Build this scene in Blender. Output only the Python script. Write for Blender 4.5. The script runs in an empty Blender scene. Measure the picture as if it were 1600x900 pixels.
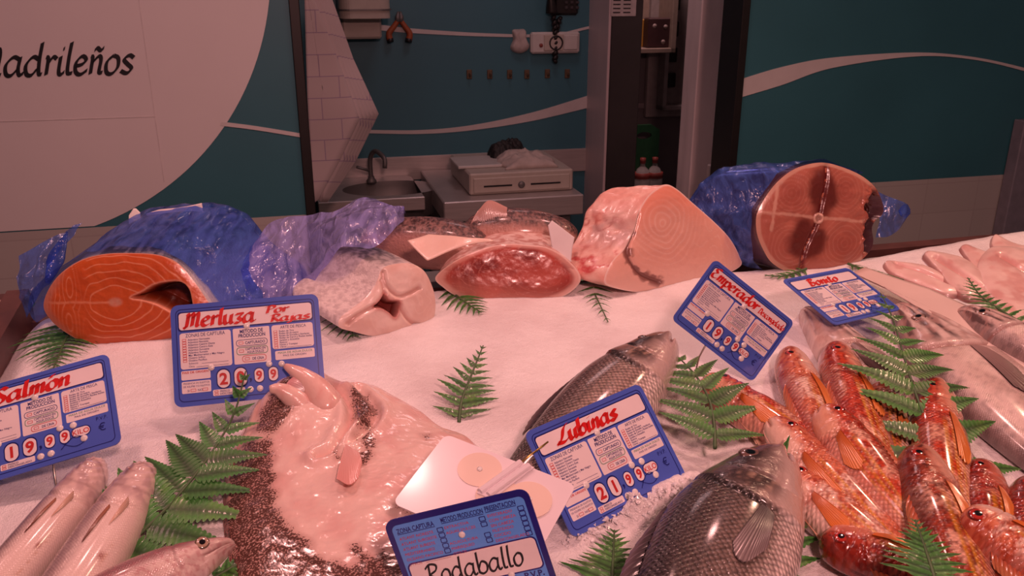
import bpy, math, random
import numpy as np
from mathutils import Matrix, Vector
PI = math.pi
rng = np.random.default_rng(7)
random.seed(7)
SC = bpy.context.scene
COL = SC.collection

# ------------------------------------------------------------------ camera
CAM = np.array([0.0, 0.0, 1.42])
PITCH = math.radians(19.6)
FPX = 1331.0
cd = bpy.data.cameras.new('camera')
cd.sensor_width = 36.0
cd.lens = 36.0 * FPX / 1600.0
cd.clip_start = 0.05
cd.dof.use_dof = True
cd.dof.focus_distance = 0.85
cd.dof.aperture_fstop = 36.0
cam = bpy.data.objects.new('camera', cd)
COL.objects.link(cam)
cam.location = CAM
cam.rotation_euler = (PI / 2 - PITCH, 0, 0)
SC.camera = cam
_c, _s = math.cos(PI / 2 - PITCH), math.sin(PI / 2 - PITCH)
CR = np.array([[1, 0, 0], [0, _c, -_s], [0, _s, _c]])

# ------------------------------------------------------------------ world, lamps, added fill lights, exposure
SC.view_settings.view_transform = 'Standard'
SC.view_settings.look = 'None'
SC.view_settings.exposure = 0.0
SC.view_settings.gamma = 1.0
SC.view_settings.use_curve_mapping = False
w = bpy.data.worlds.new('market_hall')
SC.world = w
w.use_nodes = True
w.node_tree.nodes['Background'].inputs[0].default_value = (0.75, 0.52, 0.55, 1)
w.node_tree.nodes['Background'].inputs[1].default_value = 0.045

def area_light(name, loc, target, size, power, col, spread=PI):
    ld = bpy.data.lights.new(name, 'AREA')
    ld.shape = 'DISK'
    ld.size = size
    ld.energy = power
    ld.color = col
    ld.spread = spread
    o = bpy.data.objects.new(name, ld)
    COL.objects.link(o)
    o.location = loc
    o.rotation_euler = (Vector(target) - Vector(loc)).to_track_quat('-Z', 'Y').to_euler()
    return o

PINK = (1.0, 0.46, 0.42)
PEACH = (1.0, 0.55, 0.37)
area_light('counter_lamp', (-0.75, 1.05, 2.05), (-0.6, 0.95, 0.95), 0.09, 2.9, PINK)
area_light('counter_lamp', (-0.15, 1.20, 2.05), (-0.1, 1.00, 0.95), 0.09, 2.9, PINK)
area_light('counter_lamp', (0.45, 1.35, 2.05), (0.4, 1.10, 0.95), 0.09, 2.9, PINK)
area_light('counter_lamp', (1.05, 1.50, 2.05), (0.9, 1.15, 0.95), 0.09, 4.4, PEACH)
area_light('front_fill', (0.30, -0.40, 2.0), (0.05, 0.95, 0.95), 0.16, 17.0, PINK)  # added fill for the signs and cut faces turned to the viewer
area_light('hall_fill', (-0.8, 0.9, 2.9), (-0.8, 2.2, 1.2), 0.5, 8.5, (1.0, 0.50, 0.52))  # added fill that lifts the left partition
area_light('hall_fill', (1.5, 0.9, 2.8), (1.5, 2.6, 1.2), 0.5, 4.0, (1.0, 0.58, 0.58))  # second added fill, brightens the right teal wall
area_light('kitchen_fill', (0.1, 3.0, 2.6), (0.1, 3.2, 0.5), 0.5, 3.6, (1.0, 0.62, 0.64))  # added fill for the dim preparation room, no fitting seen
area_light('store_fill', (0.66, 4.50, 2.5), (0.75, 4.7, 1.0), 0.25, 13.0, (1.0, 0.60, 0.58))  # added fill that lifts the dark passage to the store

# ------------------------------------------------------------------ pixel rays to places in the world
def ray(px, py):
    d = np.array([(px - 800) / FPX, -(py - 450) / FPX, -1.0])
    return CR @ d

ICE_SLOPE = 0.123
ICE_N = np.array([0, -ICE_SLOPE, 1.0]); ICE_N /= np.linalg.norm(ICE_N)

def P(px, py, dz=0.0):
    """point of the ice bed (raised by dz) seen at this pixel of the photograph"""
    d = ray(px, py)
    a = 0.95 + dz - 0.9 * ICE_SLOPE - CAM[2] + ICE_SLOPE * CAM[1]
    t = a / (d[2] - ICE_SLOPE * d[1])
    return CAM + t * d

def Pplane(px, py, o, n):
    d = ray(px, py)
    t = np.dot(np.asarray(o) - CAM, n) / np.dot(d, n)
    return CAM + t * d

YAW = math.radians(14.0)
WE = np.array([math.cos(YAW), math.sin(YAW), 0])
WN = np.array([-math.sin(YAW), math.cos(YAW), 0])

def Q(px, py, d):
    """wall space: (u along the stall, z up) at depth d behind the camera foot"""
    r = ray(px, py)
    t = d / np.dot(r, WN)
    X = CAM + t * r
    return float(np.dot(X, WE)), float(X[2])

# ------------------------------------------------------------------ numpy noise
_perm = rng.permutation(512)
_vals = rng.random(512)

def vnoise(x, y, z=0.0):
    x, y, z = np.broadcast_arrays(np.asarray(x, float), np.asarray(y, float), np.asarray(z, float))
    xi, yi, zi = np.floor(x).astype(int), np.floor(y).astype(int), np.floor(z).astype(int)
    xf, yf, zf = x - xi, y - yi, z - zi
    sx, sy, sz = [t * t * (3 - 2 * t) for t in (xf, yf, zf)]
    def h(a, b, c):
        return _vals[_perm[(_perm[(_perm[a & 511] + b) & 511] + c) & 511]]
    r = 0
    for dx in (0, 1):
        for dy in (0, 1):
            for dz in (0, 1):
                wgt = (sx if dx else 1 - sx) * (sy if dy else 1 - sy) * (sz if dz else 1 - sz)
                r = r + wgt * h(xi + dx, yi + dy, zi + dz)
    return r

def fbm(x, y, z=0.0, o=4, g=0.5):
    a, f, r, t = 1.0, 1.0, 0, 0
    for k in range(o):
        r = r + a * vnoise(np.asarray(x) * f + 17.3 * k, np.asarray(y) * f + 9.1 * k, np.asarray(z) * f + 3.7 * k)
        t += a
        a *= g
        f *= 2.03
    return r / t

def sst(a, b, x):
    t = np.clip((np.asarray(x, float) - a) / (b - a), 0, 1)
    return t * t * (3 - 2 * t)

def lerp(a, b, t):
    t = np.asarray(t)[..., None]
    return np.asarray(a) * (1 - t) + np.asarray(b) * t

def spl(pts, n=100, closed=False):
    """Catmull-Rom through points, evenly resampled"""
    p = np.asarray(pts, float)
    if closed:
        q = np.vstack([p[-1], p, p[0], p[1]])
    else:
        q = np.vstack([2 * p[0] - p[1], p, 2 * p[-1] - p[-2]])
    out = []
    m = len(q) - 3
    for i in range(m):
        a, b, c, d = q[i], q[i + 1], q[i + 2], q[i + 3]
        t = np.linspace(0, 1, 24, endpoint=False)[:, None]
        out.append(0.5 * (2 * b + (c - a) * t + (2 * a - 5 * b + 4 * c - d) * t ** 2 + (3 * b - a - 3 * c + d) * t ** 3))
    out = np.vstack(out + [q[-2][None]])
    L = np.r_[0, np.cumsum(np.linalg.norm(np.diff(out, axis=0), axis=1))]
    s = np.linspace(0, L[-1], n + 1 if closed else n)
    if closed:
        s = s[:-1]
    return np.stack([np.interp(s, L, out[:, k]) for k in range(p.shape[1])], 1)

def curve1(pts):
    """smooth 1-D profile from (s, value) control points"""
    p = np.asarray(pts, float)
    d = spl(np.c_[p[:, 0], p[:, 1]], 300)
    return lambda s: np.interp(s, d[:, 0], d[:, 1])

def poly_sd(x, y, poly):
    """signed distance to a closed polygon, positive inside"""
    x = np.asarray(x, float); y = np.asarray(y, float)
    best = np.full(x.shape, 1e9)
    ins = np.zeros(x.shape, bool)
    n = len(poly)
    for i in range(n):
        ax, ay = poly[i]; bx, by = poly[(i + 1) % n]
        dx, dy = bx - ax, by - ay
        t = np.clip(((x - ax) * dx + (y - ay) * dy) / (dx * dx + dy * dy + 1e-18), 0, 1)
        best = np.minimum(best, (x - ax - t * dx) ** 2 + (y - ay - t * dy) ** 2)
        c = ((ay > y) != (by > y))
        with np.errstate(divide='ignore', invalid='ignore'):
            ins ^= c & (x < dx * (y - ay) / (dy if dy else 1e-18) + ax)
    return np.where(ins, 1, -1) * np.sqrt(best)

def line_d(x, y, pl):
    """distance to an open polyline"""
    best = np.full(np.shape(x), 1e9)
    for i in range(len(pl) - 1):
        ax, ay = pl[i]; bx, by = pl[i + 1]
        dx, dy = bx - ax, by - ay
        t = np.clip(((x - ax) * dx + (y - ay) * dy) / (dx * dx + dy * dy + 1e-18), 0, 1)
        best = np.minimum(best, (x - ax - t * dx) ** 2 + (y - ay - t * dy) ** 2)
    return np.sqrt(best)

# ------------------------------------------------------------------ objects
def tag(o, label=None, cat=None, group=None, kind=None):
    if label: o['label'] = label
    if cat: o['category'] = cat
    if group: o['group'] = group
    if kind: o['kind'] = kind
    return o

def empty(name, loc=(0, 0, 0), label=None, cat=None, group=None, rot=None):
    o = bpy.data.objects.new(name, None)
    o.empty_display_size = 0.03
    COL.objects.link(o)
    o.location = Vector([float(v) for v in loc])
    if rot: o.rotation_euler = rot
    return tag(o, label, cat, group)

def mesh(name, verts, faces, mats, parent=None, smooth=True, col=None, uv=None, mi=None, world=True):
    """one mesh object; verts are world coordinates (or local to the parent with world=False)"""
    v = np.asarray(verts, float).reshape(-1, 3)
    off = np.zeros(3)
    if parent is not None and world:
        off = np.array(parent.location)
    elif parent is None and world and len(v):
        off = np.array([v[:, 0].mean(), v[:, 1].mean(), v[:, 2].min()])
    me = bpy.data.meshes.new(name)
    me.from_pydata((v - off).tolist() if world else v.tolist(), [], [list(map(int, f)) for f in faces])
    if not isinstance(mats, (list, tuple)): mats = [mats]
    for m in mats: me.materials.append(m)
    if mi is not None: me.polygons.foreach_set('material_index', np.asarray(mi, np.int32))
    if smooth: me.polygons.foreach_set('use_smooth', np.ones(len(me.polygons), bool))
    if col is not None:
        a = me.color_attributes.new('col', 'FLOAT_COLOR', 'POINT')
        c = np.ones((len(v), 4), np.float32)
        cc_ = np.asarray(col); cc_ = cc_.reshape(-1, cc_.shape[-1])
        c[:, :cc_.shape[1]] = np.clip(cc_, 0, 1)
        a.data.foreach_set('color', c.ravel())
    if uv is not None:
        u = me.uv_layers.new(name='UVMap')
        li = np.zeros(len(me.loops), np.int32)
        me.loops.foreach_get('vertex_index', li)
        u.data.foreach_set('uv', np.asarray(uv, np.float32).reshape(-1, 2)[li].ravel())
    me.update()
    o = bpy.data.objects.new(name, me)
    COL.objects.link(o)
    if parent is not None:
        o.parent = parent
    elif world:
        o.location = Vector(off.tolist())
    return o

def gridf(nu, nv, wrap_v=False, off=0):
    i = np.arange(nu - 1)[:, None]
    m = nv if wrap_v else nv - 1
    j = np.arange(m)[None, :]
    a = i * nv + j
    b = i * nv + (j + 1) % nv
    c = (i + 1) * nv + (j + 1) % nv
    d = (i + 1) * nv + j
    return (np.stack([a, b, c, d], -1).reshape(-1, 4) + off).tolist()

class MB:
    """collects pieces into one mesh"""
    def __init__(s): s.v = []; s.f = []; s.m = []; s.n = 0
    def add(s, v, f, m=0):
        v = np.asarray(v, float).reshape(-1, 3)
        s.v.append(v)
        s.f += [[int(k) + s.n for k in q] for q in f]
        s.m += [m] * len(f)
        s.n += len(v)
    def box(s, a, b, m=0, bev=0.0):
        (x0, y0, z0), (x1, y1, z1) = a, b
        if x0 > x1: x0, x1 = x1, x0
        if y0 > y1: y0, y1 = y1, y0
        if z0 > z1: z0, z1 = z1, z0
        k = min(bev, 0.45 * min(x1 - x0, y1 - y0, z1 - z0))
        if k <= 0:
            v = [(x, y, z) for z in (z0, z1) for x, y in ((x0, y0), (x1, y0), (x1, y1), (x0, y1))]
            s.add(v, [(3, 2, 1, 0), (4, 5, 6, 7), (0, 1, 5, 4), (1, 2, 6, 5), (2, 3, 7, 6), (3, 0, 4, 7)], m)
            return
        v = []; idx = {}
        for ix, x in enumerate((x0, x1)):
            for iy, y in enumerate((y0, y1)):
                for iz, z in enumerate((z0, z1)):
                    sx, sy, sz = 1 - 2 * ix, 1 - 2 * iy, 1 - 2 * iz
                    for ax, p in enumerate(((x, y + sy * k, z + sz * k), (x + sx * k, y, z + sz * k), (x + sx * k, y + sy * k, z))):
                        idx[ix, iy, iz, ax] = len(v); v.append(p)
        f = []
        for ax in range(3):
            for t in (0, 1):
                def g(a, b):
                    q = [0, 0, 0]; q[ax] = t; q[(ax + 1) % 3] = a; q[(ax + 2) % 3] = b
                    return idx[(*q, ax)]
                q = [g(0, 0), g(1, 0), g(1, 1), g(0, 1)]
                f.append(q if t else q[::-1])
        for ax in range(3):
            b, c = (ax + 1) % 3, (ax + 2) % 3
            for tb in (0, 1):
                for tc in (0, 1):
                    def g(t, face):
                        q = [0, 0, 0]; q[ax] = t; q[b] = tb; q[c] = tc
                        return idx[(*q, face)]
                    q = [g(0, b), g(1, b), g(1, c), g(0, c)]
                    f.append(q if (tb == tc) else q[::-1])
        for ix in (0, 1):
            for iy in (0, 1):
                for iz in (0, 1):
                    q = [idx[ix, iy, iz, a] for a in range(3)]
                    f.append(q if (ix + iy + iz) % 2 else q[::-1])
        s.add(v, f, m)
    def tube(s, pts, r, n=8, m=0, cap=True):
        p = np.asarray(pts, float)
        k = len(p)
        rr = np.broadcast_to(np.asarray(r, float), (k,))
        t = np.gradient(p, axis=0)
        t /= np.linalg.norm(t, axis=1)[:, None] + 1e-12
        up = np.array([0, 0, 1.0])
        if abs(t[0] @ up) > 0.9: up = np.array([1.0, 0, 0])
        v = []
        a = np.cross(t[0], up)
        for i in range(k):
            a = a - t[i] * (a @ t[i]); a /= np.linalg.norm(a) + 1e-12
            b = np.cross(t[i], a)
            an = np.linspace(0, 2 * PI, n, endpoint=False)
            v.append(p[i] + rr[i] * (np.cos(an)[:, None] * a + np.sin(an)[:, None] * b))
        f = gridf(k, n, True)
        if cap:
            f += [list(range(n))[::-1], [(k - 1) * n + j for j in range(n)]]
        s.add(np.vstack(v), f, m)
    def lathe(s, c, prof, n=24, m=0, axis=(0, 0, 1)):
        """prof: (radius, height) pairs round an axis through c"""
        z = np.asarray(axis, float); z /= np.linalg.norm(z)
        x = np.cross(z, (0, 1, 0.01)); x /= np.linalg.norm(x)
        y = np.cross(z, x)
        an = np.linspace(0, 2 * PI, n, endpoint=False)
        ring = np.cos(an)[:, None] * x + np.sin(an)[:, None] * y
        v = [np.asarray(c) + r * ring + h * z for r, h in prof]
        k = len(prof)
        f = gridf(k, n, True)
        f += [list(range(n))[::-1], [(k - 1) * n + j for j in range(n)]]
        s.add(np.vstack(v), f, m)
    def prism(s, poly, fn, d0, d1, m=0):
        """closed 2-D outline extruded; fn(p, d) gives the 3-D point"""
        n = len(poly)
        v = [fn(p, d0) for p in poly] + [fn(p, d1) for p in poly]
        f = [list(range(n))[::-1], list(range(n, 2 * n))]
        f += [[i, (i + 1) % n, n + (i + 1) % n, n + i] for i in range(n)]
        s.add(v, f, m)
    def ball(s, c, r, m=0, nu=10, nv=14, M=None):
        th = np.linspace(0, PI, nu)
        ph = np.linspace(0, 2 * PI, nv, endpoint=False)
        q = np.stack([np.sin(th)[:, None] * np.cos(ph), np.sin(th)[:, None] * np.sin(ph), np.cos(th)[:, None] + 0 * ph], -1)
        q = q * np.asarray(r)
        if M is not None: q = q @ np.asarray(M).T
        s.add(q.reshape(-1, 3) + np.asarray(c), gridf(nu, nv, True), m)
    def build(s, name, mats, parent=None, smooth=False, world=True, **k):
        return mesh(name, np.vstack(s.v), s.f, mats, parent, smooth, mi=s.m, world=world, **k)

def wob(name, mb, mats, parent=None, **k):
    """an object of the stall's back walls: its mesh is in wall space, turned by the stall's yaw"""
    o = mb.build(name, mats, parent, world=False, **k)
    if parent is None: o.rotation_euler = (0, 0, YAW)
    return o

def wthing(name, u, d, z, label, cat, group=None):
    X = u * WE + d * WN
    return empty(name, (X[0], X[1], z), label, cat, group, (0, 0, YAW))

class WMB(MB):
    """pieces given in wall space (u, d, z), stored relative to an origin"""
    def __init__(s, o=(0, 0, 0)): MB.__init__(s); s.o = np.asarray(o, float)
    def build(s, name, mats, parent=None, smooth=False, **k):
        v = np.vstack(s.v) - s.o
        ob = mesh(name, v, s.f, mats, parent, smooth, mi=s.m, world=False, **k)
        if parent is None:
            ob.rotation_euler = (0, 0, YAW)
            X = s.o[0] * WE + s.o[1] * WN
            ob.location = (X[0], X[1], s.o[2])
        return ob

# ------------------------------------------------------------------ materials
def lin(r, g, b):
    return tuple(((c / 255) / 12.92 if c <= 10 else ((c / 255 + 0.055) / 1.055) ** 2.4) for c in (r, g, b))

def new_mat(name):
    m = bpy.data.materials.new(name)
    m.use_nodes = True
    nt = m.node_tree
    return m, nt, nt.nodes['Principled BSDF'], nt.nodes, nt.links

def setp(b, **k):
    for n, v in k.items():
        b.inputs[n.replace('_', ' ')].default_value = v

def mat(name, col, rough=0.5, metal=0.0, var=0.12, scale=30.0, bump=0.0, bscale=80.0, coat=0.0, spec=0.5, sss=0.0, stretch=None):
    """plain procedural material: colour broken by noise, noise bump"""
    m, nt, b, N, L = new_mat(name)
    tc = N.new('ShaderNodeTexCoord')
    src = tc.outputs['Object']
    if stretch:
        mp = N.new('ShaderNodeMapping'); mp.inputs['Scale'].default_value = stretch
        L.new(src, mp.inputs['Vector']); src = mp.outputs['Vector']
    nz = N.new('ShaderNodeTexNoise')
    nz.inputs['Scale'].default_value = scale; nz.inputs['Detail'].default_value = 5
    L.new(src, nz.inputs['Vector'])
    rp = N.new('ShaderNodeValToRGB')
    rp.color_ramp.elements[0].color = (*[c * (1 - var) for c in col], 1)
    rp.color_ramp.elements[1].color = (*[min(1, c * (1 + var)) for c in col], 1)
    rp.color_ramp.elements[0].position = 0.3; rp.color_ramp.elements[1].position = 0.7
    L.new(nz.outputs['Fac'], rp.inputs['Fac'])
    L.new(rp.outputs['Color'], b.inputs['Base Color'])
    setp(b, Roughness=rough, Metallic=metal, Coat_Weight=coat, Coat_Roughness=0.1, Specular_IOR_Level=spec)
    if sss:
        setp(b, Subsurface_Weight=sss, Subsurface_Radius=(0.02, 0.012, 0.01), Subsurface_Scale=0.5)
    if bump:
        n2 = N.new('ShaderNodeTexNoise'); n2.inputs['Scale'].default_value = bscale; n2.inputs['Detail'].default_value = 4
        L.new(src, n2.inputs['Vector'])
        bp = N.new('ShaderNodeBump'); bp.inputs['Strength'].default_value = bump; bp.inputs['Distance'].default_value = 0.002
        L.new(n2.outputs['Fac'], bp.inputs['Height']); L.new(bp.outputs['Normal'], b.inputs['Normal'])
    return m

def mat_col(name, rough=0.3, coat=0.35, scale_uv=None, sbump=0.5, nbump=0.15, nscale=250, spec=0.5, sss=0.0, svar=0.0, aniso=None, sheen=0.0):
    """flesh and skin: colour pattern stored on the mesh, optional overlapping scales in UV space, wet noise bump"""
    m, nt, b, N, L = new_mat(name)
    at = N.new('ShaderNodeAttribute'); at.attribute_name = 'col'
    base = at.outputs['Color']
    tc = N.new('ShaderNodeTexCoord')
    nz = N.new('ShaderNodeTexNoise'); nz.inputs['Scale'].default_value = nscale; nz.inputs['Detail'].default_value = 4
    L.new(tc.outputs['Object'], nz.inputs['Vector'])
    bp = N.new('ShaderNodeBump'); bp.inputs['Strength'].default_value = nbump; bp.inputs['Distance'].default_value = 0.002
    L.new(nz.outputs['Fac'], bp.inputs['Height'])
    nrm = bp.outputs['Normal']
    if scale_uv:
        mp = N.new('ShaderNodeMapping'); mp.vector_type = 'POINT'
        mp.inputs['Scale'].default_value = (scale_uv[0], scale_uv[1], 1)
        mp.inputs['Rotation'].default_value = (0, 0, PI / 4)
        L.new(tc.outputs['UV'], mp.inputs['Vector'])
        vo = N.new('ShaderNodeTexVoronoi'); vo.voronoi_dimensions = '2D'; vo.inputs['Scale'].default_value = 1.0
        vo.inputs['Randomness'].default_value = 0.25
        L.new(mp.outputs['Vector'], vo.inputs['Vector'])
        b2 = N.new('ShaderNodeBump'); b2.invert = True
        b2.inputs['Strength'].default_value = sbump; b2.inputs['Distance'].default_value = 0.002
        ms = N.new('ShaderNodeMath'); ms.operation = 'MULTIPLY'; ms.inputs[1].default_value = sbump
        L.new(at.outputs['Alpha'], ms.inputs[0]); L.new(ms.outputs[0], b2.inputs['Strength'])
        L.new(vo.outputs['Distance'], b2.inputs['Height']); L.new(nrm, b2.inputs['Normal'])
        nrm = b2.outputs['Normal']
        if svar:
            rp = N.new('ShaderNodeMapRange'); rp.inputs['From Min'].default_value = 0.0; rp.inputs['From Max'].default_value = 0.75
            rp.inputs['To Min'].default_value = 1 + svar; rp.inputs['To Max'].default_value = 1 - svar
            L.new(vo.outputs['Distance'], rp.inputs['Value'])
            hs = N.new('ShaderNodeHueSaturation'); L.new(rp.outputs['Result'], hs.inputs['Value']); L.new(base, hs.inputs['Color']); L.new(at.outputs['Alpha'], hs.inputs['Fac'])
            base = hs.outputs['Color']
    L.new(base, b.inputs['Base Color']); L.new(nrm, b.inputs['Normal'])
    setp(b, Roughness=rough, Coat_Weight=coat, Coat_Roughness=0.12, Specular_IOR_Level=spec)
    if sss:
        setp(b, Subsurface_Weight=sss, Subsurface_Radius=(0.012, 0.005, 0.004), Subsurface_Scale=0.5)
    return m
# ================================================================== the setting
WD = 2.35            # depth of the stall's front partition
KD = 3.75            # depth of the preparation room's back wall
M_panel = mat('vinyl_panel', (0.70, 0.66, 0.66), 0.55, var=0.03, scale=3, bump=0.12, bscale=25)
M_teal = mat('teal_vinyl', (0.035, 0.15, 0.185), 0.45, var=0.10, scale=2.5, bump=0.05, bscale=60)
M_stripe = mat('white_stripe', (0.62, 0.58, 0.58), 0.5, var=0.03)
M_black = mat('black_trim', (0.012, 0.010, 0.010), 0.45)
M_steel = mat('brushed_steel', (0.58, 0.53, 0.52), 0.42, metal=0.55, var=0.10, scale=8, bump=0.05, stretch=(1, 1, 14))
M_dsteel = mat('dull_steel', (0.20, 0.19, 0.19), 0.5, metal=0.5, var=0.15, scale=6)
M_cream = mat('cream_plastic', (0.52, 0.47, 0.42), 0.45, var=0.05)
M_white = mat('white_plastic', (0.62, 0.60, 0.58), 0.4, var=0.04)
M_ink = mat('black_ink', (0.012, 0.012, 0.016), 0.4)
M_room = mat('store_wall', (0.16, 0.14, 0.15), 0.7, var=0.1, scale=4)

def mat_tile(name):
    m, nt, b, N, L = new_mat(name)
    tc = N.new('ShaderNodeTexCoord')
    mp = N.new('ShaderNodeMapping'); mp.inputs['Rotation'].default_value = (PI / 2, 0, 0)
    L.new(tc.outputs['Object'], mp.inputs['Vector'])
    br = N.new('ShaderNodeTexBrick')
    br.offset = 0.0; br.inputs['Scale'].default_value = 1.0
    br.inputs['Brick Width'].default_value = 0.2; br.inputs['Row Height'].default_value = 0.1
    br.inputs['Mortar Size'].default_value = 0.002
    br.inputs['Color1'].default_value = (0.44, 0.42, 0.40, 1); br.inputs['Color2'].default_value = (0.47, 0.45, 0.43, 1)
    br.inputs['Mortar'].default_value = (0.41, 0.38, 0.37, 1)
    L.new(mp.outputs['Vector'], br.inputs['Vector'])
    L.new(br.outputs['Color'], b.inputs['Base Color'])
    setp(b, Roughness=0.35)
    return m
M_tile = mat_tile('grey_wall_tile')
M_base = mat('tile_ledge', (0.42, 0.38, 0.38), 0.4, var=0.05)

floor = WMB(); floor.box((-4, -1.5, -0.05), (5, 5.4, 0.0))
tag(floor.build('floor', mat('floor_tile', (0.12, 0.10, 0.10), 0.5)), kind='structure')

# partition left of the hatch: tiles below, teal vinyl with a big pale disc above
uL, _ = Q(477, 200, WD); uR, _ = Q(1152, 150, WD)
zt = Q(400, 340, WD)[1]
wl = WMB(); wl.box((-3.2, WD, zt), (uL, WD + 0.10, 2.9), 0); wl.box((-3.2, WD, 0), (uL, WD + 0.10, zt), 1)
tag(wl.build('wall_left', [M_teal, M_tile]), kind='structure')
zr = Q(1450, 280, WD)[1]
wr = WMB(); wr.box((uR, WD, zr), (3.6, WD + 0.10, 2.9), 0); wr.box((uR, WD, 0), (3.6, WD + 0.10, zr), 1)
tag(wr.build('wall_right', [M_teal, M_tile]), kind='structure')

def wall_shape(name, px, d, thick, m, closed_n=None, parent=None, lab=None):
    """flat vinyl cut-out on a wall, outlined in photograph pixels"""
    pts = [Q(x, y, d) for x, y in px]
    if closed_n: pts = spl(pts, closed_n, True)
    b = WMB()
    b.prism(list(map(tuple, pts)), lambda p, dd: (p[0], dd, p[1]), d, d - thick, 0)
    return b.build(name, m)

# the pale disc: a circle through its visible arc
arc = np.array([Q(*p, WD) for p in ((421, 0), (350, 195), (290, 270), (178, 340))])
A = np.c_[2 * arc, np.ones(4)]
cx, cz, cc = np.linalg.lstsq(A, (arc ** 2).sum(1), rcond=None)[0]
cr = math.sqrt(cc + cx * cx + cz * cz)
an = np.linspace(0, 2 * PI, 160, endpoint=False)
dp = [(cx + cr * math.cos(a), cz + cr * math.sin(a)) for a in an]
dp = [(u, z) for u, z in dp if z > zt + 0.001 and z < 2.9 and u > -3.2]
b = WMB(); b.prism(dp, lambda p, d: (p[0], d, p[1]), WD + 0.001, WD - 0.002)
tag(b.build('trim_1', M_panel), kind='structure')

def wall_band(name, top, bot, d, m, n=60):
    t = spl([Q(x, y, d) for x, y in top], n); bo = spl([Q(x, y, d) for x, y in bot], n)
    v = []
    for p in t: v.append((p[0], d - 0.003, p[1]))
    for p in bo: v.append((p[0], d - 0.003, p[1]))
    for p in t: v.append((p[0], d + 0.001, p[1]))
    for p in bo: v.append((p[0], d + 0.001, p[1]))
    f = []
    for i in range(n - 1):
        f += [(i, n + i, n + i + 1, i + 1), (i, i + 1, 2 * n + i + 1, 2 * n + i), (n + i, 3 * n + i, 3 * n + i + 1, n + i + 1)]
    b = WMB(); b.add(v, f)
    return tag(b.build(name, m), kind='structure')

wall_band('trim_2', [(346, 190), (400, 197), (474, 209)], [(344, 196), (400, 203), (474, 215)], WD, M_stripe)
wall_band('trim_3', [(1150, 126), (1220, 105), (1300, 90), (1430, 82), (1520, 89), (1600, 106), (1660, 124)],
          [(1150, 154), (1220, 133), (1300, 106), (1430, 88), (1520, 93), (1600, 111), (1660, 130)], WD, M_stripe)

# seams of the vinyl sheets on the disc
M_seam = mat('vinyl_seam', (0.62, 0.575, 0.575), 0.6)
sa, sz = Q(0, 190, WD - .002); sb_, sz2 = Q(243, 188, WD - .002)
b = WMB(); b.box((sa - .3, WD - .0030, sz - .0012), (sb_, WD - .0015, sz + .0012)); tag(b.build('trim_16', M_seam), kind='structure')
b = WMB(); b.box((sb_ - .001, WD - .0030, Q(243, 285, WD)[1]), (sb_ + .001, WD - .0015, 2.4)); tag(b.build('trim_17', M_seam), kind='structure')
# black edge profiles of the hatch
b = WMB(); b.box((uL - 0.016, WD - 0.012, zt - 0.6), (uL + 0.010, WD + 0.112, 2.9), bev=0.002)
tag(b.build('trim_4', M_black), kind='structure')
b = WMB(); b.box((uR - 0.012, WD - 0.012, zr + 0.02), (uR + 0.012, WD + 0.112, 2.9), bev=0.002)
tag(b.build('trim_5', M_black), kind='structure')
# short ledge under the right edge profile
u0, z0 = Q(1118, 262, WD + 0.1); u1, _ = Q(1172, 262, WD + 0.1)
b = WMB(); b.box((u0, WD + 0.02, 0.0), (u1, WD + 0.16, z0), bev=0.003)
tag(b.build('trim_6', M_base), kind='structure')
# grey upright at the far right
u0, _ = Q(1590, 250, WD - 0.05)
b = WMB(); b.box((u0, WD - 0.05, 0.0), (u0 + 0.25, WD - 0.003, Q(1588, 190, WD - .05)[1]), bev=0.003)
tag(b.build('trim_7', mat('grey_upright', (0.22, 0.21, 0.25), 0.4)), kind='structure')

# preparation room behind the hatch
zk = Q(700, 241, KD)[1]
uc0 = Q(917, 150, KD)[0]; uc1 = uc0 + .012
cd_ = 3.2
while Q(948, 150, cd_)[0] < uc0 and cd_ < KD: cd_ += .005          # front corner of the steel column
b = WMB(); b.box((-1.6, KD, zk), (uc1, KD + 0.1, 3.0)); b.box((-1.6, KD, 0), (uc1, KD + 0.1, zk))
tag(b.build('wall_back', mat('prep_teal', (0.045, 0.17, 0.22), 0.5, var=0.08, scale=2)), kind='structure')
b = WMB(); b.box((-1.6, KD - 0.012, 0.6), (uc0, KD - 0.001, zk), bev=0.001)
tag(b.build('trim_8', M_steel), kind='structure')
b = WMB(); b.box((-1.6, WD + 0.1, 0), (-1.5, KD, 3.0))
tag(b.build('wall_side', M_room), kind='structure')
wall_band('trim_9', [(590, 38), (650, 45), (760, 52), (860, 53), (920, 41)], [(590, 47), (650, 52), (760, 57), (860, 57), (920, 45)], KD, M_stripe)
wall_band('trim_10', [(570, 203), (660, 203), (740, 195), (830, 176), (920, 149)], [(570, 208), (660, 209), (740, 203), (830, 189), (920, 168)], KD, M_stripe)
# steel column: lit face and shaded flank, light and shade put into two colours
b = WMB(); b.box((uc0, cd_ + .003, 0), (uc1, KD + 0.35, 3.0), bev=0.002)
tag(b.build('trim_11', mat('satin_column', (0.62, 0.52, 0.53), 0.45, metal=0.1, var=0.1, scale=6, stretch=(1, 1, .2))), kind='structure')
uq = Q(1000, 150, 4.3)[0]
# flank, its shade put into the colour, runs back to the store
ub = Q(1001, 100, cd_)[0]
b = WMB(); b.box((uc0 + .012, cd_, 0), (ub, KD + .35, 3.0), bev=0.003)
tag(b.build('trim_12', mat('shaded_column_flank', (0.045, 0.040, 0.040), 0.5, metal=0.3, var=0.2, scale=5)), kind='structure')
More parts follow.
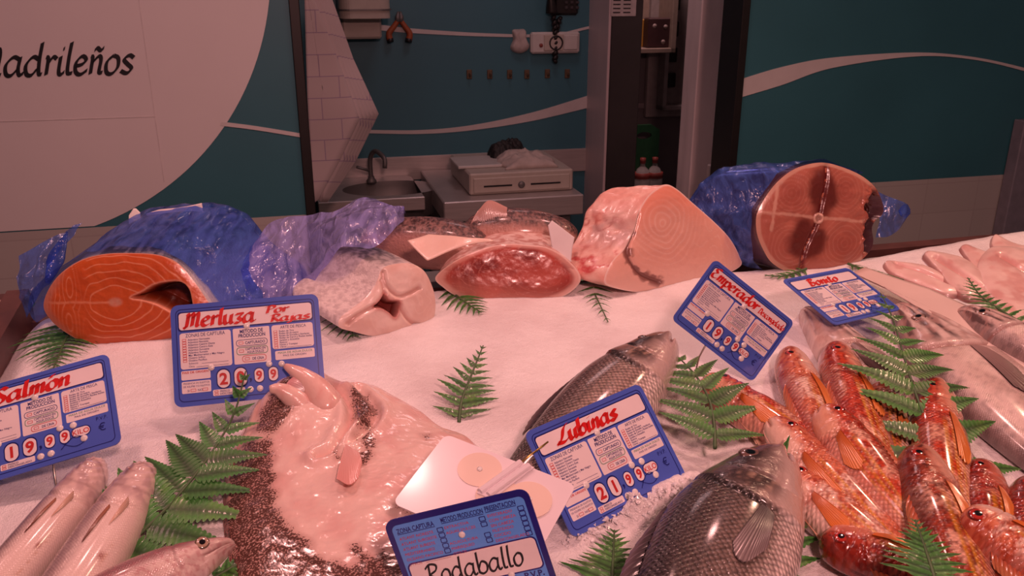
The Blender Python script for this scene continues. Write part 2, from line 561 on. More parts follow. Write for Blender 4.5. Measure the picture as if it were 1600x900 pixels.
# store wall, pale column and frame right of the passage
SD = 4.7
b = WMB(); b.box((0.2, SD, 0), (3.0, SD + 0.1, 3.0))
tag(b.build('wall_store', M_room), kind='structure')
um0 = Q(1087, 150, 2.95)[0]; um1 = Q(1134, 150, 2.95)[0]
b = WMB(); b.box((um0, 2.95, 0), (um1 + 0.25, 3.07, 3.0), bev=0.004)
tag(b.build('trim_13', mat('scuffed_white_column', (0.80, 0.70, 0.70), 0.5, var=0.2, scale=7, stretch=(1, 1, 0.3))), kind='structure')
un = Q(1136, 150, 2.6)[0]
b = WMB(); b.box((un, 2.6, 0), (un + 0.12, 2.64, 3.0), bev=0.003)
tag(b.build('trim_14', mat('pale_door_frame', (0.74, 0.64, 0.65), 0.45)), kind='structure')
b = WMB(); up_ = Q(1160, 150, SD)[0]; b.box((up_, WD + 0.3, 0), (up_ + 0.1, SD, 3.0))
tag(b.build('wall_passage', M_room), kind='structure')
b = WMB(); b.box((-4, -1.5, 2.9), (5, 5.4, 3.0))
tag(b.build('ceiling', mat('ceiling_paint', (0.35, 0.32, 0.33), 0.7)), kind='structure')
b = WMB()
za = Q(1000, 163, SD)[1]
b.box((0.4, SD - 0.02, za - 0.02), (3.0, SD - 0.001, za + 0.01))
tag(b.build('trim_15', mat('dado_rail', (0.26, 0.22, 0.23), 0.5)), kind='structure')

# ================================================================== counter and ice
pb = P(1390, 390)                       # on the back edge of the ice
DB = float(pb @ WN)                     # its depth in wall space
pl_ = P(20, 500)
UL = float(pl_ @ WE)                    # left side edge
UR = 2.0
U1 = float(pb @ WE)
def dbk(u):
    """depth of the ice's back edge along the stall"""
    return DB + 0.13 * np.clip((U1 - np.asarray(u, float)) / (U1 - UL), -0.1, 1.0)
M_tray = mat('brown_counter_trim', (0.11, 0.045, 0.04), 0.35, var=0.2)
ct = wthing('display_counter', 0.3, 0.9, 0.0, 'brown edged fish counter holding the bed of crushed ice', 'counter')
o = (0.3, 0.9, 0.0)
b = WMB(o); b.box((UL - 0.04, 0.30, 0.0), (UR, DB + 0.03, 0.66), bev=0.01); b.build('cabinet', M_dsteel, ct)

def iz(x, y):
    return 0.95 + ICE_SLOPE * (y - 0.9)
def w2(u, d): return u * WE[:2] + d * WN[:2]
def edge_strip(u0, d0, u1, d1, wdt, z_up):
    """rail following the slope of the ice"""
    mb = WMB(o)
    for (ua, da, ub_, db) in ((u0, d0, u1, d1),):
        q = []
        for (u, d) in ((ua, da), (ub_, db)):
            x, y = w2(u, d); q.append(iz(x, y))
        du, dd = (wdt, 0) if abs(u1 - u0) < abs(d1 - d0) else (0, wdt)
        v = []
        for (u, d, z) in ((ua, da, q[0]), (ub_, db, q[1])):
            v += [(u, d, z - 0.25), (u + du, d + dd, z - 0.25), (u + du, d + dd, z + z_up), (u, d, z + z_up)]
        mb.add(v, [(0, 1, 2, 3), (4, 7, 6, 5), (0, 4, 5, 1), (1, 5, 6, 2), (2, 6, 7, 3), (3, 7, 4, 0)])
    return mb
edge_strip(UL - 0.03, DB + 0.16, UR, DB + 0.03, 0.03, -0.040).build('back_rail', M_tray, ct)
edge_strip(UL - 0.03, DB + 0.19, U1, DB + 0.06, 0.14, -0.06).build('rear_shelf', M_dsteel, ct)
edge_strip(UL - 0.03, 0.3, UL - 0.03, DB + 0.18, 0.03, 0.004).build('side_rail', M_tray, ct)

def bank(p0, p1, r, t):
    a, b_ = P(*p0), P(*p1)
    return (a[0], a[1], b_[0], b_[1], r, t)
BANKS = [bank((905, 846), (1000, 806), .012, .005), bank((1000, 806), (1082, 756), .015, .014), bank((1010, 800), (1060, 785), .03, .004),
         bank((210, 885), (300, 850), .03, .006)]
def ice_h(x, y):
    """height of the ice surface"""
    u = x * WE[0] + y * WE[1]; d = x * WN[0] + y * WN[1]
    h = iz(x, y)
    h = h + 0.010 * (fbm(x * 7, y * 7, 0.3, 3) - 0.5) + 0.003 * (fbm(x * 28, y * 28, 1.3, 3) - 0.5)
    # heaped up at the back right
    h = h + 0.035 * sst(0.75, 1.15, u) * sst(DB - 0.30, DB - 0.02, d)
    # banked up along the foot of a sign and round the fish
    for (ax, ay, bx, by, r, t) in BANKS:
        dx, dy = bx - ax, by - ay
        k = np.clip(((x - ax) * dx + (y - ay) * dy) / (dx * dx + dy * dy), 0, 1)
        q = np.sqrt((x - ax - k * dx) ** 2 + (y - ay - k * dy) ** 2) / r
        h = h + t * np.exp(-q * q) * (.35 + 1.3 * fbm(x * 75, y * 75, 3.1, 3))
    # falls off towards the rails
    h = h - 0.05 * sst(-0.05, 0.035, d - dbk(u)) - 0.05 * sst(UL + 0.05, UL - 0.02, u)
    return h

def mat_ice():
    m, nt, b, N, L = new_mat('crushed_ice')
    tc = N.new('ShaderNodeTexCoord')
    n1 = N.new('ShaderNodeTexVoronoi'); n1.inputs['Scale'].default_value = 560; n1.feature = 'F1'
    n2 = N.new('ShaderNodeTexNoise'); n2.inputs['Scale'].default_value = 140; n2.inputs['Detail'].default_value = 6
    n3 = N.new('ShaderNodeTexNoise'); n3.inputs['Scale'].default_value = 7; n3.inputs['Detail'].default_value = 4
    for n in (n1, n2, n3): L.new(tc.outputs['Object'], n.inputs['Vector'])
    b1 = N.new('ShaderNodeBump'); b1.inputs['Strength'].default_value = 0.32; b1.inputs['Distance'].default_value = 0.0022
    L.new(n1.outputs['Distance'], b1.inputs['Height'])
    b2 = N.new('ShaderNodeBump'); b2.inputs['Strength'].default_value = 0.4; b2.inputs['Distance'].default_value = 0.003
    L.new(n2.outputs['Fac'], b2.inputs['Height']); L.new(b1.outputs['Normal'], b2.inputs['Normal'])
    L.new(b2.outputs['Normal'], b.inputs['Normal'])
    rp = N.new('ShaderNodeValToRGB')
    rp.color_ramp.elements[0].position = 0.34; rp.color_ramp.elements[0].color = (0.74, 0.69, 0.69, 1)
    rp.color_ramp.elements[1].position = 0.58; rp.color_ramp.elements[1].color = (0.88, 0.86, 0.86, 1)
    L.new(n3.outputs['Fac'], rp.inputs['Fac']); L.new(rp.outputs['Color'], b.inputs['Base Color'])
    setp(b, Roughness=0.3, Specular_IOR_Level=0.5, Subsurface_Weight=0.25, Subsurface_Radius=(0.01, 0.01, 0.01), Subsurface_Scale=0.6)
    return m
M_ice = mat_ice()
gu = np.arange(UL - 0.0, UR, 0.0045); gd = np.linspace(0, 1, 300)
GU, GD = np.meshgrid(gu, gd, indexing='ij')
GD = 0.32 + GD * (dbk(GU) + 0.03 - 0.32)
X = GU * WE[0] + GD * WN[0]; Y = GU * WE[1] + GD * WN[1]
Z = ice_h(X, Y) + 0.0014 * (fbm(X * 160, Y * 160, 2.2, 2) - 0.5)
tag(mesh('crushed_ice', np.stack([X, Y, Z], -1).reshape(-1, 3), [f[::-1] for f in gridf(*X.shape)], M_ice),
    'bed of crushed white ice filling the counter under all the fish', 'ice', kind='stuff')
# ================================================================== price signs
GL = {  # brush lettering: strokes in units of the x-height, then the advance
 'a': ([[(.72,.88),(.42,1.0),(.08,.6),(.12,.12),(.38,.02),(.70,.40)],[(.76,1.0),(.70,.35),(.80,.04),(1.0,.16)]],1.0),
 'b': ([[(.12,1.75),(.10,.8),(.12,.1)],[(.12,.45),(.40,.95),(.74,.72),(.70,.2),(.38,.0),(.12,.15)]],.86),
 'c': ([[(.66,.84),(.42,1.0),(.08,.6),(.14,.12),(.42,.0),(.70,.2)]],.74),
 'd': ([[(.68,.86),(.40,1.0),(.08,.58),(.14,.1),(.40,.02),(.68,.4)],[(.78,1.75),(.72,.8),(.76,.1),(.92,.08)]],.98),
 'e': ([[(.10,.46),(.45,.56),(.62,.80),(.40,1.0),(.12,.66),(.14,.18),(.40,.0),(.74,.24)]],.78),
 'g': ([[(.68,.88),(.40,1.0),(.10,.6),(.18,.15),(.45,.1),(.68,.5)],[(.74,1.0),(.70,.1),(.52,-.5),(.18,-.42)]],.86),
 'i': ([[(.14,1.0),(.12,.2),(.24,.02),(.42,.18)],[(.22,1.36),(.30,1.44)]],.42),
 'j': ([[(.26,1.0),(.24,.0),(.10,-.46),(-.14,-.36)],[(.30,1.36),(.38,1.44)]],.42),
 'l': ([[(.20,1.75),(.14,.9),(.16,.12),(.40,.1)]],.42),
 'm': ([[(.06,.96),(.16,.9),(.14,.02)],[(.16,.6),(.42,.98),(.52,.8),(.50,.02)],[(.52,.6),(.80,.98),(.90,.8),(.88,.12),(1.06,.1)]],1.12),
 'n': ([[(.06,.96),(.16,.9),(.14,.02)],[(.16,.6),(.46,.98),(.60,.8),(.58,.12),(.76,.1)]],.82),
 'o': ([[(.40,1.0),(.10,.65),(.14,.12),(.42,.0),(.70,.36),(.66,.86),(.40,1.0)]],.82),
 'p': ([[(.10,.98),(.16,.5),(.14,-.6)],[(.14,.5),(.42,.98),(.74,.72),(.70,.2),(.38,.0),(.14,.15)]],.86),
 'r': ([[(.06,.96),(.18,.9),(.16,.02)],[(.18,.6),(.42,.98),(.62,.86)]],.66),
 's': ([[(.66,.86),(.42,1.0),(.16,.78),(.38,.52),(.62,.28),(.40,.02),(.06,.16)]],.74),
 't': ([[(.24,1.45),(.18,.5),(.24,.06),(.48,.12)],[(.0,.98),(.50,1.02)]],.54),
 'u': ([[(.10,1.0),(.10,.3),(.28,.02),(.58,.3)],[(.64,1.0),(.60,.3),(.72,.04),(.88,.16)]],.90),
 'z': ([[(.08,.94),(.64,.98),(.34,.56),(.60,.30),(.36,.02),(.06,.08)]],.74),
 'B': ([[(.26,1.6),(.20,.8),(.14,.0)],[(-.05,1.45),(.40,1.68),(.72,1.35),(.30,.9),(.78,.6),(.60,.08),(.10,.02)]],.92),
 'C': ([[(.98,1.72),(.62,1.35),(.40,.62),(.10,.16),(-.10,.06)],[(-.10,.22),(.22,.08),(.60,.06),(.92,.30)]],1.0),
 'D': ([[(.22,1.55),(.18,.0)],[(-.05,1.45),(.5,1.5),(.85,.9),(.6,.1),(.05,.02)]],.98),
 'E': ([[(.80,1.55),(.40,1.68),(.16,1.3),(.50,.92),(.10,.6),(.16,.1),(.5,.0),(.84,.28)]],.92),
 'M': ([[(-.05,.1),(.10,.0),(.18,1.3),(.02,1.35)],[(.18,.95),(.5,1.45),(.60,1.1),(.55,.1)],[(.58,.9),(.9,1.45),(1.02,1.15),(.96,.15),(1.16,.08)]],1.28),
 'P': ([[(.24,1.55),(.14,.0)],[(-.08,1.3),(.3,1.6),(.78,1.45),(.72,1.0),(.2,.72)]],.84),
 'R': ([[(.24,1.55),(.14,.0)],[(-.08,1.3),(.3,1.6),(.78,1.45),(.70,1.05),(.24,.78),(.55,.45),(.88,.0)]],.98),
 'S': ([[(.78,1.38),(.5,1.62),(.16,1.32),(.36,.92),(.66,.55),(.5,.08),(.0,.12)]],.88),
 "'": ([[(.0,1.25),(.26,1.6)]],.0),
 '~': ([[(-.62,1.28),(-.48,1.42),(-.30,1.28),(-.14,1.44)]],.0),
}

def lettering(txt, size, nib=(0.16, 0.10), thin=0.035, slant=0.12, track=0.0):
    """brush text as flat ribbons in 2-D: lists of vertices and faces, and its width"""
    V, F, x = [], [], 0.0
    nb = np.array(nib)
    for ch in txt:
        if ch == ' ':
            x += 0.55; continue
        st, adv = GL[ch]
        if ch == "'": x0 = x - 0.62
        else: x0 = x
        for s in st:
            p = spl(s, 14 if len(s) < 4 else 26)
            p = p + np.array([x0, 0]); p[:, 0] += slant * p[:, 1]
            t = np.gradient(p, axis=0); t /= np.linalg.norm(t, axis=1)[:, None] + 1e-9
            nn = np.stack([-t[:, 1], t[:, 0]], 1)
            sgn = np.where((nn @ nb) >= 0, 1, -1)[:, None]
            off = sgn * nb * 0.5 + nn * thin
            k = len(V) and sum(len(a) for a in V)
            V.append(p + off); V.append(p - off)
            m = len(p)
            F += [(k + i, k + m + i, k + m + i + 1, k + i + 1) for i in range(m - 1)]
        x += adv + track
    return np.vstack(V) * size, F, x * size

_tx = {}
def type_text(txt, size, bold=0.0):
    """printed text as flat 2-D triangles (baseline at 0, starting at x = 0)"""
    key = (txt, bold)
    if key not in _tx:
        cu = bpy.data.curves.new('type', 'FONT')
        cu.body = txt; cu.size = 1.0; cu.offset = bold; cu.resolution_u = 3
        ob = bpy.data.objects.new('type', cu)
        COL.objects.link(ob)
        bpy.context.view_layer.update()
        me = ob.to_mesh()
        v = np.array([tuple(q.co)[:2] for q in me.vertices]).reshape(-1, 2)
        f = [tuple(p.vertices) for p in me.polygons]
        ob.to_mesh_clear()
        bpy.data.objects.remove(ob); bpy.data.curves.remove(cu)
        _tx[key] = (v, f)
    v, f = _tx[key]
    return v * size, f

def rrect(x0, y0, x1, y1, r, n=6):
    p = []
    for cx_, cy_, a in ((x1 - r, y1 - r, 0), (x0 + r, y1 - r, PI / 2), (x0 + r, y0 + r, PI), (x1 - r, y0 + r, 1.5 * PI)):
        for i in range(n + 1):
            t = a + PI / 2 * i / n
            p.append((cx_ + r * math.cos(t), cy_ + r * math.sin(t)))
    return p

M_sblue = mat('blue_sign_plastic', (0.075, 0.135, 0.56), 0.25, var=0.08, scale=12, coat=0.3)
M_snavy = mat('navy_print', (0.012, 0.016, 0.16), 0.3)
M_sfield = mat('white_sign_field', (0.84, 0.74, 0.75), 0.28, var=0.04, coat=0.2)
M_sred = mat('red_marker', (0.62, 0.012, 0.012), 0.35, var=0.15, scale=90)
M_sredp = mat('red_print', (0.55, 0.03, 0.03), 0.35)
M_sgreen = mat('green_print', (0.03, 0.22, 0.10), 0.35)
M_srivet = mat('white_rivet', (0.78, 0.74, 0.72), 0.25, coat=0.4)
M_lblue = mat('light_blue_sign_plastic', (0.11, 0.33, 0.88), 0.25, var=0.06, scale=10, coat=0.3)
M_indigo = mat('indigo_sign_border', (0.018, 0.015, 0.20), 0.25, coat=0.3)
M_wcard = mat('white_sign_back', (0.78, 0.70, 0.74), 0.28, var=0.02, coat=0.25)
M_pin = mat('steel_pin', (0.55, 0.50, 0.45), 0.3, metal=1.0)
M_brass = mat('brass_pin', (0.60, 0.40, 0.12), 0.3, metal=1.0)

def frame_fn(Mt, t):
    Mt = np.asarray(Mt); t = np.asarray(t)
    return lambda p, z=0.0: t + Mt @ np.array([p[0], p[1], z])

class SB(MB):
    """sign pieces in the sign's own plane"""
    def __init__(s, fn): MB.__init__(s); s.fn = fn
    def flat(s, v2, f, z, m=0):
        s.add([s.fn(p, z) for p in v2], f, m)
    def plate(s, poly, z0, z1, m=0):
        s.prism(poly, s.fn, z0, z1, m)
    def ring(s, po, pi_, z0, z1, m=0):
        n = len(po)
        v = [s.fn(p, z1) for p in po] + [s.fn(p, z1) for p in pi_]
        s.add(v, [(i, (i + 1) % n, n + (i + 1) % n, n + i) for i in range(n)], m)
    def text(s, txt, x, y, size, z, m=0, bold=0.0, w=None):
        v, f = type_text(txt, size, bold)
        if not len(v): return
        v = v.copy()
        if w:
            v[:, 0] *= w / (v[:, 0].max() - v[:, 0].min() + 1e-9)
        s.flat(v + np.array([x, y]), f, z, m)

def sign_root(name, fn, H, label, group):
    c = fn((0, -H / 2))
    return empty(name, c, label, 'price sign', group)

def blue_sign(fn, W, name_strokes, digits, label, kilo=True, pin=None):
    H = W / 1.42
    k = W / 1.42                          # layout units: 1.42 wide, 1.0 high, origin bottom left
    g = lambda p, z=0.0: fn(((p[0] - 0.71) * k, (p[1] - 0.5) * k), z)
    root = sign_root('price_sign', fn, H, label, 'blue printed price signs')
    T = 0.0016
    a = SB(g); a.plate(rrect(0, 0, 1.42, 1.0, 0.075), -T, 0.0)
    a.build('panel', M_sblue, root)
    e = 0.00022
    a = SB(g)
    a.ring(rrect(.045, .045, 1.375, .955, .05), rrect(.052, .052, 1.368, .948, .045), 0, e, 0)
    F = SB(g)
    fields = [(.075, .745, 1.345, .915, .03), (.075, .36, .555, .715, .025), (.575, .36, .925, .715, .012),
              (.945, .475, 1.345, .715, .025), (.965, .365, 1.345, .455, .012), (.075, .255, .345, .345, .012),
              (.075, .125, .345, .24, .012), (.36, .075, .66, .135, .012)]
    for (x0, y0, x1, y1, r) in fields:
        F.plate(rrect(x0, y0, x1, y1, r, 3), -0.0002, e)
    for (x0, y0, x1, y1, r) in fields[:1]:
        F.ring(rrect(x0 - .012, y0 - .012, x1 + .012, y1 + .012, r), rrect(x0, y0, x1, y1, r), 0, e * .8, 1)
    F.build('printed_fields', [M_sfield, M_snavy], root)
    z2 = 2 * e
    # printed words
    a.text('ZONAS DE CAPTURA', .13, .672, .05, z2, 0, w=.37)
    rows = ['Atlantico Noroeste', 'Atlantico Noreste', 'Atlantico Centro Oeste', 'Atlantico Centro Este', 'Atlantico Suroeste',
            'Atlantico Sureste', 'Mar Mediterraneo y Mar Negro', 'Oceano Indico', 'Oceano Pacifico']
    for i, r in enumerate(rows):
        y = .637 - i * .0255
        a.text(r, .15, y, .026, z2, 0, bold=.01)
        a.ring(rrect(.098, y - .004, .135, y + .021, .003, 1), rrect(.102, y, .131, y + .017, .002, 1), 0, z2, 1)
    a.text('Subzona', .15, .405, .026, z2, 0); a.flat([(.27, .404), (.52, .404), (.52, .407), (.27, .407)], [(0, 1, 2, 3)], z2, 0)
    a.text('Otra', .15, .375, .026, z2, 0); a.flat([(.22, .374), (.52, .374), (.52, .377), (.22, .377)], [(0, 1, 2, 3)], z2, 0)
    a.text('METODO DE', .64, .665, .05, z2, 0, bold=.02, w=.22)
    a.text('PRODUCCION', .625, .622, .05, z2, 0, bold=.02, w=.255)
    for (x0, y0, x1, y1, m) in ((.60, .535, .90, .60, 0), (.60, .45, .90, .525, 2), (.65, .375, .88, .44, 1)):
        a.ring(rrect(x0, y0, x1, y1, .028, 4), rrect(x0 + .005, y0 + .005, x1 - .005, y1 - .005, .024, 4), 0, z2, m)
        a.ring(rrect(x0 + .025, (y0 + y1) / 2 - .014, x0 + .07, (y0 + y1) / 2 + .014, .004, 1),
               rrect(x0 + .029, (y0 + y1) / 2 - .010, x0 + .066, (y0 + y1) / 2 + .010, .003, 1), 0, z2, 1)
    a.text('CAPTURADO', .685, .553, .04, z2, 0, bold=.015, w=.19)
    a.text('CAPTURADO EN', .685, .492, .032, z2, 0, bold=.015, w=.19); a.text('AGUA DULCE', .70, .462, .032, z2, 0, bold=.015, w=.16)
    a.text('DE CRIA', .745, .393, .036, z2, 0, bold=.015, w=.11)
    a.text('ARTE DE PESCA', 1.03, .675, .042, z2, 0, w=.25)
    for i, r in enumerate(['Redes de Tiro', 'Redes de Arrastre', 'Redes de Enmalle y Similares', 'Redes de Cerco y Redes Izadas',
                           'Sedales y Anzuelos', 'Rastras', 'Nasas y Trampas', 'Otros']):
        y = .642 - i * .0225
        a.text(r, 1.015, y, .025, z2, 0, bold=.01)
        a.ring(rrect(.963, y - .003, .998, y + .019, .003, 1), rrect(.967, y, .994, y + .016, .002, 1), 0, z2, 1)
    a.flat([(1.08, .484), (1.32, .484), (1.32, .487), (1.08, .487)], [(0, 1, 2, 3)], z2, 0)
    a.text('MASA DE AGUA DULCE', .99, .425, .03, z2, 2, w=.33); a.text('PAIS DE ORIGEN', 1.04, .395, .026, z2, 0, w=.22)
    a.text('PAIS DE ORIGEN', .085, .318, .028, z2, 1, bold=.02, w=.24)
    a.text('PRESENCIA DE SULFITOS', .09, .212, .024, z2, 0, w=.24); a.text('DE AZUFRE Y/O SULFITOS', .088, .182, .024, z2, 0, w=.245)
    a.text('SI', .125, .14, .03, z2, 0); a.text('NO', .22, .14, .03, z2, 0)
    for x in (.155, .265):
        a.ring(rrect(x, .138, x + .05, .165, .003, 1), rrect(x + .004, .142, x + .046, .161, .002, 1), 0, z2, 1)
    for i, r in enumerate(['FRESCO', 'DESCONGELADO']):
        a.text(r, .425, .108 - i * .025, .026, z2, 0, bold=.01)
        a.ring(rrect(.375, .106 - i * .025, .41, .126 - i * .025, .003, 1), rrect(.379, .110 - i * .025, .406, .122 - i * .025, .002, 1), 0, z2, 1)
    a.text(',', .70, .195, .16, z2, 0, bold=.01)
    if kilo:
        a.text('P.V.P.', 1.225, .30, .055, z2, 0, w=.10); a.text('€', 1.235, .185, .11, z2, 0)
        # little fish drawing
        t = np.linspace(0, 1, 14)
        up = np.stack([.93 + .2 * t, .15 + .055 * np.sin(PI * t)], 1); lo = np.stack([.93 + .2 * t, .15 - .045 * np.sin(PI * t)], 1)
        for ln in (up, lo, np.array([(.93, .15), (.89, .19)]), np.array([(.93, .15), (.89, .11)])):
            for i in range(len(ln) - 1):
                d = ln[i + 1] - ln[i]; n_ = np.array([-d[1], d[0]]) / (np.linalg.norm(d) + 1e-9) * .0035
                a.flat([ln[i] - n_, ln[i + 1] - n_, ln[i + 1] + n_, ln[i] + n_], [(0, 1, 2, 3)], z2, 0)
    a.build('printed_words', [M_snavy, M_sredp, M_sgreen], root)
    # brush lettering
    h = SB(g)
    for (txt, x, y, sz, wd, kw) in name_strokes:
        v, f, ww = lettering(txt, sz, **kw)
        v = v.copy(); v[:, 0] *= wd / ww
        h.flat(v + np.array([x, y]), f, 3 * e)
    h.build('handwritten_name', M_sred, root)['label'] = 'red brush lettering of the fish name'
    for dgt, (x, y, sx, sy) in zip(digits, ((.465, .235, .058, .088), (.625, .235, .058, .088), (.80, .235, .043, .066), (.935, .235, .043, .066))):
        d = SB(g)
        el = lambda q: rrect(x - sx * q, y - sy * q, x + sx * q, y + sy * q, sx * q * .98, 6)
        d.plate(el(1.0), -.0002, e, 0); d.ring(el(1.16), el(1.0), 0, e, 1)
        v, f = type_text(dgt, sy * 1.75, .035)
        v = v - (v.max(0) + v.min(0)) / 2
        d.flat(v + np.array([x, y]), f, z2, 2)
        d.build('price_digit', [M_sfield, M_snavy, M_sredp], root)
    if kilo:
        d = SB(g); d.plate(rrect(1.0, .195, 1.16, .285, .044, 6), -.0002, e, 0)
        d.ring(rrect(.99, .185, 1.17, .295, .054, 6), rrect(1.0, .195, 1.16, .285, .044, 6), 0, e, 1)
        v, f = type_text('KILO', .07, .01); v = v - (v.max(0) + v.min(0)) / 2
        d.flat(v + np.array([1.08, .24]), f, z2, 2)
        d.build('unit_window', [M_sfield, M_snavy, M_sredp], root)
    nz = fn((0, 0), 1.0) - fn((0, 0), 0.0)
    for (x, y) in ((.71, .735), (.355, .355), (.90, .335), (.71, .105), (.80, .105), (1.02, .325), (1.10, .16)):
        r = SB(g); r.lathe(g((x, y), 0), [(.0036, -.0003), (.0036, .0007), (.0027, .0014), (.001, .0017)], 12, axis=nz)
        r.build('rivet', M_srivet, root, smooth=True)
    if pin:
        p0 = g((pin, .12), -T - .0012); p1 = g((pin, 0), -T - .0012)
        q = MB(); dn = p1 - p0; dn /= np.linalg.norm(dn)
        # bends down into the ice
        p2 = p1 + dn * 0.012 + np.array([0, 0, -.004]); p3 = p2 + dn * .02 + np.array([0, 0, -.05])
        q.tube([p0, p1, p2, p3], .0011, 8)
        q.build('spike', M_pin, root, smooth=True)
    return root

POSE_merluza = ([[0.9804, -0.1178, 0.1578], [0.1959, 0.5001, -0.8435], [0.0204, 0.8579, 0.5134]], [-0.3038, 0.9001, 1.0246])
POSE_salmon = ([[0.9351, -0.3501, 0.055], [0.3044, 0.714, -0.6306], [0.1815, 0.6064, 0.7742]], [-0.4933, 0.7879, 0.9948])
POSE_cubinas = ([[0.8057, -0.4235, 0.4141], [0.5894, 0.5044, -0.631], [0.0584, 0.7525, 0.656]], [0.0963, 0.7457, 0.9762])
POSE_emperador = ([[0.7887, 0.5946, 0.1559], [-0.074, 0.3435, -0.9362], [-0.6102, 0.7269, 0.315]], [0.271, 0.9669, 1.0332])
POSE_bonito = ([[0.8432, -0.4883, 0.2249], [0.5351, 0.8021, -0.265], [-0.0509, 0.3438, 0.9377]], [0.4506, 1.0936, 1.0211])
POSE_rodaballo = ([[0.9486, -0.2971, -0.1092], [-0.0717, 0.1345, -0.9883], [0.3083, 0.9453, 0.1063]], [-0.0319, 0.5738, 0.9837])
POSE_card = ([[0.9006, 0.4318, 0.0487], [-0.4036, 0.8728, -0.2745], [-0.1611, 0.2276, 0.9603]], [-0.0235, 0.6609, 0.9876])

# ------------------------------------------------------------------ the signs, where they stand in the ice
GS = 'blue printed price signs'
NB = dict(nib=(.26, .18), thin=.04, slant=.12)
blue_sign(frame_fn(*POSE_merluza), .166,
          [('Merluza', .13, .770, .094, .66, NB), ('Por', .90, .842, .046, .22, NB), ('Rajas', .94, .752, .046, .38, NB)],
          '2099', 'blue price sign lettered Merluza por Rajas, standing in front of the salmon', kilo=False, pin=.95)
blue_sign(frame_fn(*POSE_salmon), .155, [("Salmo'n", .34, .770, .100, .70, NB)],
          '1999', 'blue price sign lettered Salmon at the left edge, above two pale fish', pin=.80)
blue_sign(frame_fn(*POSE_cubinas), .154, [('Cubinas', .28, .775, .088, .72, dict(nib=(.30, .22), thin=.05, slant=.18))],
          '2199', 'blue price sign lettered Lubinas, bottom edge buried in ice between two sea bass')
blue_sign(frame_fn(*POSE_emperador), .130, [('Emperador', .08, .785, .088, .80, NB), ('Descongelado', .91, .79, .050, .44, NB)],
          '1999', 'blue price sign lettered Emperador Descongelado, tilted steeply on one corner', pin=.60)
blue_sign(frame_fn(*POSE_bonito), .141, [('Bonito', .36, .765, .085, .60, dict(nib=(.28, .22), thin=.05, slant=.12))],
          '1999', 'blue price sign lettered Bonito, lying almost flat below the tuna slice')

def turbot_sign():
    fn = frame_fn(*POSE_rodaballo)
    W = .122; k = W / 1.25
    g = lambda p, z=0.0: fn(((p[0] - .625) * k, (p[1] - .5) * k), z)
    root = sign_root('price_sign', fn, k, 'light blue price sign lettered Rodaballo in black, standing on the turbot', None)
    a = SB(g); a.plate(rrect(0, 0, 1.25, 1.0, .085), -.0016, 0); a.build('panel', M_indigo, root)
    e = .00022
    a = SB(g); a.plate(rrect(.05, .05, 1.2, .945, .05), -.0002, e, 0)
    a.build('blue_field', M_lblue, root)
    a = SB(g)
    for (x0, y0, x1, y1) in ((.08, .30, 1.18, .575), (.30, .10, .95, .26)):
        a.plate(rrect(x0, y0, x1, y1, .04), -.0002, 2 * e, 0)
        a.ring(rrect(x0 - .013, y0 - .013, x1 + .013, y1 + .013, .05), rrect(x0, y0, x1, y1, .04), 0, 2 * e, 1)
    a.build('printed_fields', [M_sfield, M_indigo], root)
    z = 2 * e
    a = SB(g)
    for (t, x, y, w_) in (('ZONA CAPTURA', .085, .868, .33), ('METODO PRODUCCION', .475, .878, .365), ('PRESENTACION', .86, .885, .26)):
        a.text(t, x, y, .062, z, 0, bold=.02, w=w_)
        a.flat([(x, y - .012), (x + w_, y - .012), (x + w_, y - .006), (x, y - .006)], [(0, 1, 2, 3)], z, 0)
    def col(rows, x, y0, dy, boxes, bx):
        for i, t in enumerate(rows):
            if t: a.text(t, x, y0 - dy * i, .036, z, 1)
        for i in boxes:
            y = y0 - dy * i - .008
            a.ring(rrect(bx, y, bx + .055, y + .045, .006, 1), rrect(bx + .007, y + .007, bx + .048, y + .038, .004, 1), 0, z, 0)
    col(['ATLANT NORESTE', 'ATLANT SUROESTE', 'ATLANT SURESTE', 'MEDITERRANEO', 'OCEANO PACIFICO', 'OTROS'], .085, .805, .049, range(5), .40 + .02)
    col(['EXTRACTIVA', 'AGUAS DULCES', '', 'ACUICULTURA', 'MARISQUEO', 'OTROS'], .485, .815, .049, (0, 1, 3, 4), .79)
    col(['EVISCERADO', 'CON CABEZA', 'SIN CABEZA', 'FILETEADO', 'COCIDO', 'DESCONGELADO'], .865, .83, .046, range(6), 1.125)
    for (x0, x1, y) in ((.24, .46, .565 - .003), (.64, .84, .574)):
        a.flat([(x0, y), (x1, y), (x1, y + .004), (x0, y + .004)], [(0, 1, 2, 3)], z, 1)
    a.build('printed_words', [M_indigo, M_sredp], root)
    a = SB(g); a.text('P.V.P.', 1.0, .225, .075, z, 0, bold=.03); a.text('€', 1.06, .12, .10, z, 0)
    a.build('printed_price_unit', [M_indigo], root)
    h = SB(g)
    v, f, ww = lettering('Rodaballo', .115, nib=(.05, .06), thin=.06, slant=.10)
    v = v.copy(); v[:, 0] *= .84 / ww
    h.flat(v + np.array([.20, .355]), f, 3 * e); h.build('handwritten_name', M_ink, root)
    nz = fn((0, 0), 1.0) - fn((0, 0), 0.0)
    for (x, y) in ((.61, .735), (.72, .285), (.90, .29)):
        r = SB(g); r.lathe(g((x, y), 0), [(.0028, 0), (.0028, .0008), (.002, .0014), (.0008, .0017)], 12, axis=nz); r.build('rivet', M_srivet, root, smooth=True)
    q = MB(); p1 = g((.62, 0), -.002); q.tube([g((.62, .2), -.002), p1, p1 + np.array([0, .002, -.07])], .0012, 8); q.build('spike', M_pin, root, smooth=True)
turbot_sign()

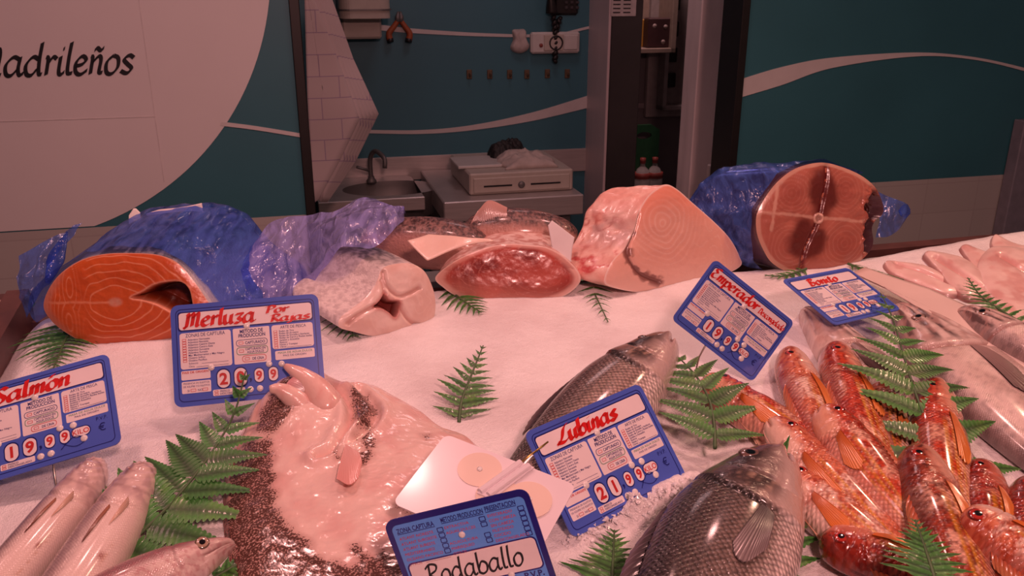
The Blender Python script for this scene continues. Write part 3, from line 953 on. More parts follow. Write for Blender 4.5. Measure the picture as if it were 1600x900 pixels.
def reversed_card():
    fn = frame_fn(*POSE_card)
    W = .137; k = W / 1.42
    g = lambda p, z=0.0: fn(((p[0] - .71) * k, (p[1] - .5) * k), z)
    root = sign_root('price_sign', fn, k, 'white back of a price sign lying face down on the turbot', None)
    a = SB(g); a.plate(rrect(0, 0, 1.42, 1.0, .08), -.0014, 0, 0); a.plate(rrect(.004, .004, 1.416, .996, .08), -.0020, -.0014, 1)
    a.build('panel', [M_wcard, M_sblue], root)
    nz = fn((0, 0), 1.0) - fn((0, 0), 0.0)
    for i, (x, y) in enumerate(((.52, .74), (.83, .52), (1.10, .62))):
        d = SB(g)
        an = np.linspace(0, 2 * PI, 40, endpoint=False)
        d.plate([(x + .215 * math.cos(t), y + .215 * math.sin(t)) for t in an], .0001, .0007 + .0005 * i, 0)
        d.build('price_wheel', M_disc, root)
        d = SB(g); d.lathe(g((x, y), .0006 + .0005 * i), [(.0028, 0), (.0026, .0008), (.0012, .0013)], 12, axis=nz); d.build('rivet', M_srivet, root, smooth=True)
    d = SB(g)
    for dx in (0.0, .09):
        p = [g((.66 + dx, .47), .0035), g((.84 + dx, .98), .0035)]
        d.tube(p, .0032, 10)
    d.plate([(.64, .45), (.80, .45), (.98, .99), (.82, .99)], .0008, .003, 0)
    d.build('pin_sleeve', M_wcard, root, smooth=False)
    q = SB(g); q.tube([g((.84, .97), .0035), g((.98, 1.32), .0075)], .0009, 8); q.build('spike', M_brass, root, smooth=True)['label'] = 'brass spike'
M_disc = mat('cream_price_wheel', (0.84, 0.68, 0.58), 0.16, var=0.02, coat=0.7)
reversed_card()
# ================================================================== cut fish along the back of the counter
def mat_film(name, tint, alpha=0.5, body=(0.10, 0.16, 0.62), rough=0.16):
    """thin crumpled plastic film"""
    m, nt, b, N, L = new_mat(name)
    out = N['Material Output']
    tr = N.new('ShaderNodeBsdfTransparent'); tr.inputs['Color'].default_value = (*tint, 1)
    tc = N.new('ShaderNodeTexCoord')
    nz = N.new('ShaderNodeTexNoise'); nz.inputs['Scale'].default_value = 38; nz.inputs['Detail'].default_value = 3; nz.inputs['Distortion'].default_value = 1.1
    mp = N.new('ShaderNodeMapping'); mp.inputs['Scale'].default_value = (1.6, .45, 1); mp.inputs['Rotation'].default_value = (0, .3, .6)
    L.new(tc.outputs['Object'], mp.inputs['Vector']); L.new(mp.outputs['Vector'], nz.inputs['Vector'])
    bp = N.new('ShaderNodeBump'); bp.inputs['Strength'].default_value = 0.9; bp.inputs['Distance'].default_value = 0.005
    L.new(nz.outputs['Fac'], bp.inputs['Height']); L.new(bp.outputs['Normal'], b.inputs['Normal'])
    b.inputs['Base Color'].default_value = (*body, 1)
    setp(b, Roughness=rough, Specular_IOR_Level=0.7, Coat_Weight=0.6, Coat_Roughness=0.08)
    L.new(bp.outputs['Normal'], b.inputs['Coat Normal'])
    rp = N.new('ShaderNodeMapRange'); rp.inputs['From Min'].default_value = 0.35; rp.inputs['From Max'].default_value = 0.65
    rp.inputs['To Min'].default_value = alpha - 0.16; rp.inputs['To Max'].default_value = alpha + 0.16
    L.new(nz.outputs['Fac'], rp.inputs['Value'])
    mx = N.new('ShaderNodeMixShader')
    L.new(rp.outputs['Result'], mx.inputs['Fac']); L.new(tr.outputs[0], mx.inputs[1]); L.new(b.outputs[0], mx.inputs[2])
    L.new(mx.outputs[0], out.inputs['Surface'])
    return m

M_flesh = mat_col('wet_cut_flesh', rough=0.30, coat=0.25, nbump=0.25, nscale=160, sss=0.06)
M_skin = mat_col('wet_scaly_skin', rough=0.30, coat=0.25, scale_uv=(260, 260), sbump=0.7, nbump=0.1, svar=0.25)
M_skinfine = mat_col('fine_silver_skin', rough=0.30, coat=0.25, scale_uv=(650, 420), sbump=0.25, nbump=0.5, nscale=320, svar=0.06)
M_rough = mat_col('rough_dark_skin', rough=0.30, coat=0.3, nbump=0.8, nscale=260)
M_pale = mat_col('pale_membrane', rough=0.32, coat=0.25, nbump=0.6, nscale=90)
M_film = mat_film('blue_plastic_film', (0.42, 0.52, 0.97), 0.30, body=(0.10, 0.21, 0.70))
M_film2 = mat_film('lilac_plastic_film', (0.66, 0.66, 0.97), 0.42, body=(0.40, 0.40, 0.86))

class Face:
    """the plane a cut face lies in, and a way of laying the photograph's outline on it"""
    def __init__(s, px, py, n, dz=0.0):
        s.o = P(px, py, dz)
        n = np.asarray(n, float); s.n = n / np.linalg.norm(n)
        s.r = np.cross([0, 0, 1.0], s.n); s.r /= np.linalg.norm(s.r)
        s.u = np.cross(s.n, s.r)
    def to2(s, px):
        out = []
        for x, y in px:
            d = Pplane(x, y, s.o, s.n) - s.o
            out.append((d @ s.r, d @ s.u))
        return np.array(out)
    def to3(s, q, h=0.0):
        q = np.asarray(q)
        return s.o + q[..., :1] * s.r + q[..., 1:2] * s.u + (np.asarray(h)[..., None] * s.n if np.ndim(h) else h * s.n)

def chunk(name, label, cat, F, outline, axis, L, scale, facecol, skincol, face_mat, skin_mat, relief=None,
          N=220, NR=80, NT=44, group=None, face_name='cut_face', skin_name='skin', pivot=None, round_back=True, skin_relief=None):
    O = spl(F.to2(outline), N, True)
    c = O.mean(0)
    piv = np.array(pivot if pivot is not None else (c[0], O[:, 1].min()))
    root = empty(name, F.to3(np.array([c[0], O[:, 1].min()])), label, cat, group)
    # face: polar grid
    rho = np.linspace(0, 1, NR) ** 0.85
    G = c + rho[:, None, None] * (O - c)[None]
    x, y = G[..., 0], G[..., 1]
    R = np.broadcast_to(rho[:, None], x.shape)
    dome = 0.006 * (1 - R ** 6)
    h = dome - 0.006
    if relief is not None: h = h + relief(x, y, R) * (1 - R ** 14)
    V = F.to3(G, h)
    cl = facecol(x, y, R)
    fo = mesh(face_name, V.reshape(-1, 3), gridf(NR, N, True), face_mat, root, True, col=cl)
    # skin: rings going back
    ax = np.asarray(axis, float); ax /= np.linalg.norm(ax)
    t = np.linspace(0, 1, NT)
    rings = []
    for k, tk in enumerate(t):
        s = scale(tk)
        if round_back and tk > 0.75:
            s = s * math.sqrt(max(0.0, 1 - ((tk - 0.75) / 0.25) ** 2) + 1e-6)
        q = piv + (O - piv) * s if not (round_back and tk > 0.75) else None
        if q is None:
            s0 = scale(tk); q0 = piv + (O - piv) * s0
            cc = q0.mean(0); q = cc + (q0 - cc) * (s / s0)
        rings.append(F.to3(q, -0.006 + 0.0) + ax * L * tk)
    V = np.stack(rings)
    T, A = np.meshgrid(t, np.arange(N) / N, indexing='ij')
    cent = V.mean(1, keepdims=True)
    if skin_relief is not None:
        d = V - cent; d /= np.linalg.norm(d, axis=-1, keepdims=True) + 1e-9
        V = V + d * skin_relief(T, A)[..., None]
    hgt = (V[..., 2] - V[..., 2].min()) / (V[..., 2].max() - V[..., 2].min())
    per = np.linalg.norm(np.diff(np.vstack([O, O[:1]]), axis=0), axis=1).sum()
    uv = np.stack([T * L, A * per], -1)
    mesh(skin_name, V.reshape(-1, 3), [f[::-1] for f in gridf(NT, N, True)], skin_mat, root, True, col=skincol(T, A, hgt, V), uv=uv.reshape(-1, 2))
    root['_'] = 0; del root['_']
    return root, O, V, fo

# ---------------------------------------------------------------- salmon
FS = Face(190, 541, (0.10, -0.97, 0.20), -0.004)
so = [(65, 480), (73, 453), (92, 428), (122, 408), (158, 398), (200, 396), (245, 399), (276, 412), (301, 440), (322, 470), (334, 492),
      (322, 512), (285, 526), (232, 535), (180, 541), (132, 537), (100, 521), (77, 502)]
cav = FS.to2([(204, 465), (222, 456), (240, 445), (262, 440), (282, 441), (294, 452), (299, 470), (301, 488), (290, 496), (268, 488), (245, 476), (222, 469)])
cavs = spl(cav, 60, True)
K = np.linalg.norm(FS.to2([(190, 470)])[0] - FS.to2([(191, 470)])[0])     # metres per photograph pixel on this face
def s2(*p): return FS.to2(p)
sp_ = FS.to2([(180, 472), (108, 450), (108, 505), (185, 448), (190, 500), (250, 440), (240, 510)])
def sal_relief(x, y, R):
    sd = poly_sd(x, y, cavs)
    return -0.055 * sst(-0.001, 0.009, sd) - 0.10 * 0 + 0.0015 * (fbm(x * 120, y * 120, 0, 3) - .5)
def sal_col(x, y, R):
    px, py = x / K, y / K
    c = sp_ / K
    def el(i, rx, ry): return np.sqrt(((px - c[i, 0]) / rx) ** 2 + ((py - c[i, 1]) / ry) ** 2)
    wx = 16 * (fbm(px * .022, py * .022, 1, 3) - .5)
    f1 = el(0, 2.0, 1.25) + wx
    f2 = np.minimum(el(1, .62, 1.9), el(2, .62, 1.9)) * 1.05
    mix_ = sst(c[0, 0] - 36, c[0, 0] - 64, px)
    fld = f1 * (1 - mix_) + f2 * mix_
    ln = np.abs(((fld / 10 + .25 * fbm(px * .03, py * .03, 3, 2)) % 1.0) - .5) * 2
    line = sst(.74, 1.0, ln) * .75 * (1 - 3.4 * mix_ * (1 - mix_)) * sst(8, 18, f1)
    mid = sst(3.0, 0.5, np.abs(py - c[0, 1] + .02 * (px - c[0, 0]) + 3 * (fbm(px * .08, 0 * py, 5, 2) - .5))) * sst(c[0, 0] + 8, c[0, 0] - 8, px)
    base = lerp((0.62, 0.125, 0.030), (0.52, 0.075, 0.018), fbm(px * .035, py * .035, 2, 4))
    base = lerp(base, (0.80, 0.34, 0.19), np.clip(np.maximum(line, .6 * mid), 0, 1))
    rim = sst(.975, .995, R)
    base = lerp(base, (0.70, 0.36, 0.26), rim * .8)
    left = sst(.86, .97, R) * sst(c[1, 0] + 10, c[1, 0] - 30, px)
    base = lerp(base, (0.55, 0.22, 0.15), left * .8)
    sv = sst(11, 5, el(0, 1.3, .9)) * (.5 + .6 * fbm(px * .2, py * .2, 0, 3))
    base = lerp(base, (0.62, 0.30, 0.20), np.clip(sv, 0, 1))
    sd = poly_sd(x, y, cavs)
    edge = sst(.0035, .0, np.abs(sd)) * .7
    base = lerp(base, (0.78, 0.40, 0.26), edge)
    base = lerp(base, (0.16, 0.022, 0.010), sst(.001, .006, sd))  # unlit dark inside the cavity, put into the flesh colour
    return base
def sal_skin(T, A, h, V):
    sp = fbm(V[..., 0] * 160, V[..., 1] * 50, V[..., 2] * 160, 3)
    top = lerp((0.045, 0.05, 0.085), (0.22, 0.22, 0.28), sst(.4, .62, sp))
    side = lerp((0.42, 0.40, 0.42), (0.62, 0.58, 0.58), sp)
    return lerp(side, top, sst(.55, .85, h))
salmon, sO, sV, sF = chunk('salmon', 'cut salmon body under blue film, orange cross section facing front', 'fish',
    FS, so, (0.20, 0.97, 0.06), 0.21, lambda t: 1 + .10 * math.sin(t * 2.0), sal_col, sal_skin, M_flesh, M_skinfine, sal_relief, NR=130, N=260)

def film_over(name, label, V, a0, a1, off, wr, m, ex0=None, ex1=None, t0=0, t1=None, front=None, seed=0.0, group=None):
    """film wrapped over the rings of a body from ring fraction a0 to a1, with loose flaps pulled outwards at both ends"""
    t1 = V.shape[0] if t1 is None else t1
    W_ = V[t0:t1]
    cen = W_.mean(1, keepdims=True)
    n = W_.shape[1]
    idx = np.linspace(a0, a1, 130)
    fi = (idx * n) % n
    i0 = np.floor(fi).astype(int); fr = (fi - i0)[:, None]
    S = W_[:, i0 % n] * (1 - fr) + W_[:, (i0 + 1) % n] * fr
    S = np.stack([np.stack([np.interp(np.linspace(0, len(S) - 1, 90), np.arange(len(S)), S[:, j, k]) for k in range(3)], -1) for j in range(S.shape[1])], 1)
    cen = np.stack([np.interp(np.linspace(0, len(cen) - 1, 90), np.arange(len(cen)), cen[:, 0, k]) for k in range(3)], -1)[:, None]
    d = S - cen; d /= np.linalg.norm(d, axis=-1, keepdims=True) + 1e-9
    nz = fbm((S[..., 0] + .5 * S[..., 2]) * 22 + seed, S[..., 1] * 7, (S[..., 2] - .3 * S[..., 0]) * 16, 3)
    rd = 1 - 2 * np.abs(nz - .5)
    S = S + d * (off + wr * (rd ** 3))[..., None]
    m_ = S.shape[1]
    j = np.arange(m_)
    for ex, wgt in ((ex0, sst(.28, 0, j / m_)), (ex1, sst(.72, 1, j / m_))):
        if ex is not None:
            tt = np.linspace(0, 1, 90)
            vec = np.asarray(ex[0])[None, None] * wgt[None, :, None]
            S = S + vec * (ex[1](tt)[:, None, None])
    gz = ice_h(S[..., 0], S[..., 1]) + .003
    S[..., 2] = np.maximum(S[..., 2], gz)
    if front is not None:
        jag = front * (fbm(j * .11 + seed, 0 * j, 2, 3) - .35)
        S[0] = S[0] + (S[0] - S[3]) / (np.linalg.norm(S[0] - S[3], axis=-1, keepdims=True) + 1e-9) * jag[:, None]
    return tag(mesh(name, S.reshape(-1, 3), gridf(*S.shape[:2]), m, None, True), label, 'plastic film', group)

film_over('plastic_film', 'deep blue plastic film wrapped over the salmon body', sV, -0.055, 0.62, .003, .005, M_film,
          ex0=((-0.022, 0.0, 0.004), lambda t: sst(1.0, .35, t)), ex1=((0.065, 0.02, -.01), lambda t: .3 + .7 * t), t0=1, t1=40, front=.004)

# ---------------------------------------------------------------- hake piece
FH = Face(612, 526, (0.50, -0.82, 0.28), -0.004)
ho = [(600, 420), (622, 412), (645, 412), (664, 422), (675, 440), (682, 462), (683, 485), (678, 501), (661, 512), (639, 519), (611, 526),
      (581, 525), (552, 518), (533, 512), (533, 498), (548, 485), (570, 468), (588, 446)]
hc = spl(FH.to2([(585, 480), (594, 468), (601, 459), (609, 468), (624, 470), (626, 479), (619, 497), (608, 489), (597, 483)]), 50, True)
hs = [spl(FH.to2(q), 20) for q in ([(600, 425), (604, 445), (622, 462), (640, 458), (655, 450)], [(586, 478), (560, 492), (545, 505)], [(626, 480), (640, 500), (655, 508)], [(598, 440), (601, 458)])]
def hk_rel(x, y, R):
    g = 0
    for q in hs: g = g + sst(.006, .0, line_d(x, y, q))
    return -0.022 * sst(-.0005, .006, poly_sd(x, y, hc)) - .004 * np.minimum(g, 1) + .004 * (fbm(x * 45, y * 45, 4, 3) - .5)
def hk_col(x, y, R):
    b = lerp((0.80, 0.62, 0.55), (0.72, 0.50, 0.43), sst(.35, .7, fbm(x * 40, y * 40, 1, 4)))
    fl = np.abs(((fbm(x * 25, y * 25, 8, 2) * 9) % 1) - .5) * 2
    b = lerp(b, (0.84, 0.68, 0.60), sst(.8, 1, fl) * .35)
    g = np.full(x.shape, 1e9)
    for q in hs: g = np.minimum(g, line_d(x, y, q))
    b = lerp(b, (0.55, 0.24, 0.20), sst(.004, 0, g) * .6)
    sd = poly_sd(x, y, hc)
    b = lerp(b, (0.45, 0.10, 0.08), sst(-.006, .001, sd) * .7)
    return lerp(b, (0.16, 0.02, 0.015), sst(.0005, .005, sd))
def hk_skin(T, A, h, V):
    s = fbm(V[..., 0] * 220, V[..., 1] * 220, V[..., 2] * 220, 3)
    pale = lerp((0.62, 0.52, 0.50), (0.86, 0.76, 0.72), sst(.30, .6, s))
    dark = lerp((0.10, 0.09, 0.10), (0.34, 0.30, 0.31), sst(.4, .65, s))
    return lerp(pale, dark, sst(.86, 1.0, h + .10 * (fbm(T * 3, A * 9, 0, 3) - .5)))
hake, hO, hV, _ = chunk('hake', 'headless pale hake piece with hollow cut face', 'fish', FH, ho, (-0.70, 0.70, 0.10), 0.155,
    lambda t: 1 + .05 * math.sin(t * 3) - .12 * t, hk_col, hk_skin, M_flesh, M_skinfine, hk_rel, NR=90)

# ---------------------------------------------------------------- dark red loin
FR = Face(795, 472, (0.05, -0.95, 0.28), -0.003)
ro = [(680, 434), (704, 412), (733, 397), (764, 386), (796, 381), (824, 383), (853, 386), (876, 397), (896, 414), (907, 430), (906, 443),
      (889, 459), (862, 469), (829, 470), (796, 469), (764, 472), (738, 471), (713, 463), (693, 450)]
Kr = np.linalg.norm(FR.to2([(790, 430)])[0] - FR.to2([(791, 430)])[0])
rq = FR.to2([(850, 435), (770, 440), (765, 438)]) / Kr
def red_col(x, y, R):
    px, py = x / Kr, y / Kr
    b = lerp((0.42, 0.070, 0.052), (0.24, 0.030, 0.026), sst(.35, .65, fbm(px * .03, py * .05, 3, 4)))
    d1 = np.sqrt(((px - rq[0, 0]) / 1.9) ** 2 + (py - rq[0, 1]) ** 2)
    ln = np.abs(((d1 / 8 + .4 * fbm(px * .03, py * .03, 1, 2)) % 1) - .5) * 2
    b = lerp(b, (0.55, 0.17, 0.13), sst(.8, 1, ln) * .45)
    b = lerp(b, (0.50, 0.11, 0.08), sst(26, 6, d1) * .7)
    low = sst(12, -30, py - rq[1, 1] + .12 * (px - rq[1, 0]) + 10 * (fbm(px * .03, py * .03, 6, 3) - .5)) * .75
    b = lerp(b, (0.62, 0.24, 0.18), low)
    fib = np.abs(((fbm(px * .012 + py * .05, py * .015 - px * .01, 9, 2) * 14) % 1) - .5) * 2
    b = lerp(b, (0.66, 0.30, 0.24), sst(.88, 1, fib) * .6 * sst(rq[0, 0] - 20, rq[0, 0] - 70, px))
    th = .90 + .05 * fbm(px * .05, py * .05, 2, 3)
    b = lerp(b, (0.74, 0.44, 0.37), sst(th - .09, th + .02, R) * np.where(py > rq[1, 1] + 18, .55, .9))
    b = lerp(b, (0.78, 0.55, 0.48), sst(.955, .99, R))
    spk = sst(.84, .90, vnoise(px * .35, py * .35, 7)) * .3
    return lerp(b, (0.72, 0.40, 0.34), spk)
def red_skin(T, A, h, V):
    s = fbm(V[..., 0] * 140, V[..., 1] * 140, V[..., 2] * 140, 3)
    return lerp((0.55, 0.26, 0.22), (0.80, 0.60, 0.54), sst(.35, .62, s))
red, rO, rV, _ = chunk('tuna_loin', 'low dark red fish loin with pale fat rim, third cut piece from the left', 'fish', FR, ro, (0.05, 0.98, 0.02), 0.13,
    lambda t: 1 - .10 * t, red_col, red_skin, M_flesh, M_pale, lambda x, y, R: .003 * (fbm(x * 50, y * 50, 2, 3) - .5))

def slab(name, F, outline, th, m, parent, colf, curl=None, label=None, NR=24, N=120):
    """a thin flap of flesh or paper with rounded edge"""
    O = spl(F.to2(outline), N, True); c = O.mean(0)
    V = []; C_ = []
    rr = np.linspace(0.0, 1, NR)
    for side in (1, -1):
        for r in (rr if side == 1 else rr[::-1]):
            q = c + (O - c) * r
            h = side * th * .5 * math.sqrt(max(0.05, 1 - r ** 8))
            hh = h + (curl(q[:, 0], q[:, 1]) if curl is not None else 0)
            V.append(F.to3(q, np.broadcast_to(hh, (N,)))); C_.append(colf(q[:, 0], q[:, 1]))
    V = np.array(V)
    o = mesh(name, V.reshape(-1, 3), gridf(len(V), N, True), m, parent, True, col=np.array(C_).reshape(-1, 3))
    if label: o['label'] = label
    return o
FF = Face(690, 440, (0.0, -0.55, 0.83), 0.052)
flapn = lambda x, y: lerp((0.84, 0.64, 0.54), (0.80, 0.56, 0.46), fbm(x * 60, y * 60, 2, 3))
slab('skin_flap', FF, [(636, 373), (637, 372), (652, 367.5), (668, 363), (671, 363), (700, 369), (735, 376), (768, 376), (769, 379), (735, 386), (702, 394), (672, 403), (668, 404), (665, 402), (650, 387), (637, 374)], .0035, M_flesh, red, flapn,
     curl=lambda x, y: .006 * np.sin(x * 40), label='pale flap of skin')

# ---------------------------------------------------------------- swordfish block
FW = Face(1030, 456, (0.42, -0.88, 0.22), -0.003)
wo = [(1026, 297), (1044, 288), (1062, 296), (1086, 317), (1121, 348), (1145, 374), (1160, 402), (1161, 416), (1134, 431), (1090, 447), (1045, 454),
      (1000, 457), (962, 450), (947, 440), (958, 411), (978, 388), (992, 361), (1000, 333), (1012, 311)]
Kw = np.linalg.norm(FW.to2([(1030, 380)])[0] - FW.to2([(1031, 380)])[0])
wc = FW.to2([(1035, 350), (985, 405), (1120, 400)]) / Kw
wl_ = spl(FW.to2([(1000, 335), (992, 365), (982, 392), (988, 412), (1005, 430), (1030, 440)]), 40)
def sw_col(x, y, R):
    px, py = x / Kw, y / Kw
    b = lerp((0.80, 0.45, 0.35), (0.74, 0.37, 0.28), fbm(px * .02, py * .03, 3, 4))
    d = np.sqrt(((px - wc[0, 0]) / 1.0) ** 2 + ((py - wc[0, 1]) / 1.0) ** 2) + 26 * (fbm(px * .018, py * .018, 2, 3) - .5)
    ln = np.abs(((d / 7.5 + .5 * fbm(px * .05, py * .05, 4, 2)) % 1) - .5) * 2
    b = lerp(b, (0.90, 0.66, 0.56), sst(.62, 1, ln) * .5 * (.3 + 1.0 * fbm(px * .03, py * .03, 6, 2)) * sst(90, 20, d))
    b = lerp(b, (0.66, 0.28, 0.19), sst(.40, .05, ln) * .18 * sst(80, 20, d))
    b = lerp(b, (0.80, 0.27, 0.17), sst(.35, .95, R) * sst(-10, 50, py - wc[0, 1] + 10) * .7)
    b = lerp(b, (0.82, 0.56, 0.46), sst(15, -45, py - wc[1, 1] + 8) * .8)
    sk = np.abs(((fbm(px * .03 + 5, py * .012, 4, 2) * 12) % 1) - .5) * 2
    b = lerp(b, (0.88, 0.66, 0.55), sst(.88, 1, sk) * .5 * sst(wc[0, 0] + 30, wc[2, 0], px))
    l = line_d(x, y, wl_) / Kw
    wdt = 9 * sst(.38, .6, fbm(px * .09, py * .09, 7, 3)) + 2.5
    b = lerp(b, (0.16, 0.045, 0.04), sst(wdt, wdt * .3, l) * .85)
    return lerp(b, (0.84, 0.62, 0.54), sst(.965, .99, R))
def sw_skin(T, A, h, V):
    a = fbm(V[..., 0] * 60, V[..., 1] * 60, V[..., 2] * 60, 4)
    b = lerp((0.84, 0.54, 0.45), (0.76, 0.40, 0.33), sst(.35, .6, a))
    vein = np.abs(((fbm(V[..., 0] * 24, V[..., 1] * 24, V[..., 2] * 24, 3) * 6) % 1) - .5) * 2
    band = np.exp(-((h - .55) / .2) ** 2) * sst(.1, .3, T)
    b = lerp(b, (0.42, 0.06, 0.05), sst(.62, 1, vein) * band * .85)
    b = lerp(b, (0.90, 0.72, 0.66), sst(.35, .0, vein) * band * .5)
    b = lerp(b, (0.52, 0.045, 0.05), np.exp(-((h - .30 + .08 * (a - .5) * 4) / .025) ** 2) * .9)
    b = lerp(b, (0.42, 0.30, 0.29), sst(.42, .58, fbm(V[..., 0] * 30, V[..., 1] * 30, V[..., 2] * 30, 3)) * np.exp(-((h - .58) / .14) ** 2) * .6)
    return b
sword, swO, swV, _ = chunk('swordfish', 'large pale pink swordfish block with round grain, left of the wrapped tuna', 'fish', FW, wo, (-0.88, 0.48, 0.05), 0.115,
    lambda t: 1 - .16 * t, sw_col, sw_skin, M_flesh, M_pale, lambda x, y, R: .002 * (fbm(x * 60, y * 60, 2, 3) - .5) - .004 * sst(.005, 0, line_d(x, y, wl_)),
    skin_relief=lambda T, A: .006 * (fbm(T * 6, A * 30, 1, 4) - .5) * sst(0, .1, T))

# ---------------------------------------------------------------- bonito
FB = Face(1270, 426, (0.18, -0.96, 0.20), -0.003)
bo = [(1184, 343), (1189, 326), (1203, 302), (1220, 282), (1241, 266), (1265, 257), (1289, 254), (1313, 259), (1341, 270), (1361, 283), (1375, 299),
      (1384, 323), (1382, 336), (1372, 344), (1366, 357), (1368, 378), (1361, 395), (1341, 412), (1310, 422), (1275, 426), (1237, 426), (1210, 412), (1196, 392), (1186, 367)]
Kb = np.linalg.norm(FB.to2([(1280, 340)])[0] - FB.to2([(1281, 340)])[0])
bq = FB.to2([(1279, 341), (1286, 300), (1262, 376), (1370, 322), (1363, 372), (1340, 395)]) / Kb
bl_ = [spl(FB.to2(q), 30) for q in ([(1294, 256), (1292, 280), (1286, 310), (1281, 333)], [(1276, 350), (1266, 372), (1256, 398), (1252, 424)])]
bsp = [spl(FB.to2(q), 30) for q in ([(1190, 332), (1208, 333), (1245, 336), (1272, 340)], [(1287, 341), (1320, 343), (1345, 346), (1362, 342)], [(1218, 290), (1212, 320), (1206, 360)])]
def bo_hole(x, y):
    px, py = x / Kb, y / Kb
    wv = 17 * (fbm(px * .10, py * .10, 3, 4) - .5)
    a = np.sqrt(((px - bq[3, 0]) / 1.0) ** 2 + ((py - bq[3, 1]) / 1.4) ** 2) + wv
    b = np.sqrt(((px - bq[4, 0]) / .75) ** 2 + ((py - bq[4, 1]) / 2.6) ** 2) + wv
    return np.minimum(a - 5, b - 2)
def bo_col(x, y, R):
    px, py = x / Kb, y / Kb
    b = lerp((0.50, 0.175, 0.120), (0.38, 0.110, 0.075), fbm(px * .03, py * .03, 3, 4))
    for s_ in (-1, 1):
        for v_ in (1, -1):
            cx_, cy_ = bq[0, 0] + s_ * 42, bq[0, 1] + v_ * 38
            d = np.sqrt((px - cx_) ** 2 + (py - cy_) ** 2) + 7 * (fbm(px * .04, py * .04, 5, 2) - .5)
            ln = np.abs(((d / 6.0) % 1) - .5) * 2
            own = sst(0, 8, s_ * (px - bq[0, 0])) * sst(0, 6, v_ * (py - bq[0, 1]))
            b = lerp(b, (0.60, 0.30, 0.22), sst(.6, 1, ln) * .40 * own * sst(46, 30, d))
            b = lerp(b, (0.34, 0.085, 0.06), sst(24, 8, d) * own * .45)
    e1 = np.sqrt(((px - bq[1, 0]) / 21) ** 2 + ((py - bq[1, 1]) / 33) ** 2) + .5 * (fbm(px * .06, py * .06, 1, 3) - .5)
    e2 = np.sqrt(((px - bq[2, 0]) / 27) ** 2 + ((py - bq[2, 1]) / 29) ** 2) + .5 * (fbm(px * .06, py * .06, 2, 3) - .5)
    b = lerp(b, (0.105, 0.016, 0.013), sst(1.35, .75, np.minimum(e1, e2)) * .9)
    for q in bl_:
        b = lerp(b, (0.13, 0.012, 0.012), sst(7, 1.5, line_d(x, y, q) / Kb) * .85)
        b = lerp(b, (0.60, 0.20, 0.12), sst(1.8, .6, line_d(x, y, q) / Kb) * sst(.5, .62, fbm(px * .25, py * .25, 0, 2)))
    for q in bsp:
        l = line_d(x, y, q) / Kb
        b = lerp(b, (0.66, 0.38, 0.28), sst(3.4, .8, l + 3 * (fbm(px * .2, py * .2, 6, 2) - .5)) * .8)
    v = np.sqrt((px - bq[0, 0]) ** 2 + (py - bq[0, 1]) ** 2)
    b = lerp(b, (0.48, 0.26, 0.20), sst(8.5, 7.5, v)); b = lerp(b, (0.72, 0.46, 0.35), np.exp(-((v - 6.2) / 1.3) ** 2))
    th = .94 + .03 * fbm(px * .06, py * .06, 2, 3)
    b = lerp(b, (0.62, 0.38, 0.28), sst(th - .03, th, R) * .7)
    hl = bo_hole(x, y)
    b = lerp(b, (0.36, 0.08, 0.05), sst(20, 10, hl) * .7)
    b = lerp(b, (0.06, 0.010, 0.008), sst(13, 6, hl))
    return b
def bo_rel(x, y, R):
    px, py = x / Kb, y / Kb
    v = np.sqrt((px - bq[0, 0]) ** 2 + (py - bq[0, 1]) ** 2)
    g = 0
    for q in bl_: g = g + sst(.006, 0, line_d(x, y, q))
    return -.020 * sst(14, 3, bo_hole(x, y)) + .0015 * np.exp(-((v - 6.2) / 1.6) ** 2) - .003 * sst(5, 2, v) - .003 * np.minimum(g, 1) + .003 * (fbm(x * 60, y * 60, 2, 3) - .5) \
        + .010 * (fbm(x * 170, y * 170, 9, 3) - .5) * sst(28, 10, bo_hole(x, y))
def bo_skin(T, A, h, V):
    s = fbm(V[..., 0] * 30, V[..., 1] * 30, V[..., 2] * 30, 3)
    return lerp((0.035, 0.014, 0.018), (0.13, 0.06, 0.07), s)
bonito, bO, bV, _ = chunk('bonito', 'round dark red tuna slice with four grain rings, wrapped behind in blue film', 'fish', FB, bo, (-0.80, 0.60, 0.03), 0.17,
    lambda t: 1 - .22 * t, bo_col, bo_skin, M_flesh, mat_col('dark_tuna_skin', rough=0.25, coat=0.4, nbump=.2), bo_rel, NR=120, N=240)
film_over('plastic_film', 'blue plastic film around the tuna slice at the back right', bV, -0.14, 0.36, .003, .006, M_film,
          ex0=((-0.03, 0.0, 0.0), lambda t: .5 + .5 * t), t0=1, t1=42, front=.003, seed=5.0)

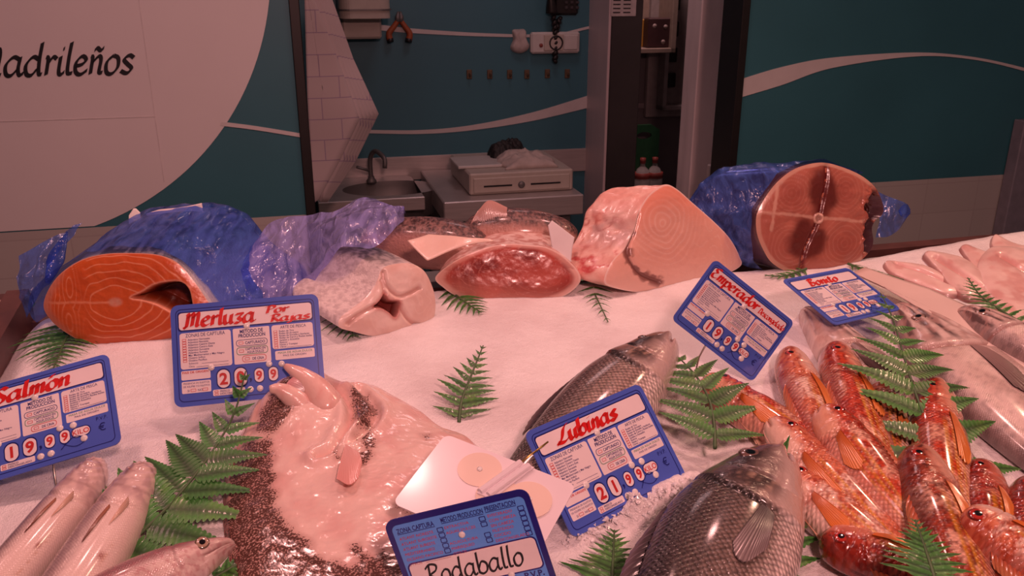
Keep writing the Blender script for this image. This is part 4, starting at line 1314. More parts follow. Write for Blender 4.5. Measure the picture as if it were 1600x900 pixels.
# loose film ends and the lilac sheet: sheets hung between two edges
def drape(name, label, low, high, m, bulge, wr, seed, nu=110, nv=60, cat='plastic film', back=0.0):
    """low: (px, py, height) of the lower edge on the ice; high: (px, py, height, set back) of the upper edge"""
    A = spl([P(x, y, h) for x, y, h in low], nu)
    B = []
    for x, y, h in high:
        B.append(P(x, y, h))
    B = spl(B, nu)
    t = np.linspace(0, 1, nv)[None, :, None]
    S = A[:, None] * (1 - t) + B[:, None] * t
    n = np.cross(B - A, np.gradient(A, axis=0)); n /= np.linalg.norm(n, axis=1)[:, None] + 1e-9
    n *= np.sign(n[:, 2:3] + 1e-6)
    u = np.linspace(0, 1, nu)[:, None]; tt = t[..., 0]
    nz = fbm((S[..., 0] - .7 * S[..., 2]) * 20 + seed, S[..., 1] * 9, (S[..., 2] + .5 * S[..., 0]) * 12, 3); rd = 1 - 2 * np.abs(nz - .5)
    lo = fbm(u * 5 + seed, tt * 4, 1.5, 3) - .5
    off = bulge * np.sin(PI * np.clip(tt * .9 + .1, 0, 1)) + wr * (rd ** 3) + wr * 2.2 * lo * np.sin(PI * np.clip(tt, 0, 1))
    S = S + n[:, None] * off[..., None]
    gz = ice_h(S[..., 0], S[..., 1]) + .002
    S[..., 2] = np.maximum(S[..., 2], gz)
    return tag(mesh(name, S.reshape(-1, 3), gridf(nu, nv), m, None, True), label, cat)
drape('plastic_film', 'crumpled lilac plastic film lying between the salmon and the hake piece',
      [(372, 472, .006), (400, 476, .006), (450, 470, .006), (478, 462, .012), (496, 446, .032), (515, 424, .062), (545, 398, .088), (590, 392, .085), (634, 352, .088)],
      [(392, 402, .05), (418, 354, .080), (455, 340, .092), (500, 337, .095), (538, 335, .098), (556, 316, .108), (582, 317, .105), (612, 334, .095), (636, 345, .088)],
      M_film2, .014, .012, 3.0)
drape('plastic_film', 'loose corner of blue film hanging down left of the salmon face',
      [(45, 497, .012), (54, 478, .028), (70, 450, .048), (86, 424, .062)], [(33, 400, .085), (60, 384, .095), (95, 366, .105), (135, 352, .112)], M_film, .006, .008, 6.0, 70, 60)
drape('plastic_film', 'loose end of blue film sticking out right of the tuna slice',
      [(1366, 372, .03), (1385, 370, .03), (1402, 358, .04), (1414, 335, .055)], [(1372, 300, .09), (1385, 306, .09), (1400, 312, .085), (1419, 321, .07)], M_film, .006, .004, 8.0, 40, 30)
# papers between the fish
M_paper = mat('wrapping_paper', (0.66, 0.60, 0.60), 0.55, var=0.05, bump=.15, bscale=40)
def sheet(name, label, px, n, h, cat='paper', th=.0012, bend=.004, m=None):
    F = Face(*px[0], n, h)
    O = F.to2(px[1:])
    N = 60; O = np.vstack([np.linspace(O[i], O[(i + 1) % len(O)], 16, endpoint=False) for i in range(len(O))]); N = len(O)
    c = O.mean(0); rr = np.linspace(0, 1, 10)
    V = []
    for s_ in (1, -1):
        for r in (rr if s_ == 1 else rr[::-1]):
            q = c + (O - c) * r
            V.append(F.to3(q, s_ * th / 2 + bend * np.sin(q[:, 0] * 70 + q[:, 1] * 30)))
    V = np.array(V)
    return tag(mesh(name, V.reshape(-1, 3), gridf(len(V), N, True), m or M_paper, None, True), label, cat)
sheet('wrapping_paper', 'crumpled paper sheet sticking up behind the salmon', [(270, 425), (228, 334), (250, 328), (275, 325), (300, 320), (315, 317), (320, 346), (330, 420), (240, 420)], (0.1, -.9, .42), .04, bend=.003)
sheet('paper_corner', 'small white paper corner peeking over the salmon', [(213, 420), (202, 337), (209, 326), (213, 326), (219, 332), (225, 400), (200, 400)], (0.1, -.9, .42), .045, th=.002, bend=.001, m=mat('white_paper', (.8, .76, .72), .6))
sheet('paper_tag', 'striped paper scrap standing between the red loin and the swordfish', [(880, 440), (856, 353), (862, 345), (872, 352), (898, 371), (894, 388), (890, 430), (868, 420)], (0.1, -.85, .5), .02, bend=.002)
# ================================================================== whole fish
M_bass = mat_col('sea_bass_skin', rough=0.20, coat=0.45, scale_uv=(225, 205), sbump=1.0, nbump=0.5, nscale=190, svar=0.7)
M_mullet = mat_col('red_mullet_skin', rough=0.18, coat=0.7, scale_uv=(250, 190), sbump=0.85, nbump=0.5, nscale=150, svar=0.22)
M_whit = mat_col('silver_fish_skin', rough=0.22, coat=0.5, scale_uv=(520, 480), sbump=0.25, nbump=0.12, nscale=120, svar=0.06)
M_fin = mat_col('fin_membrane', rough=0.28, coat=0.4, nbump=0.1)
M_eye = mat_col('fish_eye', rough=0.08, coat=1.0, nbump=0.0)
M_turb = mat_col('turbot_belly_skin', rough=0.20, coat=0.6, nbump=0.35, nscale=110, sss=0.05)
def freckle(m):
    nt = m.node_tree; N, L = nt.nodes, nt.links; b = N['Principled BSDF']
    src = b.inputs['Base Color'].links[0].from_socket
    at = N.new('ShaderNodeAttribute'); at.attribute_name = 'spot'
    tc = N.new('ShaderNodeTexCoord')
    nz = N.new('ShaderNodeTexNoise'); nz.inputs['Scale'].default_value = 520; nz.inputs['Detail'].default_value = 2
    L.new(tc.outputs['Object'], nz.inputs['Vector'])
    m1 = N.new('ShaderNodeMath'); m1.operation = 'MULTIPLY_ADD'; m1.inputs[1].default_value = .50; m1.inputs[2].default_value = -.90
    L.new(at.outputs['Fac'], m1.inputs[0])
    m2 = N.new('ShaderNodeMath'); m2.operation = 'ADD'; L.new(m1.outputs[0], m2.inputs[0]); L.new(nz.outputs['Fac'], m2.inputs[1])
    mr = N.new('ShaderNodeMapRange'); mr.inputs['From Min'].default_value = -.03; mr.inputs['From Max'].default_value = .08
    L.new(m2.outputs[0], mr.inputs['Value'])
    mx = N.new('ShaderNodeMix'); mx.data_type = 'RGBA'
    L.new(mr.outputs['Result'], mx.inputs[0]); L.new(src, mx.inputs[6]); mx.inputs[7].default_value = (0.105, 0.046, 0.036, 1)
    L.new(mx.outputs[2], b.inputs['Base Color'])
freckle(M_turb)

def eye_mesh(parent, c, n, r, iris, pupil=(0.004, 0.004, 0.006), fwd=None, flat=0.32):
    n = np.asarray(n, float); n /= np.linalg.norm(n)
    a = np.cross(n, (0, 0, 1.0) if abs(n[2]) < .9 else (1.0, 0, 0)); a /= np.linalg.norm(a); b = np.cross(n, a)
    rho = np.linspace(0, 1, 14); an = np.linspace(0, 2 * PI, 24, endpoint=False)
    V = []; C_ = []
    for q in rho:
        h = flat * r * math.sqrt(max(0, 1 - q * q * .98))
        V.append(c + r * q * (np.cos(an)[:, None] * a + np.sin(an)[:, None] * b) + h * n)
        col = np.array(pupil) if q < .44 else (np.array(iris) if q < .84 else np.array(iris) * .35)
        C_.append(np.broadcast_to(col, (24, 3)))
    return mesh('eye', np.vstack(V), gridf(14, 24, True), M_eye, parent, True, col=np.vstack(C_))

def fin_mesh(name, parent, base, rays, col, colt, nr=16, thick=.0006, m=None, wav=.0008, label=None, rib=.6):
    """fin: base points and ray tips, filled with ridged rays"""
    B = spl(base, nr * 3); T = spl(rays, nr * 3)
    t = np.linspace(0, 1, 14)[None, :, None]
    S = B[:, None] * (1 - t) + T[:, None] * t
    n = np.cross(T - B, np.gradient(B, axis=0) + 1e-9); n /= np.linalg.norm(n, axis=1)[:, None] + 1e-12
    if n[:, 2].mean() < 0: n = -n
    i = np.arange(nr * 3)
    S = S + n[:, None] * (wav * np.cos(i * 2 * PI / 3)[:, None, None] * (1 - .3 * t)) + n[:, None] * .0015 * np.sin(PI * t)
    ray = (.5 + .5 * np.cos(i * 2 * PI / 3))[:, None] * np.ones((1, 14))
    C_ = lerp(np.asarray(col) * rib, np.asarray(col), ray)
    C_ = lerp(C_, np.asarray(colt), np.clip(t[..., 0] * 1.2 - .1, 0, 1) * np.ones((nr * 3, 1)))
    lo = S - n[:, None] * thick * 2
    V = np.vstack([S.reshape(-1, 3), lo.reshape(-1, 3)])
    k = nr * 3 * 14
    f = gridf(nr * 3, 14); f2 = [[a + k for a in q[::-1]] for q in f]
    o = mesh(name, V, f + f2, m or M_fin, parent, True, col=np.vstack([C_.reshape(-1, 3)] * 2))
    if label: o['label'] = label
    return o

class FishGeo: pass

def fish(name, label, cat, group, snout, tail, H, T, dors, ven, thick, colf, m, dside=1, lift=(0.0, 0.0), roll=0.0, bend=0.0,
         relief=None, ns=170, nv=72, eye=None, sink=.15, body='body', flatb=.55, tailbend=0.0, zexp=.78, Lk=1.0, head=None):
    """head, tail: pixels of the snout and the tail root on the ice; dside=+1 puts the back to the left of the heading"""
    g = FishGeo()
    zc = T * flatb * (1 - sink)
    Hh = P(*snout, lift[0] + zc); Tt = P(*tail, lift[1] + zc)          # the middle line of the body passes through the two pixels
    Tt = Hh + (Tt - Hh) * Lk
    ex = Tt - Hh; L = np.linalg.norm(ex); ex /= L
    up = ICE_N - ex * (ICE_N @ ex); up /= np.linalg.norm(up)
    ey = np.cross(up, ex) * -dside            # towards the back
    # heading is -ex; left of the heading
    ey = np.cross(up, -ex) * dside
    r = math.radians(roll)
    ey2 = ey * math.cos(r) + up * math.sin(r); ez = up * math.cos(r) - ey * math.sin(r)
    fd, fv, ft = curve1(dors), curve1(ven), curve1(thick)
    s = np.linspace(0, 1, ns) ** 1.25
    ph = np.linspace(0, 2 * PI, nv, endpoint=False)
    S, PH = np.meshgrid(s, ph, indexing='ij')
    cph, sph = np.cos(PH), np.sin(PH)
    D, Vn, Th = fd(S) * H, fv(S) * H, ft(S) * T
    y = np.where(cph >= 0, D * cph, Vn * -cph * -1)
    z = np.sign(sph) * np.abs(sph) ** zexp * Th * np.where(sph < 0, flatb, 1.0)
    v = cph
    top = sph > 0
    if relief is not None:
        z = z + relief(S, v) * np.where(top, 1, 0) * np.clip(sph * 3, 0, 1)
    x = S * L
    yc = bend * L * (S ** 2 - S) * 4 + tailbend * L * S ** 3
    base = Hh
    g.pt = lambda s_, y_, z_: base + ex * (np.asarray(s_) * L)[..., None] + ey2 * (np.asarray(y_) + bend * L * (np.asarray(s_) ** 2 - np.asarray(s_)) * 4 + tailbend * L * np.asarray(s_) ** 3)[..., None] + ez * np.asarray(z_)[..., None]
    V = g.pt(S, y, z)
    root = empty(name, base + ex * L * .4, label, cat, group)
    C_ = colf(S, v, top, x / L, y / H)
    scl = np.ones(S.shape) if head is None else 1 - head(S, v)
    C_ = np.concatenate([C_, scl[..., None]], -1)
    uv = np.stack([x, np.where(top, -v, v) * .5 * H + (~top) * H], -1)
    g.body = mesh(body, V.reshape(-1, 3), [f[::-1] if dside > 0 else f for f in gridf(ns, nv, True)], m, root, True, col=C_.reshape(-1, 4), uv=uv.reshape(-1, 2))
    # surface lookup on the upper side: s in 0..1, w in -1 (belly) .. 1 (back)
    def surf(s_, w, h=0.0):
        s_ = np.asarray(s_, float); w = np.asarray(w, float)
        d_, vn_, t_ = fd(s_) * H, fv(s_) * H, ft(s_) * T
        yy = np.where(w >= 0, d_ * w, vn_ * w)
        zz = np.maximum(1 - w * w, 0) ** (.5 * zexp) * t_
        if relief is not None: zz = zz + relief(s_, w) * np.clip(np.sqrt(np.maximum(1 - w * w, 0)) * 3, 0, 1)
        return g.pt(s_, yy, zz + h)
    g.surf, g.root, g.ex, g.ey, g.ez, g.L, g.H, g.T = surf, root, ex, ey2, ez, L, H, T
    if eye:
        es, ew, er, ic = eye
        c = surf(es, ew, -.25 * er)
        nn = np.cross(surf(es + .01, ew) - surf(es - .01, ew), surf(es, ew + .05) - surf(es, ew - .05))
        nn = nn / np.linalg.norm(nn)
        if nn @ ez < 0: nn = -nn
        nn = nn + .8 * ez; nn /= np.linalg.norm(nn)
        eye_mesh(root, c, nn, er, ic)
    return g

def smooth_step_ridge(S, s0, w=.02):
    return sst(s0 - w, s0, S)

# ---------------------------------------------------------------- red mullets
MD = [(0, .03), (.02, .16), (.06, .30), (.13, .40), (.24, .46), (.36, .48), (.55, .42), (.75, .30), (.92, .17), (1, .15)]
MV = [(0, .06), (.02, .20), (.06, .32), (.13, .40), (.24, .46), (.36, .48), (.55, .42), (.75, .29), (.92, .16), (1, .15)]
MT = [(0, .20), (.015, .48), (.05, .78), (.11, .92), (.22, 1.0), (.36, 1.0), (.55, .84), (.75, .56), (.92, .28), (1, .2)]
def mul_relief(S, v):
    gill = .0022 * (sst(.205, .235, S - .035 * (1 - v * v)) - 1) * -1
    g = -.0020 * sst(.0, .012, S - .215 - .03 * (1 - v * v)) * sst(.10, .03, S - .215 - .03 * (1 - v * v))
    pre = -.0012 * np.exp(-((S - .16 - .02 * (1 - v * v)) / .007) ** 2)
    mouth = -.0035 * np.exp(-((v + .38 + S * 1.2) / .09) ** 2) * sst(.085, .06, S)
    return g + pre + mouth

def mul_colors(hue, seed):
    dk, md, pl, be = {
        'red':   ((0.24, 0.016, 0.008), (0.56, 0.060, 0.020), (0.80, 0.42, 0.28), (0.72, 0.34, 0.25)),
        'dark':  ((0.11, 0.014, 0.008), (0.36, 0.055, 0.022), (0.74, 0.40, 0.28), (0.62, 0.28, 0.20)),
        'pale':  ((0.34, 0.045, 0.02), (0.66, 0.20, 0.10), (0.84, 0.58, 0.46), (0.84, 0.64, 0.55)),
        'deep':  ((0.15, 0.012, 0.008), (0.36, 0.030, 0.014), (0.60, 0.20, 0.13), (0.54, 0.17, 0.11)),
    }[hue]
    def f(S, v, top, x, y):
        n1 = fbm(S * 16 + seed, v * 2.6, seed, 4); n2 = fbm(S * 75 + seed, v * 8, 2.0, 3)
        b = lerp(md, pl, sst(.42, .60, n1))
        b = lerp(b, dk, sst(.45, .68, n2) * .75)
        b = lerp(b, dk, sst(.45, .95, v + .35 * (n1 - .5)) * .8)
        b = lerp(b, be, sst(-.15, -.75, v + .3 * (n1 - .5)) * .85)
        for w0, am in ((.05, .9), (-.22, .8), (-.46, .55)):
            st = np.exp(-((v - w0 - .10 * np.sin(S * 3)) / .055) ** 2) * sst(.27, .36, S) * am * (.4 + .9 * fbm(S * 25, v * 3, seed + 3, 2))
            b = lerp(b, (0.74, 0.36, 0.03), np.clip(st, 0, 1))
        # head: mottled, paler cheek
        hd = sst(.235, .20, S - .03 * (1 - v * v))
        hb = lerp(lerp(md, dk, sst(.4, .65, n2)), pl, sst(.35, -.25, v + .5 * (fbm(S * 30, v * 4, seed, 3) - .5)))
        hb = lerp(hb, dk, sst(.35, .8, v) * .6)
        b = lerp(b, hb, hd * .9)
        l = np.exp(-((S - .245 - .03 * (1 - v * v)) / .006) ** 2)
        b = lerp(b, dk, l * .7)
        m_ = np.exp(-((v + .38 + S * 1.2) / .06) ** 2) * sst(.09, .06, S)
        b = lerp(b, (0.15, 0.02, 0.02), m_ * .9)
        return b
    return f

def mullet(label, head, tail, H, hue='red', dside=1, lift=(0, 0), roll=0, bend=0, seed=0, T=None, pect=True, Lm=1.0, eye_r=None, tailfin=False):
    H = H * 1.10
    T = T or H * .46
    g = fish('red_mullet', label, 'fish', 'red mullets heaped on the right', head, tail, H, T, MD, MV, MT, mul_colors(hue, seed), M_mullet,
             dside, lift, roll, bend, mul_relief, eye=(.115, .40, eye_r or H * .125, (0.42, 0.035, 0.025)), sink=.1, Lk=1.25, head=lambda S, v: sst(.215, .185, S - .03 * (1 - v * v)))
    if pect:
        b = [g.surf(.255, -.10, .0012), g.surf(.262, -.24, .0014), g.surf(.275, -.38, .0012)]
        tp = [g.surf(.46, -.14, .0022), g.surf(.49, -.38, .003), g.surf(.47, -.60, .0025), g.surf(.42, -.72, .002)]
        fin_mesh('pectoral_fin', g.root, b, tp, (0.62, 0.15, 0.025), (0.70, 0.22, 0.05), 10, label='orange pectoral fin')
    # folded dorsal fin and belly fin lying along the edges
    b = [g.surf(s_, .93, .0) for s_ in (.30, .38, .46, .54)]
    tp = [g.pt(np.array(s_), np.array(curve1(MD)(s_ - .02) * H + e), np.array(.1 * T)) for s_, e in ((.36, .001), (.44, H * .06), (.52, H * .07), (.58, H * .03))]
    fin_mesh('dorsal_fin', g.root, b, tp, (0.50, 0.10, 0.04), (0.62, 0.26, 0.12), 9)
    b = [g.surf(.26, -.86, .0), g.surf(.28, -.90, .0), g.surf(.30, -.93, .0)]
    tp = [g.pt(np.array(s_), np.array(-curve1(MV)(s_) * H - e), np.array(-.05 * T)) for s_, e in ((.42, -.002), (.46, H * .05), (.44, H * .09))]
    fin_mesh('pelvic_fin', g.root, b, tp, (0.70, 0.34, 0.22), (0.76, 0.48, 0.34), 6)
    # two chin barbels
    mb = MB()
    for k in (-1, 1):
        a = g.surf(.045, -.93, .0)
        p = [a, a + g.ex * .010 - g.ey * .004 + g.ez * (.001 * k), a + g.ex * .024 - g.ey * (.005 + .002 * k) + g.ez * .002 * k]
        mb.tube(spl(p, 8), np.linspace(.0009, .0004, 8), 6)
    mesh('barbel', np.vstack(mb.v), mb.f, M_fin, g.root, True, col=np.tile((0.74, 0.46, 0.36), (mb.n, 1)))
    return g

mullet('orange mullet at the left of the heap, head behind the fern sprig', (1098, 596), (1330, 735), .050, 'red', -1, (.0, .0), 10, .02, 1)
mullet('mullet with blunt upright head at the left corner of the heap, beside the tilted sign', (1228, 552), (1330, 770), .052, 'pale', 1, (.002, .004), 12, -.015, 2)
mullet('pale mullet mostly hidden behind the orange backed one, under the big fern', (1378, 582), (1418, 790), .046, 'pale', 1, (.002, .002), 5, -.02, 3)
mullet('orange backed mullet with a bright orange fin, highest head of the heap', (1300, 545), (1405, 790), .056, 'red', 1, (.006, .008), 14, -.02, 4)
mullet('long speckled mullet with white cheek below the fern sprig, red ringed eye', (1203, 660), (1450, 905), .050, 'pale', -1, (.010, .006), 20, .015, 5)
mullet('red cheeked mullet lying across the middle of the heap, mouth to the left', (1286, 644), (1440, 830), .053, 'red', -1, (.024, .020), 22, .02, 6)
mullet('pale mullet with yellow stripes lying low beside the dark sea bass', (1218, 742), (1440, 905), .050, 'pale', -1, (.004, .006), 18, .02, 7)
mullet('bright red mullet below the big fern, red eye and upright head', (1455, 600), (1510, 880), .054, 'red', 1, (.012, .010), 10, -.015, 8)
mullet('dark backed mullet in the front centre of the heap behind the small fern', (1425, 706), (1560, 1010), .056, 'dark', 1, (.030, .024), 10, -.02, 9)
mullet('deep red mullet with closed look beside the lowest fern frond', (1527, 729), (1570, 930), .048, 'deep', 1, (.012, .010), 12, -.01, 10)
mullet('deep red mullet cut off by the right edge of the photo', (1605, 756), (1640, 1000), .050, 'deep', 1, (.012, .012), 10, -.01, 11)
mullet('pink mullet with open mouth pointing left near the bottom right corner', (1495, 812), (1700, 960), .058, 'pale', 1, (.040, .030), 4, .02, 12)
mullet('small red mullet at the bottom of the heap, head pointing left', (1280, 848), (1520, 940), .050, 'deep', 1, (.006, .008), 2, .02, 13)

# ---------------------------------------------------------------- sea bass
BD = [(0, .02), (.03, .13), (.08, .24), (.15, .34), (.25, .44), (.36, .50), (.52, .46), (.70, .34), (.88, .18), (1, .15)]
BV = [(0, .05), (.03, .16), (.08, .26), (.15, .35), (.25, .44), (.36, .50), (.52, .47), (.70, .34), (.88, .18), (1, .15)]
BT = [(0, .16), (.02, .50), (.06, .76), (.13, .90), (.24, .98), (.36, 1.0), (.52, .92), (.70, .66), (.88, .32), (1, .22)]
def bass_gill(S, v): return S - .262 - .045 * (1 - (v + .15) ** 2)
def bass_relief(S, v):
    q = bass_gill(S, v)
    g = .0035 * sst(-.10, -.005, q) * sst(.006, -.004, q)
    pre = -.0022 * np.exp(-((S - .185 - .03 * (1 - v * v)) / .006) ** 2) * sst(-.8, -.5, v) * sst(.7, .5, v)
    crs = -.002 * np.exp(-((v + .42 - .5 * (S - .2)) / .05) ** 2) * sst(.16, .19, S) * sst(.30, .27, S)
    mouth = -.006 * np.exp(-((v + .30 + S * 1.6) / .10) ** 2) * sst(.105, .07, S)
    jaw = .0025 * np.exp(-((v + .02 + S * .8) / .16) ** 2) * sst(.12, .07, S)
    sock = .002 * np.exp(-(((S - .150) / .032) ** 2 + ((v - .42) / .26) ** 2))
    return g + pre + crs + mouth + jaw + sock
def bass_colors(dark, seed):
    def f(S, v, top, x, y):
        n1 = fbm(S * 14 + seed, v * 3, seed, 4); n2 = fbm(S * 130, v * 26, seed, 2)
        back = np.array((0.040, 0.032, 0.034)) * (1.6 - dark); side = np.array((0.40, 0.29, 0.245)) * (1.2 - .80 * dark); bel = np.array((0.74, 0.62, 0.57))
        k = sst(-.35, .85, v + .2 * (n1 - .5))
        b = lerp(side, back, k); b = lerp(b, bel, sst(-.30 - .12 * dark, -.80, v + .15 * (n1 - .5)))
        b = lerp(b, b * .62, sst(.42, .62, n2) * .7)
        ll = np.exp(-((v - .22) / .022) ** 2) * sst(.30, .34, S)
        b = lerp(b, (0.03, 0.025, 0.03), ll * .8)
        q = bass_gill(S, v)
        hd = sst(.004, -.01, q)
        hcol = lerp(lerp((0.20, 0.14, 0.125), (0.56, 0.43, 0.38), sst(.25, -.55, v)), (0.026, 0.018, 0.020), sst(-.10, .45, v + .4 * (n1 - .5)))
        hcol = lerp(hcol, (0.07, 0.05, 0.05), sst(.5, .66, fbm(S * 26, v * 4, seed + 4, 4)) * .65 * sst(-.5, .1, v))
        hcol = lerp(hcol, (0.06, 0.05, 0.05), np.exp(-((S - .20 - .03 * (1 - v * v)) / .012) ** 2) * sst(-.6, -.1, v) * .75)
        hcol = lerp(hcol, (0.45, 0.33, 0.26), np.exp(-(((S - .235) / .025) ** 2 + ((v - .05) / .18) ** 2)) * .7)
        op = np.exp(-(((S - .245) / .045) ** 2 + ((v + .02) / .40) ** 2) ** 1.5)
        strk = fbm(S * 20 + v * 3, v * 24 - S * 30, seed + 7, 3)
        hcol = lerp(hcol, lerp((0.035, 0.022, 0.022), (0.40, 0.26, 0.19), sst(.48, .68, strk)), op * .85)
        hcol = lerp(hcol, (0.025, 0.016, 0.017), sst(1.35, .8, np.sqrt(((S - .150) / .032) ** 2 + ((v - .42) / .22) ** 2)) * .75)
        b = lerp(b, hcol, hd)
        b = lerp(b, (0.02, 0.016, 0.016), np.exp(-((q - .004) / .009) ** 2) * sst(-.55, -.1, v) * .95)
        b = lerp(b, (0.62, 0.48, 0.44), sst(.10, .04, S + .06 * v) * sst(.1, -.1, v + .2))
        m_ = np.exp(-((v + .30 + S * 1.6) / .075) ** 2) * sst(.115, .08, S)
        return lerp(b, (0.10, 0.03, 0.03), m_ * .9)
    return f
def bass(label, head, tail, H, T, dark, dside, lift, roll, bend, seed, eye_r, pect=True):
    g = fish('sea_bass', label, 'fish', 'sea bass beside the Lubinas sign', head, tail, H, T, BD, BV, BT, bass_colors(dark, seed), M_bass, dside, lift, roll, bend,
             bass_relief, ns=240, nv=110, eye=(.150, .42, eye_r, (0.17, 0.10, 0.085)), sink=.12, Lk=1.28, head=lambda S, v: sst(.01, -.02, bass_gill(S, v)))
    if pect:
        b = [g.surf(.315, -.22, .001), g.surf(.318, -.33, .0015), g.surf(.325, -.44, .001)]
        tp = [g.surf(.455, -.10, .002), g.surf(.485, -.20, .003), g.surf(.485, -.36, .003), g.surf(.42, -.52, .002)]
        fin_mesh('pectoral_fin', g.root, b, tp, (0.10, 0.08, 0.085), (0.20, 0.15, 0.15), 14, wav=.0007, label='dark grey pectoral fin')
    b = [g.surf(s_, .96, .0) for s_ in (.36, .46, .56, .64)]
    tp = [g.pt(np.array(s_), np.array(curve1(BD)(s_ - .02) * H + e), np.array(.1 * T)) for s_, e in ((.40, .002), (.50, H * .07), (.60, H * .08), (.68, H * .03))]
    fin_mesh('dorsal_fin', g.root, b, tp, (0.06, 0.045, 0.05), (0.14, 0.09, 0.10), 12)
    q = g.pt
    b = [q(np.array(.985), np.array(-.14 * H), np.array(0.)), q(np.array(1.0), np.array(0.), np.array(.05 * T)), q(np.array(.985), np.array(.14 * H), np.array(0.))]
    tp = [q(np.array(1.15), np.array(-.42 * H), np.array(-.2 * T)), q(np.array(1.10), np.array(0.), np.array(-.1 * T)), q(np.array(1.15), np.array(.42 * H), np.array(-.2 * T))]
    fin_mesh('tail_fin', g.root, b, tp, (0.10, 0.08, 0.08), (0.20, 0.15, 0.15), 14)
    return g
bass('grey sea bass lying behind the Lubinas sign, head up to the right', (1047, 540), (822, 744), .098, .042, .35, 1, (.012, .010), 6, .01, 1, .0068, pect=False)
bass('large dark sea bass at the bottom edge, pectoral fin spread on its side', (1214, 722), (1035, 1110), .124, .050, .85, 1, (.004, .010), 8, -.02, 2, .0112)

# ---------------------------------------------------------------- pale whiting at the front left
WDp = [(0, .06), (.02, .20), (.06, .33), (.14, .43), (.26, .50), (.45, .50), (.65, .42), (.85, .26), (1, .12)]
WVp = [(0, .10), (.02, .24), (.06, .35), (.14, .44), (.26, .50), (.45, .50), (.65, .42), (.85, .26), (1, .12)]
WTp = [(0, .25), (.015, .55), (.05, .80), (.12, .93), (.24, 1.0), (.45, 1.0), (.65, .85), (.85, .5), (1, .25)]
def whit_relief(S, v):
    g = -.0022 * np.exp(-((S - .20 - .03 * (1 - v * v)) / .008) ** 2)
    w = .0008 * np.sin((S * 1.0 + .08 * v * v) * 190) * sst(.20, .05, S)
    mouth = -.004 * np.exp(-((v - .10 - S * 3.5) / .16) ** 2) * sst(.07, .03, S)
    return g + w + mouth
def whit_colors(seed):
    def f(S, v, top, x, y):
        n1 = fbm(S * 10 + seed, v * 2, seed, 4); n2 = fbm(S * 90, v * 14, seed, 3)
        b = lerp((0.80, 0.66, 0.60), (0.74, 0.56, 0.50), n1)
        b = lerp(b, (0.24, 0.15, 0.17), sst(.0, .75, v + .3 * (n2 - .5)) * .85)
        b = lerp(b, (0.55, 0.32, 0.22), np.exp(-((v + .62) / .05) ** 2) * sst(.45, .55, n2) * .5 * sst(.3, .4, S))
        hd = sst(.22, .17, S)
        b = lerp(b, lerp((0.68, 0.50, 0.46), (0.46, 0.31, 0.31), sst(.40, .66, fbm(S * 50, v * 5, seed, 4))), hd * .8)
        b = lerp(b, (0.24, 0.14, 0.14), np.exp(-((S - .050 - .03 * v * v) / .006) ** 2) * .6 + np.exp(-((S - .135 - .03 * (1 - v * v)) / .006) ** 2) * .35)
        b = lerp(b, (0.16, 0.09, 0.09), np.exp(-((v - .42) / .12) ** 2) * np.exp(-((S - .095) / .024) ** 2) * .9)
        b = lerp(b, (0.10, 0.05, 0.05), np.exp(-((v - .10 - S * 3.5) / .07) ** 2) * sst(.075, .04, S) * .8)
        sp_ = np.exp(-(((S - .40) / .012) ** 2 + ((v + .52) / .07) ** 2))
        return lerp(b, (0.25, 0.03, 0.02), np.clip(sp_, 0, 1) * .9)
    return f
def whiting(label, head, tail, H, T, lift, seed, bend):
    g = fish('whiting', label, 'fish', None, head, tail, H, T, WDp, WVp, WTp, whit_colors(seed), M_whit, 1, lift, 14, bend, whit_relief, nv=84, ns=200, sink=.1, Lk=1.5, head=lambda S, v: sst(.22, .17, S))
    fin_mesh('pectoral_fin', g.root, [g.surf(.245, .12, .0008), g.surf(.25, .08, .001), g.surf(.255, .04, .0008)],
             [g.surf(.37, .21, .0006), g.surf(.385, .18, .0008), g.surf(.38, .155, .0006)], (0.40, 0.16, 0.09), (0.14, 0.045, 0.03), 6, wav=.0004, label='thin brown pectoral fin')
    fin_mesh('pelvic_fin', g.root, [g.surf(.20, -.28, .0008), g.surf(.21, -.36, .001), g.surf(.22, -.42, .0008)],
             [g.surf(.29, -.21, .0006), g.surf(.31, -.23, .0008), g.surf(.30, -.26, .0006)], (0.66, 0.44, 0.34), (0.62, 0.38, 0.28), 6, wav=.0004)
    return g
whiting('pale whole fish under the Salmon sign, leftmost of two side by side', (158, 728), (-90, 1000), .046, .030, (.004, .004), 1, .03)
whiting('pale whole fish beside the fern, right one of two side by side', (231, 738), (20, 1040), .054, .034, (.006, .006), 2, .02)
